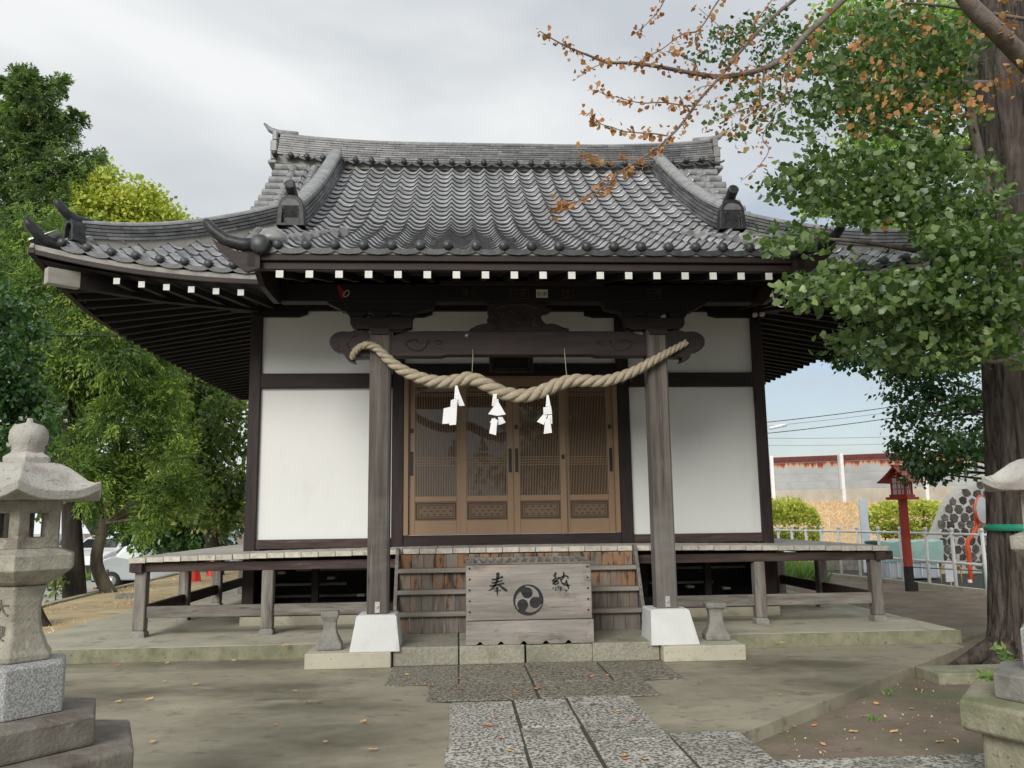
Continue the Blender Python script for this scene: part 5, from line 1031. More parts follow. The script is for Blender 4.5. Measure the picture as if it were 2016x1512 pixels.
# ------------------------------------------------------------------ beyond the fence
slab('road', [(8.9, 23), (10.2, 15.6), (30, 9), (60, 24), (16, 27)], -.35, -.085, 'asphalt', bevel=0)
bk = MB(); TOE = [(8.2, 26.6), (12.2, 25.2), (17, 23.4), (24, 21)]; TOP = [(13.0, 39.5), (17.3, 38.4), (21.5, 37.2), (30, 34.5)]
vs = []; nn_ = 14
for j in range(nn_+1):
    f = j/nn_
    for (a, c) in zip(TOE, TOP): vs.append((a[0]+(c[0]-a[0])*f, a[1]+(c[1]-a[1])*f, -.1+2.1*f**.8+.05*math.sin(7*f+a[0])))
bk.add(vs, [(j*4+i, j*4+i+1, (j+1)*4+i+1, (j+1)*4+i) for j in range(nn_) for i in range(3)]); o = bk.build('embankment', 'dry_grass', None, smooth=True); o['kind'] = 'structure'
P_ = RNG.uniform(0, 1, (26000, 3)); k_ = np.minimum(2, (P_[:, 0]*3).astype(int)); fr_ = P_[:, 0]*3-k_; TO, TP = np.array(TOE), np.array(TOP)
tx = TO[k_]*(1-fr_[:, None])+TO[k_+1]*fr_[:, None]; ty = TP[k_]*(1-fr_[:, None])+TP[k_+1]*fr_[:, None]; f = P_[:, 1]
xy = tx*(1-f[:, None])+ty*f[:, None]; pz = -.1+2.1*f**.8
MATS['straw_blade'] = leafmat('straw_blade', (.58, .40, .21), (.70, .53, .32), (.80, .68, .48), trans=(.3, .25, .15), rough=.8)
o = leaves('dry_grass', np.c_[xy, pz], .22, 'straw_blade', shape='blade', droop=-.3, aspect=.10); tag(o, 'short straw-coloured dry grass covering the railway embankment', 'dry grass')
# barrier wall along the top of the bank
nb_ = thing('barrier_wall', (19, 38, 2.0), 'tall grey steel barrier wall with rust-stained upper edge on top of the embankment', 'wall')
ps = [at(px, 985-(px-1522)*.035, Yb) for px, Yb in ((1380, 40.6), (1522, 39.0), (1660, 37.6), (1823, 36.0), (1965, 34.7), (2120, 33.4))]
rustn = mat('barrier_panel', (.33, .355, .365), (.42, .44, .45), scale=1.4, rough=.55, bump=.05, stains=[((.40, .36, .28), 2, .58, .85, (1, 1, .5))])
def rust_panel():
    """steel sheet with rust running down from its upper edge in streaks (local height drives where rust can be)"""
    mt = MATS['barrier_panel'].copy(); mt.name = 'barrier_top_panel'; MATS['barrier_top_panel'] = mt; t = mt.node_tree; L = t.links.new; b = t.nodes['Principled BSDF']
    tc = N(t, 'ShaderNodeTexCoord'); sp = N(t, 'ShaderNodeSeparateXYZ'); L(tc.outputs['Object'], sp.inputs[0])
    mp = N(t, 'ShaderNodeMapping'); mp.inputs['Scale'].default_value = (1, 1, .02); L(tc.outputs['Object'], mp.inputs['Vector'])
    n = N(t, 'ShaderNodeTexNoise', Scale=2.4, Detail=7, Roughness=.7); L(mp.outputs['Vector'], n.inputs['Vector'])
    r0 = ramp(t, [(.35, .02), (.72, .95)]); L(n.outputs['Fac'], r0.inputs['Fac'])
    h = N(t, 'ShaderNodeMath', operation='MULTIPLY_ADD'); L(sp.outputs['Z'], h.inputs[0]); h.inputs[1].default_value = -1.9; h.inputs[2].default_value = 1.0   # 1 at the foot, 0 at the top of a .5 m sheet
    sb = N(t, 'ShaderNodeMath', operation='SUBTRACT'); L(r0.outputs['Color'], sb.inputs[0]); L(h.outputs[0], sb.inputs[1])
    rr1 = ramp(t, [(.0, 0.), (.10, 1.)]); L(sb.outputs[0], rr1.inputs['Fac']); rr2 = ramp(t, [(.12, (.55, .24, .09)), (.30, (.15, .04, .03))]); L(sb.outputs[0], rr2.inputs['Fac'])
    old = b.inputs['Base Color'].links[0].from_socket; mxn = N(t, 'ShaderNodeMix'); mxn.data_type = 'RGBA'; L(rr1.outputs['Color'], mxn.inputs['Factor']); L(old, mxn.inputs[6]); L(rr2.outputs['Color'], mxn.inputs[7]); L(mxn.outputs[2], b.inputs['Base Color'])
rust_panel()
def wallpiece(name, a, c, z0, z1, t_, mt, bev=.0, inset=.0):
    d = (c-a); d.z = 0; l = d.length; yaw = math.atan2(d.y, d.x); m_ = (a+c)/2
    b = MB(); b.box((-l/2+inset, -t_/2, 0), (l/2-inset, t_/2, z1-z0)); o = b.build(name, mt, nb_, bevel=bev, origin=(0, 0, 0)); o.location = Vector((m_.x, m_.y, z0))-WP[nb_.name]; o.rotation_euler = (0, 0, yaw); return o
for i, (a, c) in enumerate(zip(ps, ps[1:])):
    zb_ = (a.z+c.z)/2; wallpiece('concrete_footing', a, c, 1.2, 2.52, .22, 'barrier_concrete', .02)
    for k, (z0, z1) in enumerate(((2.53, 2.88), (2.89, 3.24))): wallpiece('barrier_panel', a, c, z0, z1, .08, 'barrier_panel', .012, .13)
    wallpiece('barrier_panel', a, c, 3.25, 3.775, .08, 'barrier_top_panel', .012, .13); wallpiece('barrier_rail', a, c, 3.785, 3.88, .11, 'rust_band', .01, .13); wallpiece('barrier_rail', a, c, 3.885, 4.06, .09, 'rust_band', .01, .13)
for p in ps:
    box('barrier_post', (p.x-.075, p.y-.16, 1.9), (p.x+.075, p.y+.16, 4.13), 'rail_white', nb_, ch=.01)
# wires over the railway
for i, (y0, y1, r_, mt) in enumerate(((833, 801, .022, 'wire_black'), (841, 811, .010, 'wire_black'), (855, 823, .022, 'wire_black'), (865, 858, .012, 'wire_blue'), (879, 872, .010, 'wire_blue'))):
    L0, L1 = at(1380, y0+(y0-y1)*.6, 44), at(2100, y1-(y0-y1)*1.6, 44)
    ptsw = [L0.lerp(L1, k/16)+Vector((0, 0, -.9*4*(k/16)*(1-k/16)*.35+.25)) for k in range(17)]
    wirething('overhead_wire', ptsw, r_, mt, ('uppermost of the overhead railway wires right of the hall', 'thin second overhead railway wire from the top', 'thick third overhead railway wire from the top', 'pale fourth overhead railway wire from the top', 'lowest pale overhead railway wire')[i], 'wire', 'overhead wires behind the hall on the right')
b = MB(); b.tube([at(1515, 843, 44), at(1548, 836, 44)], .09, 8); tag(b.build('wire_fitting', 'rail_white', None, smooth=True), 'short pale tube clamped on an overhead wire beside the hall', 'wire fitting')
wirething('service_wire', [at(-60, 655, 12.5), at(100, 661, 12.7), at(285, 661, 12.9), at(470, 655, 13.0)], .013, 'wire_black', 'black cable crossing the trees at the left towards the eaves', 'wire')
wirething('guy_line', [at(60, 703, 17), at(170, 697, 16.6), at(270, 686, 16)], .010, 'wire_blue', 'thin pale green line below the black cable in the left trees', 'wire')
wirething('electric_cable', cat([at(1521, 572, 8.4), at(1524, 592, 8.35), at(1536, 604, 8.3), at(1549, 600, 8.3), at(1557, 584, 8.35), at(1556, 566, 8.4)], 4), .008, 'sticker_paper', 'pale electric cable hanging in a loop under the right corner of the porch eave', 'cable')
wirething('string', [at(1546, 533, 8.2), at(1640, 528, 8.2), at(1700, 529, 8.1)], .007, 'tarp_green', 'pale green string tied from the porch eave into the branches', 'string')
wirething('string', [at(1700, 529, 8.1), at(1800, 470, 8.0), at(1950, 400, 7.9), at(2030, 375, 7.9)], .005, 'green_paint', 'green string running up through the ginkgo leaves to the trunk', 'string')
# covered bin, boards, bollard, mirror, sign post
q0, q1 = at(1744, 1150, 19.3), at(1856, 1150, 19.3)
tp = thing('covered_rack', ((q0.x+q1.x)/2, 19.6, -.08), 'rack covered by a pale green tarpaulin over blue-white sheeting behind the fence', 'covered rack')
box('sheet', (q0.x+.03, 19.3, -.05), (q1.x-.03, 20.1, .42), 'sheet_blue', tp, ch=.02)
b = MB(); nx = 12; vs = []
for j, (yy, zz) in enumerate(((19.25, .34), (19.235, .60), (19.24, .81), (19.6, .83), (20.1, .80), (20.2, .4))):
    for i in range(nx): f = i/(nx-1); vs.append((q0.x-.05+(q1.x-q0.x+.1)*f, yy+.02*math.sin(9*f+j), zz-.035*math.sin(f*math.pi*3)**2+(.03*math.sin(5*f) if j in (0,) else 0)))
b.add(vs, [(j*nx+i, j*nx+i+1, (j+1)*nx+i+1, (j+1)*nx+i) for j in range(5) for i in range(nx-1)]); o = b.build('tarpaulin', 'tarp_green', tp, smooth=False); md = o.modifiers.new('s', 'SOLIDIFY'); md.thickness = .02
for i in range(7): box('rack_bar', (q0.x+.1+i*.19, 19.27, .0), (q0.x+.125+i*.19, 19.295, .40), 'rail_white', tp, ch=0)
# retaining wall of dark stones with pale joints
rw = thing('stone_wall', (13.2, 21.2, -.1), 'dark field-stone retaining wall with white mortar joints right of the covered rack', 'retaining wall')
wy = 21.0; base = [at(1835, 1165, wy), at(1990, 1165, wy)]; x0, x1 = base[0].x, base[1].x
def wtop(x): return np.interp(x, [x0, x0+.25, x0+.75, x0+1.1, x0+1.6, x1], [.45, .75, 1.75, 2.05, 2.15, 2.2])
b = MB(); pl = [(x0, -.1)]+[(x, wtop(x)) for x in lin(x0, x1, 10)]+[(x1, -.1)]; b.prism(pl, wy+.02, wy+.5); b.build('mortar_face', 'mortar', rw)
row = 0; z = .0
while z < 2.2:
    x = x0+(.14 if row % 2 else 0)
    while x < x1:
        if z+.13 < wtop(x+.05):
            s_ = random.uniform(.118, .14); m_ = random.choice((5, 6, 7)); a0 = random.uniform(-.5, .5); jx, jz = random.uniform(-.03, .03), random.uniform(-.02, .02); ring = [(x+jx+s_*random.uniform(.75, 1.12)*math.cos(a0+2*math.pi*k/m_), z+.12+jz+s_*random.uniform(.75, 1.2)*math.sin(a0+2*math.pi*k/m_)) for k in range(m_)]
            b = MB(); n_ = m_; b.add([(p[0], wy+.03, p[1]) for p in ring]+[(x+(p[0]-x)*.86, wy+.0, z+.12+(p[1]-z-.12)*.86) for p in ring], [(k, (k+1) % n_, n_+(k+1) % n_, n_+k) for k in range(n_)]+[tuple(range(n_, 2*n_))]); b.build('wall_stone', 'rock_dark', rw)
        x += .255
    z += .20; row += 1
q0, q1 = at(1628, 1140, 23.2), at(1752, 1140, 22.4)
bw_ = thing('block_wall', ((q0.x+q1.x)/2, 22.8, -.1), 'low concrete block wall in front of the dry embankment, behind the fence', 'wall')
for r_ in range(4):
    for i in range(7):
        f0, f1 = (i-.5*(r_ % 2))/6.5, (i+1-.5*(r_ % 2))/6.5; f0, f1 = max(0, f0), min(1, f1)
        if f1-f0 < .02: continue
        a, c = q0.lerp(q1, f0), q0.lerp(q1, f1); b = MB(); d = .006; b.add([(a.x+d, a.y, -.1+r_*.15), (c.x-d, c.y, -.1+r_*.15), (c.x-d, c.y+.12, -.1+r_*.15), (a.x+d, a.y+.12, -.1+r_*.15), (a.x+d, a.y, -.1+r_*.15+.14), (c.x-d, c.y, -.1+r_*.15+.14), (c.x-d, c.y+.12, -.1+r_*.15+.14), (a.x+d, a.y+.12, -.1+r_*.15+.14)],
            [(0, 3, 2, 1), (4, 5, 6, 7), (0, 1, 5, 4), (1, 2, 6, 5), (2, 3, 7, 6), (3, 0, 4, 7)]); b.build('block', 'block_wall', bw_)
q = at(1707, 1085, 22); b = MB(); b.box((q.x-.11, 22, -.1), (q.x+.11, 22.06, 1.82)); tag(b.build('marker_post', 'sheet_blue', None, bevel=.01), 'flat pale blue post standing between the two hedges', 'post')
mr = thing('traffic_mirror', (at(1908, 1160, 18.4).x, 18.4, -.1), 'orange-painted traffic mirror on a bent pipe pole beside the ginkgo trunk', 'traffic mirror')
pp = [at(x, y, 18.4) for x, y in ((1912, 1163), (1910, 1120), (1907, 1090), (1904, 1077), (1906, 1064), (1917, 1050), (1923, 1036), (1921, 1010), (1918, 992))]
b = MB(); b.tube(pp, .048, 10); b.build('mirror_pole', 'orange_paint', mr, smooth=True)
b = MB(); b.tube([pp[0]+Vector((0, -.0, .10)), pp[0]+Vector((0, 0, .24))], .051, 10); b.build('pole_band', 'rail_white', mr, smooth=True)
mc = at(1934, 1003, 18.3); b = MB(); b.lathe([(.001, 0), (.30, 0), (.31, .01), (.31, .05), (.001, .06)], (0, 0, 0), 28); b.v = [(mc.x+x*.8+z*.5, mc.y+.06-z+x*.5, mc.z+y) for x, y, z in b.v]; b.build('mirror_disc', 'car_silver', mr, smooth=False)
b = MB(); b.tube([(mc.x+.31*math.cos(a)*.8, mc.y+.31*math.cos(a)*.5, mc.z+.31*math.sin(a)) for a in lin(0, 2*math.pi, 29)], .018, 6); b.build('mirror_rim', 'orange_paint', mr, smooth=True)
q = at(1874, 1160, 17.9); sb_ = thing('notice_board', (q.x, 17.9, -.1), 'blank white notice plate standing low behind the fence', 'notice board')
box('plate', (q.x-.12, 17.88, -.02), (q.x+.12, 17.9, .40), 'rail_white', sb_, ch=.004); box('leg', (q.x-.01, 17.901, -.1), (q.x+.01, 17.92, .2), 'rail_white', sb_, ch=0)
for px, w_ in ((1862, .16), (1890, .12)):
    q = at(px, 1160, 18.1); b = MB(); b.tube([(q.x-w_/2, 18.1, -.1), (q.x-w_/2, 18.1, .22), (q.x-w_/4, 18.1, .30), (q.x+w_/4, 18.1, .30), (q.x+w_/2, 18.1, .22), (q.x+w_/2, 18.1, -.1)], .018, 8)
    tag(b.build('hoop_barrier', 'yellow_paint', None, smooth=True), 'yellow hoop barrier %s the white notice plate' % ('left of' if px < 1870 else 'right of'), 'hoop barrier', 'yellow hoops by the notice plate')
q0, q1 = at(1800, 1118, 17.2), at(1945, 1125, 15.9); gf = thing('green_fence', ((q0.x+q1.x)/2, (q0.y+q1.y)/2, -.1), 'thin green wire fence rail and post next to the trunk', 'fence')
b = MB(); b.tube([q0+Vector((.25, .5, -.02)), q1+Vector((.25, .5, -.03))], .012, 6); b.build('top_wire', 'green_paint', gf)
b = MB(); b.tube([(q1.x+.16, q1.y+.4, -.1), (q1.x+.16, q1.y+.4, .42)], .022, 8); b.build('fence_post', 'green_paint', gf)
q = at(1911, 993, 22.0); sg = thing('road_sign', (q.x, 22, -.1), 'blank white square sign behind the traffic mirror', 'sign')
box('sign_plate', (q.x-.16, 21.98, q.z-.14), (q.x+.16, 22, q.z+.16), 'rail_white', sg, ch=.004); box('sign_post', (q.x-.02, 22.001, -.1), (q.x+.02, 22.03, q.z+.1), 'rail_white', sg, ch=0)
# ------------------------------------------------------------------ left: cones, cars, barrier
def cone(px, py, Y, lb):
    q = at(px, py, Y); x, z = q.x, .0
    t = thing('traffic_cone', (x, Y, z-.02), lb, 'traffic cone', 'red traffic cones by the car park')
    b = MB(); b.lathe([(.15, .03), (.14, .05), (.03, .62), (.022, .66)], (x, Y, z), 16); b.build('cone_body', 'cone_red', t, smooth=True)
    box('cone_base', (x-.19, Y-.19, z-.02), (x+.19, Y+.19, z+.03), 'cone_red' if px < 300 else 'car_black', t, ch=.01)
cone(281, 1160, 19.0, 'red traffic cone half hidden by the front left veranda post'); cone(385, 1148, 20.2, 'red traffic cone seen under the veranda, nearer to its corner'); cone(417, 1140, 22.0, 'red traffic cone seen under the veranda, farther back')
def car(x, y, yaw, body, label, L=3.4, W=1.48, Hh=1.75, hood=.62):
    t = thing('parked_car', (x, y, -.50), label, 'car', 'cars in the gravel car park'); t.rotation_euler = (0, 0, yaw)
    def pt(o): o.parent = t; o.location = (0, 0, 0); return o
    h = L/2; pr = [(-h, .30), (-h-.02, .45), (-h+.02, .80), (-h+hood*.5, .93), (-h+hood, 1.02), (-h+hood+.55, Hh-.10), (-h+hood+.9, Hh), (h-.25, Hh-.02), (h-.06, 1.05), (h, .8), (h, .30)]
    b = MB(); n = len(pr)
    for s_ in (0,):
        ring = lambda yy, sh: [(px_, yy*(1-(.12 if pz_ > 1.1 else 0)), pz_) for px_, pz_ in pr]
        b.add(ring(-W/2, 0)+ring(W/2, 0), [tuple(range(n)), tuple(range(2*n-1, n-1, -1))]+[(i, n+i, n+(i+1) % n, (i+1) % n) for i in range(n)])
    pt(b.build('car_body', body, None, bevel=.05, origin=(0, 0, 0)))
    for s_ in (-1, 1):
        yy = s_*W/2*.945
        b = MB(); b.add([(-h+hood+.12, yy*1.0+s_*.03, 1.10), (-h+hood+.55, yy*.95+s_*.0, Hh-.2), (.25, yy*.95, Hh-.2), (.25, yy+s_*.03, 1.10), (-h+hood+.12, yy*.9, 1.10), (-h+hood+.55, yy*.85, Hh-.2), (.25, yy*.85, Hh-.2), (.25, yy*.9, 1.10)], [(0, 1, 2, 3), (7, 6, 5, 4), (0, 4, 5, 1), (1, 5, 6, 2), (2, 6, 7, 3), (3, 7, 4, 0)]); pt(b.build('side_window', 'car_glass', None, origin=(0, 0, 0)))
        b = MB(); b.add([(.33, yy+s_*.03, 1.10), (.33, yy*.95, Hh-.2), (h-.35, yy*.95, Hh-.2), (h-.2, yy+s_*.03, 1.10), (.33, yy*.9, 1.10), (.33, yy*.85, Hh-.2), (h-.35, yy*.85, Hh-.2), (h-.2, yy*.9, 1.10)], [(0, 1, 2, 3), (7, 6, 5, 4), (0, 4, 5, 1), (1, 5, 6, 2), (2, 6, 7, 3), (3, 7, 4, 0)]); pt(b.build('side_window', 'car_glass', None, origin=(0, 0, 0)))
        for wx in (-h+.55, h-.6):
            b = MB(); b.lathe([(.15, -.09), (.27, -.10), (.29, -.06), (.29, .06), (.27, .10), (.15, .09)], (0, 0, 0), 20); b.v = [(wx+x, s_*(W/2-.09)+z, .29+y) for x, y, z in b.v]; pt(b.build('tyre', 'car_black', None, smooth=True, origin=(0, 0, 0)))
            b = MB(); b.lathe([(.001, -.1), (.15, -.09), (.16, 0), (.15, .09), (.001, .1)], (0, 0, 0), 14); b.v = [(wx+x, s_*(W/2-.075)+z, .29+y) for x, y, z in b.v]; pt(b.build('rim', 'aluminium', None, smooth=True, origin=(0, 0, 0)))
        b = MB(); b.lathe([(.001, 0), (.09, .0), (.11, .03), (.09, .06), (.001, .07)], (0, 0, 0), 12); b.v = [(-h-.03+z+.0, s_*(W/2-.22)+x*1.3, .74+y) for x, y, z in b.v]; pt(b.build('headlight', 'aluminium', None, smooth=True, origin=(0, 0, 0)))
        b = MB(); b.lathe([(.001, 0), (.05, .0), (.05, .02)], (0, 0, 0), 10); b.v = [(-h-.045+z, s_*(W/2-.25)+x, .42+y) for x, y, z in b.v]; pt(b.build('fog_lamp', 'yellow_paint', None, origin=(0, 0, 0)))
    b = MB(); b.add([(-h+hood+.03, -W*.42, 1.06), (-h+hood+.03, W*.42, 1.06), (-h+hood+.50, W*.37, Hh-.16), (-h+hood+.50, -W*.37, Hh-.16), (-h+hood+.13, -W*.42, 1.05), (-h+hood+.13, W*.42, 1.05), (-h+hood+.6, W*.37, Hh-.18), (-h+hood+.6, -W*.37, Hh-.18)], [(0, 1, 2, 3), (7, 6, 5, 4), (0, 4, 5, 1), (1, 5, 6, 2), (2, 6, 7, 3), (3, 7, 4, 0)]); b.v = [(x-.04, y, z+.03) for x, y, z in b.v]; pt(b.build('windscreen', 'car_glass', None, origin=(0, 0, 0)))
    b = MB(); b.box((-h-.04, -W*.42, .26), (-h+.1, W*.42, .50)); pt(b.build('bumper', 'car_black', None, bevel=.02, origin=(0, 0, 0)))
    return t
q = at(200, 1140, 26.5); car(q.x+1.95, 26.5, math.radians(2), 'car_silver', 'pale silver van seen behind the left end of the veranda, facing left', L=3.9)
q = at(215, 1130, 33); car(q.x, 33, math.radians(82), 'car_white', 'white car with yellow fog lamps facing the camera between the two tree trunks', L=3.9, W=1.7, Hh=1.5, hood=1.0)
q = at(150, 1130, 34); car(q.x-2.0, 35, math.radians(75), 'car_white', 'white car farthest left, mostly hidden behind the stone lantern', L=3.9, W=1.7, Hh=1.5, hood=1.0)
bc = thing('bar_barrier', (-6.95, 17.8, 0), 'low black and yellow striped bar barrier on a thin post by the kerb', 'barrier')
p0, p1 = at(182, 1158, 18.2), at(276, 1156, 19.0)
for i in range(14):
    a, c = p0.lerp(p1, i/14), p0.lerp(p1, (i+1)/14); b = MB(); b.tube([a, c], .022, 8); b.build('bar_stripe', 'car_black' if i % 2 else 'yellow_paint', bc)
q = at(207, 1170, 18.3); b = MB(); b.tube([(q.x, 18.3, -.02), (q.x+.02, 18.3, .52)], .03, 8); b.build('bar_post', 'bark_pale', bc)
q = at(248, 1178, 16.1); b = MB(); b.box((q.x-.18, 16.05, .10), (q.x+.18, 16.35, .19)); tag(b.build('drain_block', 'stool_stone', None, bevel=.01), 'small dark concrete block lying on the dry earth bank', 'block')
q = at(88, 1215, 12.3); b = MB(); b.tube([(q.x-.35, 12.5, .38), (q.x-.12, 12.3, .22), (q.x+.14, 12.1, .11)], [.16, .12, .05], 9); tag(b.build('root_stump', 'bark_dark', None, smooth=True), 'dark slanting root stump beside the left stone lantern', 'stump')
# ------------------------------------------------------------------ trees
def limb_tree(root, trunk_pts, trunk_r, tips, mt_trunk, mt_limb, r_l=.05):
    b = MB(); b.tube(cat(trunk_pts, 4), list(np.interp(np.linspace(0, len(trunk_r)-1, 4*(len(trunk_pts)-1)+1), range(len(trunk_r)), trunk_r)), 14); b.build('trunk', mt_trunk, root, smooth=True)
    tp_ = [Vector(p) for p in trunk_pts]; b = MB()
    for c in tips:
        c = Vector(c); best = min(tp_[len(tp_)//3:] or tp_, key=lambda p: (p-c).length+abs(p.z-c.z+.6)*.6)
        mid = best.lerp(c, .5)+Vector((random.uniform(-.2, .2), random.uniform(-.2, .2), random.uniform(-.1, .3)))*min(1, (c-best).length/3)
        b.tube(cat([best, mid, c], 4), [r_l*(1-.085*i) for i in range(9)], 6)
        for _ in range(2):
            e = mid+Vector((random.uniform(-1, 1), random.uniform(-1, 1), random.uniform(-.4, .7)))*(c-best).length*.3; b.tube([mid, e], [r_l*.45, r_l*.12], 5)
    if tips: b.build('limbs', mt_limb, root, smooth=True)['kind'] = 'stuff'
def crown(name, root, blobs, size, mt, dens=1., shape='oval', droop=.3, sub=(16, .36), flat=0., aspect=.5, outw=.5, frond=False):
    """blobs: (centre, radius). Leaves gather in small clumps over and inside each blob; sky shows between the clumps"""
    PP, OO, TT = [], [], []
    for c, r in blobs:
        c = np.array(c); ns = max(9, int(sub[0]*1.7*(r/.5)**1.9*dens)); d = RNG.normal(size=(ns, 3)); d /= np.linalg.norm(d, axis=1)[:, None]; rad = r*RNG.uniform(.35, 1.0, ns)**.55
        cc_ = c+d*rad[:, None]*np.array([1, 1, .85])
        for q, dd in zip(cc_, d):
            sr = sub[1]*RNG.uniform(.6, 1.25)
            if frond:
                tv = RNG.uniform(.0, .8)
                for _ in range(6):
                    ax = dd*.8+RNG.normal(size=3)*.55+np.array([0, 0, -droop]); ax /= np.linalg.norm(ax); la = np.cross(ax, RNG.normal(size=3)*.5+np.array([0, 0, 1.])); la /= np.linalg.norm(la)+1e-6
                    m_ = 24; tt = RNG.uniform(0, 1, m_); sg = RNG.choice([-1, 1], m_); L_ = sr*1.9; w_ = sg*(1-tt)*RNG.uniform(0, .42, m_)*L_
                    PP.append(q+ax*(tt*L_)[:, None]+la*w_[:, None]-np.array([0, 0, 1])*(tt**2*L_*.25)[:, None]); OO.append(ax*.9+la*(sg*.7)[:, None]-np.array([0, 0, .25])); TT.append(np.clip(RNG.normal(tv+.25*tt, .12, m_), 0, 1))
                continue
            nl = int(5*(sr/size)**2*RNG.uniform(.6, 1.3))+5
            g = RNG.normal(size=(nl, 3))*sr*np.array([.55, .55, .30 if flat else .42]); PP.append(q+g); o_ = g/(np.linalg.norm(g, axis=1)[:, None]+1e-6)*outw+dd*outw*.8; OO.append(o_); TT.append(np.clip(RNG.normal(RNG.uniform(.2, .7), .2, nl), 0, 1))
    P = np.concatenate(PP); print(name, root.name, len(P)); return leaves(name, P, size, mt, root, shape, droop, flat, np.concatenate(TT), np.concatenate(OO), aspect=aspect)
def PB(lst, Y, jit=.6):
    out = []
    for it in lst:
        x, y, r = it[:3]; Yv = (it[3] if len(it) > 3 else Y)+random.uniform(-jit, jit); out.append((tuple(at(x, y, Yv)), r/F*Yv))
    return out
def tree(name, label, catn, base, trunk_px, radii, blobs, Y, size, mt, bark='bark_dark', limb=None, dens=1., group=None, jit=.6, ntips=99, **k):
    t = thing(name, base, label, catn, group); bl = PB(blobs, Y, jit)
    limb_tree(t, [tuple(base)]+[tuple(at(x, y, yy)) for x, y, yy in trunk_px], radii, [c for c, r in bl][:ntips], bark, limb or bark, k.pop('limb_r', .035))
    crown('foliage', t, bl, size, mt, dens, **k); return t
# tall conifer, far left: foliage carried along stepped branches
CONE = [(41, 150, 7), (41, 165, 9), (42, 182, 12), (43, 205, 14)]
for (x0, y0, x1, y1, r0, r1) in ((42, 170, 66, 152, 10, 6), (42, 178, 8, 172, 11, 7), (46, 205, 122, 168, 15, 7), (44, 215, 4, 235, 16, 14), (50, 235, 100, 225, 18, 12), (48, 240, 152, 236, 17, 8), (60, 265, 132, 262, 18, 10), (46, 265, -10, 290, 22, 20), (50, 290, 105, 290, 22, 14),
    (60, 330, 190, 311, 22, 9), (50, 320, -10, 350, 26, 24), (55, 350, 140, 345, 26, 16), (50, 375, 110, 385, 30, 22), (40, 385, -15, 410, 30, 28), (50, 415, 110, 425, 32, 26), (40, 440, -15, 460, 32, 30), (50, 460, 100, 470, 34, 30), (40, 490, 0, 520, 34, 34)):
    for i in range(5): f = i/4; CONE.append((x0+(x1-x0)*f, y0+(y1-y0)*f+4*math.sin(f*3)-3, r0+(r1-r0)*f))
tree('conifer_tree', 'tall dark conifer with stepped branches at the far left, highest tree in view', 'tree', (-11.6, 23, -.1), [(42, 700, 23), (46, 400, 23), (42, 240, 23), (40, 160, 23)], [.25, .15, .08, .04, .02],
     CONE, 23, .085, 'leaf_conifer_dark', dens=.27, shape='spray', droop=-.05, sub=(18, .17), aspect=.42, outw=.9, frond=True)
# yellow-green broadleaf behind the roof
tree('yellow_tree', 'bright yellow-green round-headed tree rising behind the left roof wing', 'tree', (-9.0, 31, -.1), [(255, 700, 31), (255, 480, 31), (250, 420, 31)], [.3, .25, .15, .06],
     [(205, 345, 24), (180, 362, 22), (150, 385, 28), (120, 372, 20), (200, 400, 34), (240, 400, 34), (275, 395, 32), (305, 410, 28), (325, 440, 30), (230, 440, 44), (280, 445, 42), (180, 430, 38), (350, 440, 16), (130, 420, 30)], 31, .17, 'leaf_yellow', dens=1.0, sub=(14, .42))
# big feathery cypress, upper part and lower hanging branches
tree('cypress_tree', 'big feathery cypress with drooping yellow-green sprays filling the left background', 'tree', (-7.25, 17.0, -.5), [(140, 1000, 17), (135, 800, 17), (125, 600, 17), (115, 480, 17)], [.24, .17, .14, .10, .04],
     [(60, 500, 45), (110, 470, 38), (150, 520, 50), (40, 560, 50), (100, 570, 55), (165, 590, 55), (220, 570, 40), (60, 630, 50), (130, 650, 55), (200, 650, 55), (260, 640, 42), (300, 620, 40, 18), (90, 700, 50), (160, 720, 50), (230, 700, 48), (290, 700, 42), (120, 770, 38), (190, 770, 42), (250, 760, 40), (300, 770, 42), (150, 450, 30), (210, 480, 30), (45, 440, 35)], 17.2, .078, 'leaf_conifer', dens=.85, shape='spray', droop=.45, sub=(20, .26), aspect=.38, outw=.8, frond=True, jit=1.0)
tree('cypress_tree', 'lower leaning cypress with pale trunk and spreading sprays right of the stone lantern', 'tree', (-6.85, 17.6, .0), [(190, 1110, 17.5), (205, 1030, 17.4), (235, 900, 17.4), (270, 800, 17.4)], [.15, .12, .10, .07, .03],
     [(230, 820, 36), (290, 810, 40), (330, 780, 30), (150, 880, 32), (210, 880, 40), (270, 870, 42), (325, 850, 34), (170, 940, 38), (230, 945, 42), (290, 930, 44), (335, 900, 32), (200, 985, 28), (260, 990, 34), (320, 975, 36), (355, 950, 26), (130, 920, 22), (370, 1000, 22), (290, 1020, 24)], 16.8, .072, 'leaf_conifer', bark='bark_pale', dens=.9, shape='spray', droop=.15, sub=(22, .23), aspect=.40, outw=.9, frond=True, jit=.8)
# near broadleaf at the left edge
tree('camellia_tree', 'glossy dark broadleaf tree at the left edge behind the lantern finial', 'tree', (-7.7, 12.2, .0), [(-60, 900, 12.2), (-50, 700, 12.2)], [.18, .14, .08],
     [(0, 590, 34), (40, 600, 24), (10, 650, 40), (55, 660, 24), (0, 710, 42), (45, 720, 30), (20, 780, 40), (75, 790, 28), (30, 840, 38), (90, 830, 24), (5, 880, 38), (60, 880, 30), (-30, 640, 50), (-30, 760, 60)], 12.2, .085, 'leaf_dark', dens=2.0, droop=.4, sub=(16, .17), jit=.4)
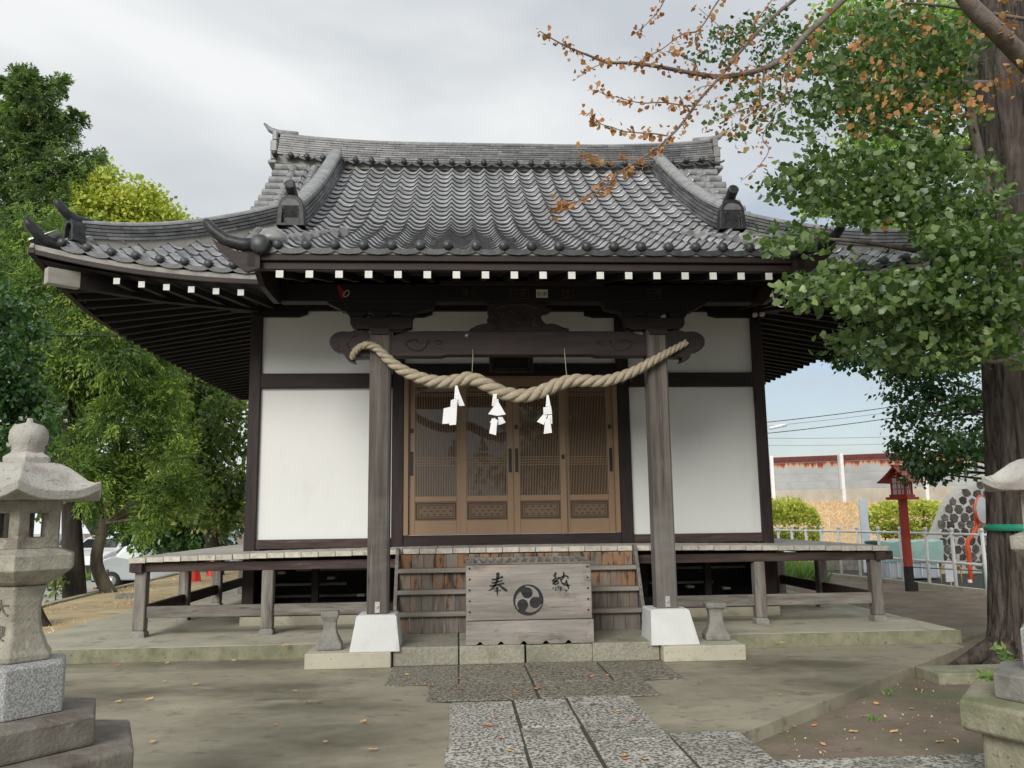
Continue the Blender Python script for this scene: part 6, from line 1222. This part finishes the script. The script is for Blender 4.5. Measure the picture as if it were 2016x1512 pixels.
# dark trees behind the veranda
tree('broadleaf_tree', 'dense mixed dark and olive broadleaf tree beside the left wall of the hall', 'tree', (-6.2, 22.5, .0), [(410, 950, 22.5), (405, 850, 22.5)], [.22, .16, .10],
     [(400, 740, 26), (440, 765, 26), (360, 745, 30), (345, 800, 34), (395, 800, 40), (445, 810, 34), (350, 860, 36), (400, 870, 42), (450, 870, 34), (355, 930, 38), (410, 940, 42), (455, 940, 34), (370, 1000, 36), (425, 1005, 40), (460, 1010, 28), (330, 720, 24), (300, 730, 22, 25)], 22.3, .14, 'leaf_mixed', dens=1.0, sub=(16, .36), jit=1.0)
tree('broadleaf_tree', 'dark low tree shading the car park behind the two trunks', 'tree', (-9.3, 28.5, -.5), [(310, 1040, 28), (300, 960, 27)], [.2, .16, .08],
     [(230, 1010, 38, 24), (280, 1040, 36, 24), (330, 1040, 38, 24), (385, 1050, 34, 24), (430, 1060, 30, 24), (300, 980, 45, 26), (370, 985, 45, 26), (440, 1000, 38, 26), (240, 940, 50, 27), (180, 960, 40, 27), (140, 850, 40, 28), (180, 800, 45, 29)], 25, .15, 'leaf_dark', dens=1.05, sub=(16, .38), jit=.5)
tree('broadleaf_tree', 'far dark green tree mass closing the gaps behind the cypresses', 'tree', (-13, 34, -.1), [(120, 900, 34), (120, 700, 34)], [.35, .3, .2],
     [(30, 560, 70), (110, 600, 80), (200, 620, 70), (50, 700, 90), (160, 720, 90), (260, 700, 70), (330, 760, 60), (90, 840, 80), (30, 960, 60), (400, 800, 55)], 34, .24, 'leaf_conifer_dark', dens=.22, sub=(14, .55), jit=1.5)
sap = thing('sapling', (at(110, 1150, 16.5).x, 16.5, -.02), 'thin leafy sapling between the lantern and the dark trunk', 'plant')
P_ = [np.array(at(105+random.gauss(0, 12), 1135+random.gauss(0, 22), 16.5+random.uniform(-.2, .2))) for _ in range(160)]
leaves('foliage', P_, .10, 'leaf_mixed', sap); b = MB(); q = at(112, 1150, 16.5); b.tube([(q.x, 16.5, -.02), (q.x-.05, 16.5, .9)], [.015, .006], 5); b.build('stem', 'bark_dark', sap)
# grass verge far left, grass behind the hall on the right
def grass(name, x0, x1, y0, y1, z, n, h, mt, label):
    P = np.c_[RNG.uniform(x0, x1, n), RNG.uniform(y0, y1, n), np.full(n, z)]; return tag(leaves(name, P, h, mt, shape='blade', droop=-1.6, aspect=.09), label, 'grass')
grass('grass', -22, -12.8, 27, 33, -.50, 9000, .45, 'grass_blade', 'bright green grass verge beyond the gravel car park')
grass('grass', 6.4, 8.4, 19, 25, -.06, 9000, .42, 'grass_blade', 'fresh green grass seen under the right end of the veranda')
# weeds on the dry bank
P_ = np.c_[RNG.uniform(-7.0, -4.7, 5200), RNG.uniform(10.6, 22, 5200), np.full(5200, .115)]; cl_ = np.sin(P_[:, 0]*3.1)*np.sin(P_[:, 1]*1.7+P_[:, 0])+RNG.normal(0, .4, 5200); P_ = P_[cl_ > .35]
tag(leaves('weeds', P_, .07, 'straw_blade', shape='blade', droop=-.5, aspect=.12), 'sparse dry weeds scattered over the earth bank on the left', 'weeds')
# hedges on the bank foot
def hedge(label, cx_px, cy_px, w_px, h_px, Y):
    c = at(cx_px, cy_px, Y); rx_, rz_ = w_px/2/F*Y, h_px/2/F*Y; t = thing('hedge_shrub', (c.x, Y, 0), label, 'shrub', 'clipped yellow-green shrubs at the foot of the embankment')
    n = 15000; d = RNG.normal(size=(n, 3)); d = np.sign(d)*np.abs(d)**.6; d /= np.linalg.norm(d, axis=1)[:, None]; r = (RNG.uniform(.75, 1.04, n)+.07*np.sin(d[:, 0]*9+cx_px)*np.cos(d[:, 2]*8)+.05*np.sin(d[:, 0]*23))[:, None]; P = np.array(c)+d*r*np.array([rx_*1.05, .9, rz_*1.1]); P[:, 2] = np.maximum(P[:, 2], .1)
    leaves('foliage', P, .085, 'hedge_leaf', t, droop=-.2, out=d*.8); b = MB()
    for k in range(5): x = c.x+rx_*(k/2-1)*.7; b.tube([(x, Y, -.1), (x+random.uniform(-.1, .1), Y, c.z)], [.03, .015], 6)
    b.build('stems', 'bark_pale', t)['kind'] = 'stuff'
hedge('clipped yellow-green shrub partly behind the right corner of the hall', 1545, 1038, 125, 100, 24.5)
hedge('clipped yellow-green shrub behind the red post lantern', 1792, 1022, 158, 68, 24.0)
# ------------------------------------------------------------------ ginkgo
gk = thing('ginkgo_tree', (5.85, 8.75, -.1), 'big ginkgo with furrowed trunk at the right edge and branches over the hall roof', 'tree')
b = MB(); R0 = [.62, .50, .45, .425, .41, .40, .385, .37, .36]; Z0 = [-.12, .05, .3, .8, 1.6, 2.6, 4.2, 6.2, 9.5]; tc_ = lambda z: (6.03+.055*z, 8.75)
from mathutils import noise as mn
n = 150; NZ = 190; vs = []
for z in np.linspace(-.12, 9.5, NZ):
    r_ = np.interp(z, Z0, R0); cx_, cy_ = tc_(z)
    for k in range(n):
        a = 2*math.pi*k/n; fl = 1+.04*math.sin(5*a+.5)+.02*math.sin(11*a+z*.25)+(.10*max(0, .5-z)*math.sin(4*a+1)); q_ = mn.noise(Vector((5.2*math.cos(a), 5.2*math.sin(a), z*1.1))); q2 = mn.noise(Vector((11*math.cos(a), 11*math.sin(a), z*2.6+9))); fl -= .085*max(0, 1-abs(q_)*7)+.045*max(0, 1-abs(q2)*6); fl += .02; vs.append((cx_+r_*fl*math.cos(a), cy_+r_*fl*math.sin(a), z))
b.add(vs, [(i*n+k, i*n+(k+1) % n, (i+1)*n+(k+1) % n, (i+1)*n+k) for i in range(NZ-1) for k in range(n)]); b.build('trunk', 'bark', gk, smooth=True)
for ang, l_ in ((200, .7), (172, .6)):
    a = math.radians(ang); b = MB(); cx_, cy_ = 6.03, 8.75; b.tube([(cx_+.3*math.cos(a), cy_+.3*math.sin(a), .12), (cx_+.6*math.cos(a), cy_+.6*math.sin(a), .0), (cx_+(.6+l_*.4)*math.cos(a+.1), cy_+(.6+l_*.4)*math.sin(a+.1), -.07), (cx_+(.6+l_)*math.cos(a+.25), cy_+(.6+l_)*math.sin(a+.25), -.14)], [.16, .10, .06, .02], 9); b.build('root', 'bark', gk, smooth=True)
tape = thing('trunk_tape', (5.95, 8.75, at(1975, 1040, 8.4).z), 'green tape band wrapped round the ginkgo trunk', 'tape')
zt = at(1960, 1040, 8.35).z; cx_, cy_ = tc_(zt); b = MB(); rg = [(cx_+.462*math.cos(a), cy_+.462*math.sin(a)) for a in lin(0, 2*math.pi, 41)[:-1]]
m_ = len(rg); b.add([(x, y, zt-.035) for x, y in rg]+[(x, y, zt+.035) for x, y in rg], [(i, (i+1) % m_, m_+(i+1) % m_, m_+i) for i in range(m_)]); o = b.build('tape_band', 'green_tape', tape, smooth=True); o.modifiers.new('s', 'SOLIDIFY').thickness = .006
# limbs, drawn through the air at their own depths
def gl(name, px, r0, r1, mt='bark_limb', n=8):
    P = cat([at(*p) for p in px], 5); b = MB(); b.tube(P, [r0+(r1-r0)*i/(len(P)-1) for i in range(len(P))], n); b.build(name, mt, gk, smooth=True); return P
gl('limb', [(2060, 160, 7.2), (2010, 110, 7.1), (1960, 60, 6.9), (1910, 10, 6.8), (1870, -50, 6.7)], .095, .07)
gl('limb', [(1945, 400, 8.2), (1932, 330, 8.1), (1915, 250, 8.0), (1905, 180, 8.0), (1908, 100, 8.0)], .07, .03)
gl('limb', [(1950, 165, 8.0), (1860, 163, 7.8), (1750, 163, 7.6), (1660, 160, 7.4)], .04, .012)
gl('limb', [(1910, 330, 8.1), (1830, 345, 7.8), (1760, 370, 7.4), (1700, 400, 7.0)], .04, .012)
gl('limb', [(1910, 292, 8.1), (1810, 285, 7.8), (1740, 255, 7.6), (1690, 230, 7.4)], .03, .010)
gl('limb', [(2030, 690, 7.2), (1960, 712, 7.1), (1920, 700, 7.0), (1885, 688, 6.9)], .024, .010)
gl('limb', [(1960, 600, 8.2), (1880, 590, 7.8), (1810, 575, 7.4), (1750, 560, 7.1), (1640, 580, 6.8), (1570, 610, 6.6)], .035, .006)
gl('limb', [(1960, 520, 8.2), (1840, 500, 7.6), (1720, 480, 7.2), (1620, 470, 6.9), (1520, 465, 6.7)], .035, .006)
gl('limb', [(1960, 640, 8.2), (1860, 660, 7.7), (1780, 650, 7.4), (1700, 680, 7.2)], .03, .006)
gl('limb', [(2030, 40, 7.4), (1940, 25, 7.2), (1860, 12, 7.0), (1780, 5, 6.8)], .022, .008)
Z7 = lambda pl, Y0, Y1: [(1040+x/3.252, y/3.252, Y0+(Y1-Y0)*i/(len(pl)-1)) for i, (x, y) in enumerate(pl)]
TW = []
def tw(pl, r0, r1, Y0, Y1): TW.append(gl('twig', Z7(pl, Y0, Y1), r0, r1, n=6))
tw([(2200, -150), (2016, 0), (1880, 130), (1790, 210), (1700, 310), (1620, 380), (1530, 430), (1400, 470), (1290, 487), (1200, 490), (1090, 475), (980, 455), (850, 430), (720, 410), (600, 402), (500, 400), (400, 360), (310, 325), (220, 285), (140, 240), (75, 200)], .034, .0035, 6.9, 6.1)
tw([(1800, -90), (1700, 0), (1630, 55), (1560, 115), (1490, 180), (1420, 260), (1340, 350), (1250, 465), (1180, 545), (1090, 645), (1030, 730), (960, 820), (890, 890), (800, 965), (700, 1030), (600, 1095), (500, 1180), (430, 1240), (350, 1280), (270, 1300), (200, 1325), (130, 1335)], .020, .003, 6.7, 6.0)
tw([(1240, -30), (1180, 60), (1125, 150), (1075, 202), (1010, 210), (940, 250), (870, 305), (790, 350), (740, 375), (690, 410)], .008, .0025, 6.4, 6.2)
tw([(1075, 202), (1070, 270), (1100, 300)], .005, .002, 6.4, 6.35); tw([(870, 0), (840, 60), (790, 120), (720, 190), (690, 210)], .006, .002, 6.3, 6.2)
tw([(1040, 680), (950, 668), (850, 655), (740, 660), (650, 645), (580, 625), (510, 610), (450, 585), (400, 575)], .006, .002, 6.35, 6.2)
tw([(890, 870), (800, 855), (700, 850), (610, 840), (540, 815), (470, 795), (430, 760), (370, 725)], .006, .002, 6.3, 6.15)
tw([(700, 1030), (610, 1020), (520, 1025), (430, 1020), (380, 1005), (320, 960)], .005, .002, 6.1, 6.0)
tw([(1700, 320), (1670, 400), (1655, 500), (1650, 600)], .009, .004, 6.7, 6.7); tw([(1510, 450), (1495, 560), (1485, 640), (1500, 700)], .006, .003, 6.6, 6.6)
tw([(1650, 600), (1540, 660), (1420, 730), (1350, 790), (1270, 850), (1180, 930)], .006, .002, 6.7, 6.4); tw([(1650, 620), (1560, 760), (1500, 880), (1540, 960), (1480, 1060), (1400, 1130), (1360, 1160)], .006, .002, 6.7, 6.5)
tw([(1480, 680), (1380, 700), (1290, 740), (1200, 770), (1110, 830)], .005, .002, 6.6, 6.4); tw([(1090, 480), (1070, 410), (1000, 370), (940, 340), (880, 330)], .004, .002, 6.3, 6.2)
tw([(1180, 545), (1100, 560), (1040, 600), (980, 640)], .004, .002, 6.3, 6.2); tw([(500, 400), (420, 430), (360, 470), (310, 500)], .004, .002, 6.15, 6.1); tw([(1420, 260), (1340, 240), (1250, 190), (1180, 130), (1090, 50)], .004, .002, 6.5, 6.4)
tw([(1560, 0), (1500, 80), (1440, 160), (1370, 230)], .005, .002, 6.5, 6.5)
# orange leaves along the twigs: 300 single leaves sharing meshes
fan = []
for cvar, crgb in enumerate(((.05), (.3), (.55), (.85))):
    b = MB(); tpl = [(0, 0, 0), (.45, .50, .10), (.72, .48, .10), (.92, .22, .05), (.84, .03, 0), (.93, -.2, .04), (.74, -.47, .10), (.45, -.50, .10), (-.38, .02, .05), (-.38, -.02, .05)]
    me = bpy.data.meshes.new('leaf'); me.from_pydata(tpl, [], [(0, 1, 2, 3, 4), (0, 4, 5, 6, 7), (0, 8, 9)]); at_ = me.attributes.new('tint', 'FLOAT', 'POINT'); at_.data.foreach_set('value', [crgb]*len(tpl)); me.materials.append(MATS['ginkgo_orange']); fan.append(me)
cnt = 0; wts = [len(t) for t in TW]; green_pts = []
for t, tl in enumerate(TW):
    n_l = [64, 82, 24, 4, 14, 40, 36, 16, 6, 6, 26, 34, 20, 12, 10, 12, 8, 8][t] if t < 18 else 6
    for _ in range(n_l):
        i = random.uniform(.30 if t == 0 else (.2 if t == 1 else .0), 1)*(len(tl)-1); p = tl[int(i)].lerp(tl[min(len(tl)-1, int(i)+1)], i % 1)
        if cnt >= 300: break
        d = Vector((random.gauss(0, 1), random.gauss(0, .7), random.gauss(-.5, .6))).normalized(); s_ = random.uniform(.028, .054)*(1.15 if (t == 1 and i > .7*len(tl)) else 1)
        up = Vector((random.gauss(0, 1), random.gauss(-.6, 1), random.gauss(0, 1))); x_ = d; z_ = x_.cross(up).normalized(); y_ = z_.cross(x_)
        o = bpy.data.objects.new('leaf', random.choice(fan)); COL.objects.link(o); o.parent = gk; c_ = p+d*s_*.38
        o.matrix_basis = Matrix.Translation(-WP[gk.name]) @ Matrix(((x_.x*s_, y_.x*s_, z_.x*s_, c_.x), (x_.y*s_, y_.y*s_, z_.y*s_, c_.y), (x_.z*s_, y_.z*s_, z_.z*s_, c_.z), (0, 0, 0, 1))); cnt += 1
def fans(name, px, n, Y, jy, size, mt='ginkgo_green', spread=1., clump=9, tmean=.4):
    PP, TT = [], []
    tot = sum(r*r for x, y, r, *_ in px)
    for x, y, r, *yy in px:
        m_ = int(n*r*r/tot/clump)+1
        for _ in range(m_):
            a = random.uniform(0, 2*math.pi); q = r*math.sqrt(random.random())*spread; cx_ = x+q*math.cos(a); cy_ = y+q*math.sin(a)*.9; c = at(cx_, cy_, (yy[0] if yy else Y)+random.uniform(-jy, jy)); k = random.randint(clump//2, clump+4)
            g = RNG.normal(size=(k, 3))*np.array([.095, .09, .035])*(size/.06); PP.append(np.array(c)+g); TT.append(np.clip(RNG.normal(tmean+random.uniform(-.25, .25), .13, k), 0, 1))
    return leaves(name, np.concatenate(PP), size, mt, gk, 'fan', droop=.35, flat=.42, tint=np.concatenate(TT))
# green leafage
fans('foliage', [(1700, 80, 70), (1790, 60, 70), (1870, 80, 60), (1660, 150, 55), (1750, 150, 65), (1840, 160, 60), (1890, 120, 34), (1640, 210, 45), (1730, 220, 55), (1820, 230, 55), (1880, 220, 36), (1620, 60, 35), (1580, 130, 28), (1600, 200, 30)], 5200, 7.8, .7, .056)
fans('foliage', [(1700, 330, 50), (1770, 360, 60), (1850, 350, 55), (1640, 340, 40), (1590, 340, 32), (1550, 355, 28), (1620, 380, 38), (1690, 395, 45), (1790, 400, 48), (1870, 430, 55), (1560, 378, 24), (1705, 410, 28), (1940, 400, 30), (1935, 330, 22), (1830, 300, 40)], 4700, 7.4, .6, .058)
fans('foliage', [(1530, 468, 22), (1575, 462, 20), (1610, 470, 14), (1880, 470, 40), (1840, 455, 26), (1910, 500, 50), (1980, 480, 48), (1650, 545, 26), (1590, 560, 22), (1560, 575, 16), (1620, 580, 26), (1690, 590, 34), (1760, 580, 48), (1840, 580, 48), (1910, 590, 40), (1990, 570, 44), (1645, 512, 12), (1800, 560, 30), (1870, 520, 36)], 4900, 7.0, .6, .062)
fans('foliage', [(1720, 650, 32), (1790, 640, 44), (1850, 650, 40), (1690, 680, 26), (1760, 690, 34), (1910, 660, 36), (1970, 660, 40), (2000, 600, 36), (1660, 660, 14), (1830, 700, 30), (1930, 630, 40), (2005, 700, 22), (1880, 700, 22)], 2800, 7.2, .5, .062)
fans('foliage', [(1480, 60, 34), (1440, 100, 26), (1520, 120, 34), (1410, 75, 22), (1560, 70, 30), (1490, 170, 26), (1370, 105, 16), (1550, 190, 26), (1530, 40, 26), (1600, 100, 34)], 950, 8.4, .5, .045, clump=6, tmean=.15)
P_ = []; 
for t, tl in enumerate(TW):
    for _ in range(int(len(tl)*1.1)):
        i = random.uniform(.3 if t < 2 else 0, 1)*(len(tl)-1); p = tl[int(i)].lerp(tl[min(len(tl)-1, int(i)+1)], i % 1); P_.append(np.array(p)+RNG.normal(size=3)*.03)
leaves('small_leaves', P_, .034, 'ginkgo_orange', gk, 'fan', droop=.3)
fans('orange_foliage', [(1650, 60, 60), (1720, 130, 60), (1780, 180, 70), (1860, 190, 60), (1700, 250, 50), (1950, 170, 36), (1990, 135, 26), (1920, 205, 30), (1960, 30, 60), (1810, 20, 60), (1560, 150, 40), (1500, 130, 36), (1460, 160, 30), (1450, 240, 30), (1500, 230, 30), (1420, 200, 20), (1470, 290, 22), (1730, 460, 22)], 420, 7.0, .6, .046, 'ginkgo_orange', clump=4, tmean=.6)
fans('foliage', [(1480, 200, 30), (1430, 220, 24), (1520, 250, 30), (1560, 240, 26), (1450, 260, 16), (1590, 270, 24), (1600, 300, 22)], 260, 6.9, .3, .042, clump=4, tmean=.3)
# ivy-like shoots at the ginkgo's foot
sh = thing('ivy_shoots', (5.2, 7.7, -.1), 'fresh green leafy shoots at the foot of the ginkgo above the lantern base', 'plant')
b = MB(); P_ = []
for x0, y0, x1, y1 in ((1985, 1330, 1962, 1262), (1990, 1335, 1998, 1290), (1975, 1330, 1938, 1335), (1965, 1345, 1932, 1325), (1960, 1350, 1945, 1372), (1990, 1330, 1975, 1275)):
    a, c = at(x0, y0, 5.9), at(x1, y1, 5.8); b.tube([a, a.lerp(c, .5)+Vector((0, 0, .03)), c], [.005, .004, .002], 5); P_ += [np.array(a.lerp(c, random.random())) for _ in range(7)]+[np.array(c)]
b.build('stems', 'grass_blade', sh)['kind'] = 'stuff'; leaves('foliage', P_, .085, 'grass_blade', sh, flat=.6, droop=.1, aspect=.45)
# ------------------------------------------------------------------ broadleaf trees behind the ginkgo
tree('camphor_tree', 'bright yellow-green camphor tree behind the ginkgo at the upper right', 'tree', (12.9, 19, -.1), [(1995, 950, 19), (1990, 600, 19), (1950, 300, 19), (1880, 100, 19)], [.28, .25, .22, .16, .08],
     [(1650, 40, 40), (1700, 20, 50), (1640, 130, 24), (1760, 90, 70), (1850, 60, 70), (1720, 180, 60), (1820, 180, 70), (1900, 150, 50), (1700, 270, 38), (1760, 290, 52), (1840, 300, 55), (1900, 300, 50), (1640, 400, 28), (1600, 395, 20), (1690, 400, 36), (1760, 420, 46), (1840, 420, 50), (1900, 430, 45), (1720, 455, 36), (1800, 470, 45), (1880, 500, 45), (1860, 40, 60)], 19, .12, 'leaf_bright', dens=.85, droop=.5, sub=(15, .30), jit=1.0)
tree('broadleaf_tree', 'dark green broadleaf tree hanging in front of the barrier wall, left of the ginkgo trunk', 'tree', (10.6, 13.6, -.1), [(2050, 950, 13.8), (2010, 800, 13.6), (1985, 690, 13.4)], [.2, .16, .13, .08],
     [(1660, 700, 20), (1700, 700, 28), (1750, 700, 36), (1800, 710, 40), (1860, 710, 40), (1910, 720, 36), (1770, 760, 30), (1820, 770, 40), (1880, 780, 40), (1925, 790, 30), (1790, 820, 34), (1850, 840, 40), (1905, 850, 36), (1780, 870, 28), (1830, 890, 36), (1890, 900, 32), (1800, 905, 24), (1850, 925, 18), (1825, 930, 12), (1925, 880, 22), (1745, 730, 24), (1640, 690, 12), (1700, 640, 24), (1800, 640, 50), (1880, 640, 50), (1760, 670, 34)], 13.6, .085, 'leaf_dark', dens=1.6, droop=.5, sub=(17, .17), jit=.7)
# trees behind the camera (seen only as reflections in the door panes)
for i, (x, y, r, lb) in enumerate(((4.5, -13, 3.6, 'round tree across the precinct, behind the viewer, right of the path'), (9.5, -17, 4.2, 'broad tree across the precinct, behind the viewer, farthest right'), (-13, -19, 4.0, 'broad tree across the precinct, behind the viewer, on the left'))):
    t = thing('precinct_tree', (x, y, -.1), lb, 'tree', 'trees on the far side of the precinct'); bl = [((x+random.uniform(-r, r)*.8, y+random.uniform(-r, r)*.6, random.uniform(3.0, 8)), r*random.uniform(.4, .6)) for _ in range(9)]
    limb_tree(t, [(x, y, -.1), (x+.1, y, 2.2), (x, y, 5)], [.35, .3, .2], [c for c, _ in bl], 'bark_dark', 'bark_dark', .09); crown('foliage', t, bl, .30, 'leaf_dark', .10, sub=(10, .8))
# ------------------------------------------------------------------ fallen leaves
lf = []
for crgb in (.05, .4, .75):
    me = bpy.data.meshes.new('fallen_leaf'); tpl = [(-.5, 0, .0), (-.15, .26, .09), (.2, .24, .05), (.5, 0, .12), (.2, -.24, .02), (-.15, -.26, .06), (0, 0, .0)]; me.from_pydata(tpl, [], [(0, 1, 6), (1, 2, 6), (2, 3, 6), (3, 4, 6), (4, 5, 6), (5, 0, 6)])
    a_ = me.attributes.new('tint', 'FLOAT', 'POINT'); a_.data.foreach_set('value', [crgb]*7); me.materials.append(MATS['leaf_fallen']); lf.append(me)
PL = [('orange', x, y) for x, y in ((1015, 1362), (1052, 1330), (1055, 1356), (1062, 1354), (1165, 1331), (1196, 1329), (906, 1356), (905, 1336), (801, 1328), (848, 1350), (976, 1412), (1216, 1400), (959, 1428), (985, 1453), (1375, 1343), (1248, 1418), (1378, 1508), (1270, 1495), (1004, 1480), (1536, 1368), (1585, 1410), (1575, 1420), (1603, 1428), (1525, 1427), (1640, 1382), (1655, 1384), (1795, 1395), (1850, 1230), (1760, 1193), (1830, 1195), (1422, 1468), (1455, 1468), (560, 1270), (230, 1310), (540, 1425), (1540, 1265), (1500, 1268), (1530, 1270), (500, 1262), (1230, 1494))]
PL += [('yellow', x, y) for x, y in ((323, 1341), (294, 1376), (581, 1360), (605, 1382), (624, 1382), (300, 1460), (734, 1475), (385, 1347), (232, 1381), (1229, 1488), (1006, 1479), (329, 1305), (460, 1300), (715, 1420), (640, 1460), (1725, 1385), (1500, 1450), (1560, 1430), (1700, 1410), (1680, 1440), (1760, 1440), (1850, 1460), (1620, 1465), (1880, 1455))]
litter = 'fallen leaves strewn over the yard and paving'
for i, (c, x, y) in enumerate(PL):
    d = CF+CR*((x-1008)/F)-CU*((y-756)/F); tt = -(EYE-.016)/d.z; p = Vector((0, 0, EYE))+d*tt
    on_soil = p.x > 1.95+(p.y-6)*1.07 or p.x > 5.8
    if on_soil: tt = -(EYE+.092)/d.z; p = Vector((0, 0, EYE))+d*tt
    if p.y > 9.5 and not on_soil: tt = -(EYE-.162)/d.z; p = Vector((0, 0, EYE))+d*tt
    if c == 'yellow' and lf[0].materials[0].name != 'leaf_pale': pass
    o = bpy.data.objects.new('fallen_leaf', lf[i % 3] if c == 'orange' else lf[2]); place(o, p); s_ = random.uniform(.055, .085); o.scale = (s_, s_*.9, s_); o.rotation_euler = (random.uniform(-.2, .2), random.uniform(-.2, .2), random.uniform(0, 6.3))
    tag(o, 'small %s fallen leaf lying on the %s' % (('dry orange' if c == 'orange' else 'pale yellow'), 'bare earth right of the path' if on_soil else ('speckled stone paving' if -.7 < p.x < 1.95 else ('concrete yard left of the path' if p.x < 0 else 'concrete yard right of the path'))), 'fallen leaf', litter)
P_ = []
while len(P_) < 900:
    x, y = random.uniform(2.2, 9), random.uniform(4.9, 17)
    if x > 2.0+(y-6)*1.07 and (x > 5.9 or y < 9.4): P_.append((x, y, -.093 if y < 10.2 else -.05))
tag(leaves('leaf_litter', P_, .022, 'straw_blade', flat=.7, droop=0, tint=RNG.uniform(0, 1, len(P_))), 'scattered tiny dry leaves and bits on the bare earth by the ginkgo', 'leaf litter')
P_ = [(2.2+random.random()*3.2, 5.5+random.random()*2.6, -.095) for _ in range(9)]; PP = []
for c in P_:
    if c[0] > 2.1+(c[1]-6)*1.07: PP += [(c[0]+random.gauss(0, .03), c[1]+random.gauss(0, .03), c[2]) for _ in range(9)]
tag(leaves('seedlings', PP, .06, 'grass_blade', shape='oval', droop=-.3, aspect=.25), 'tiny green weeds sprouting from the bare earth right of the path', 'weeds')
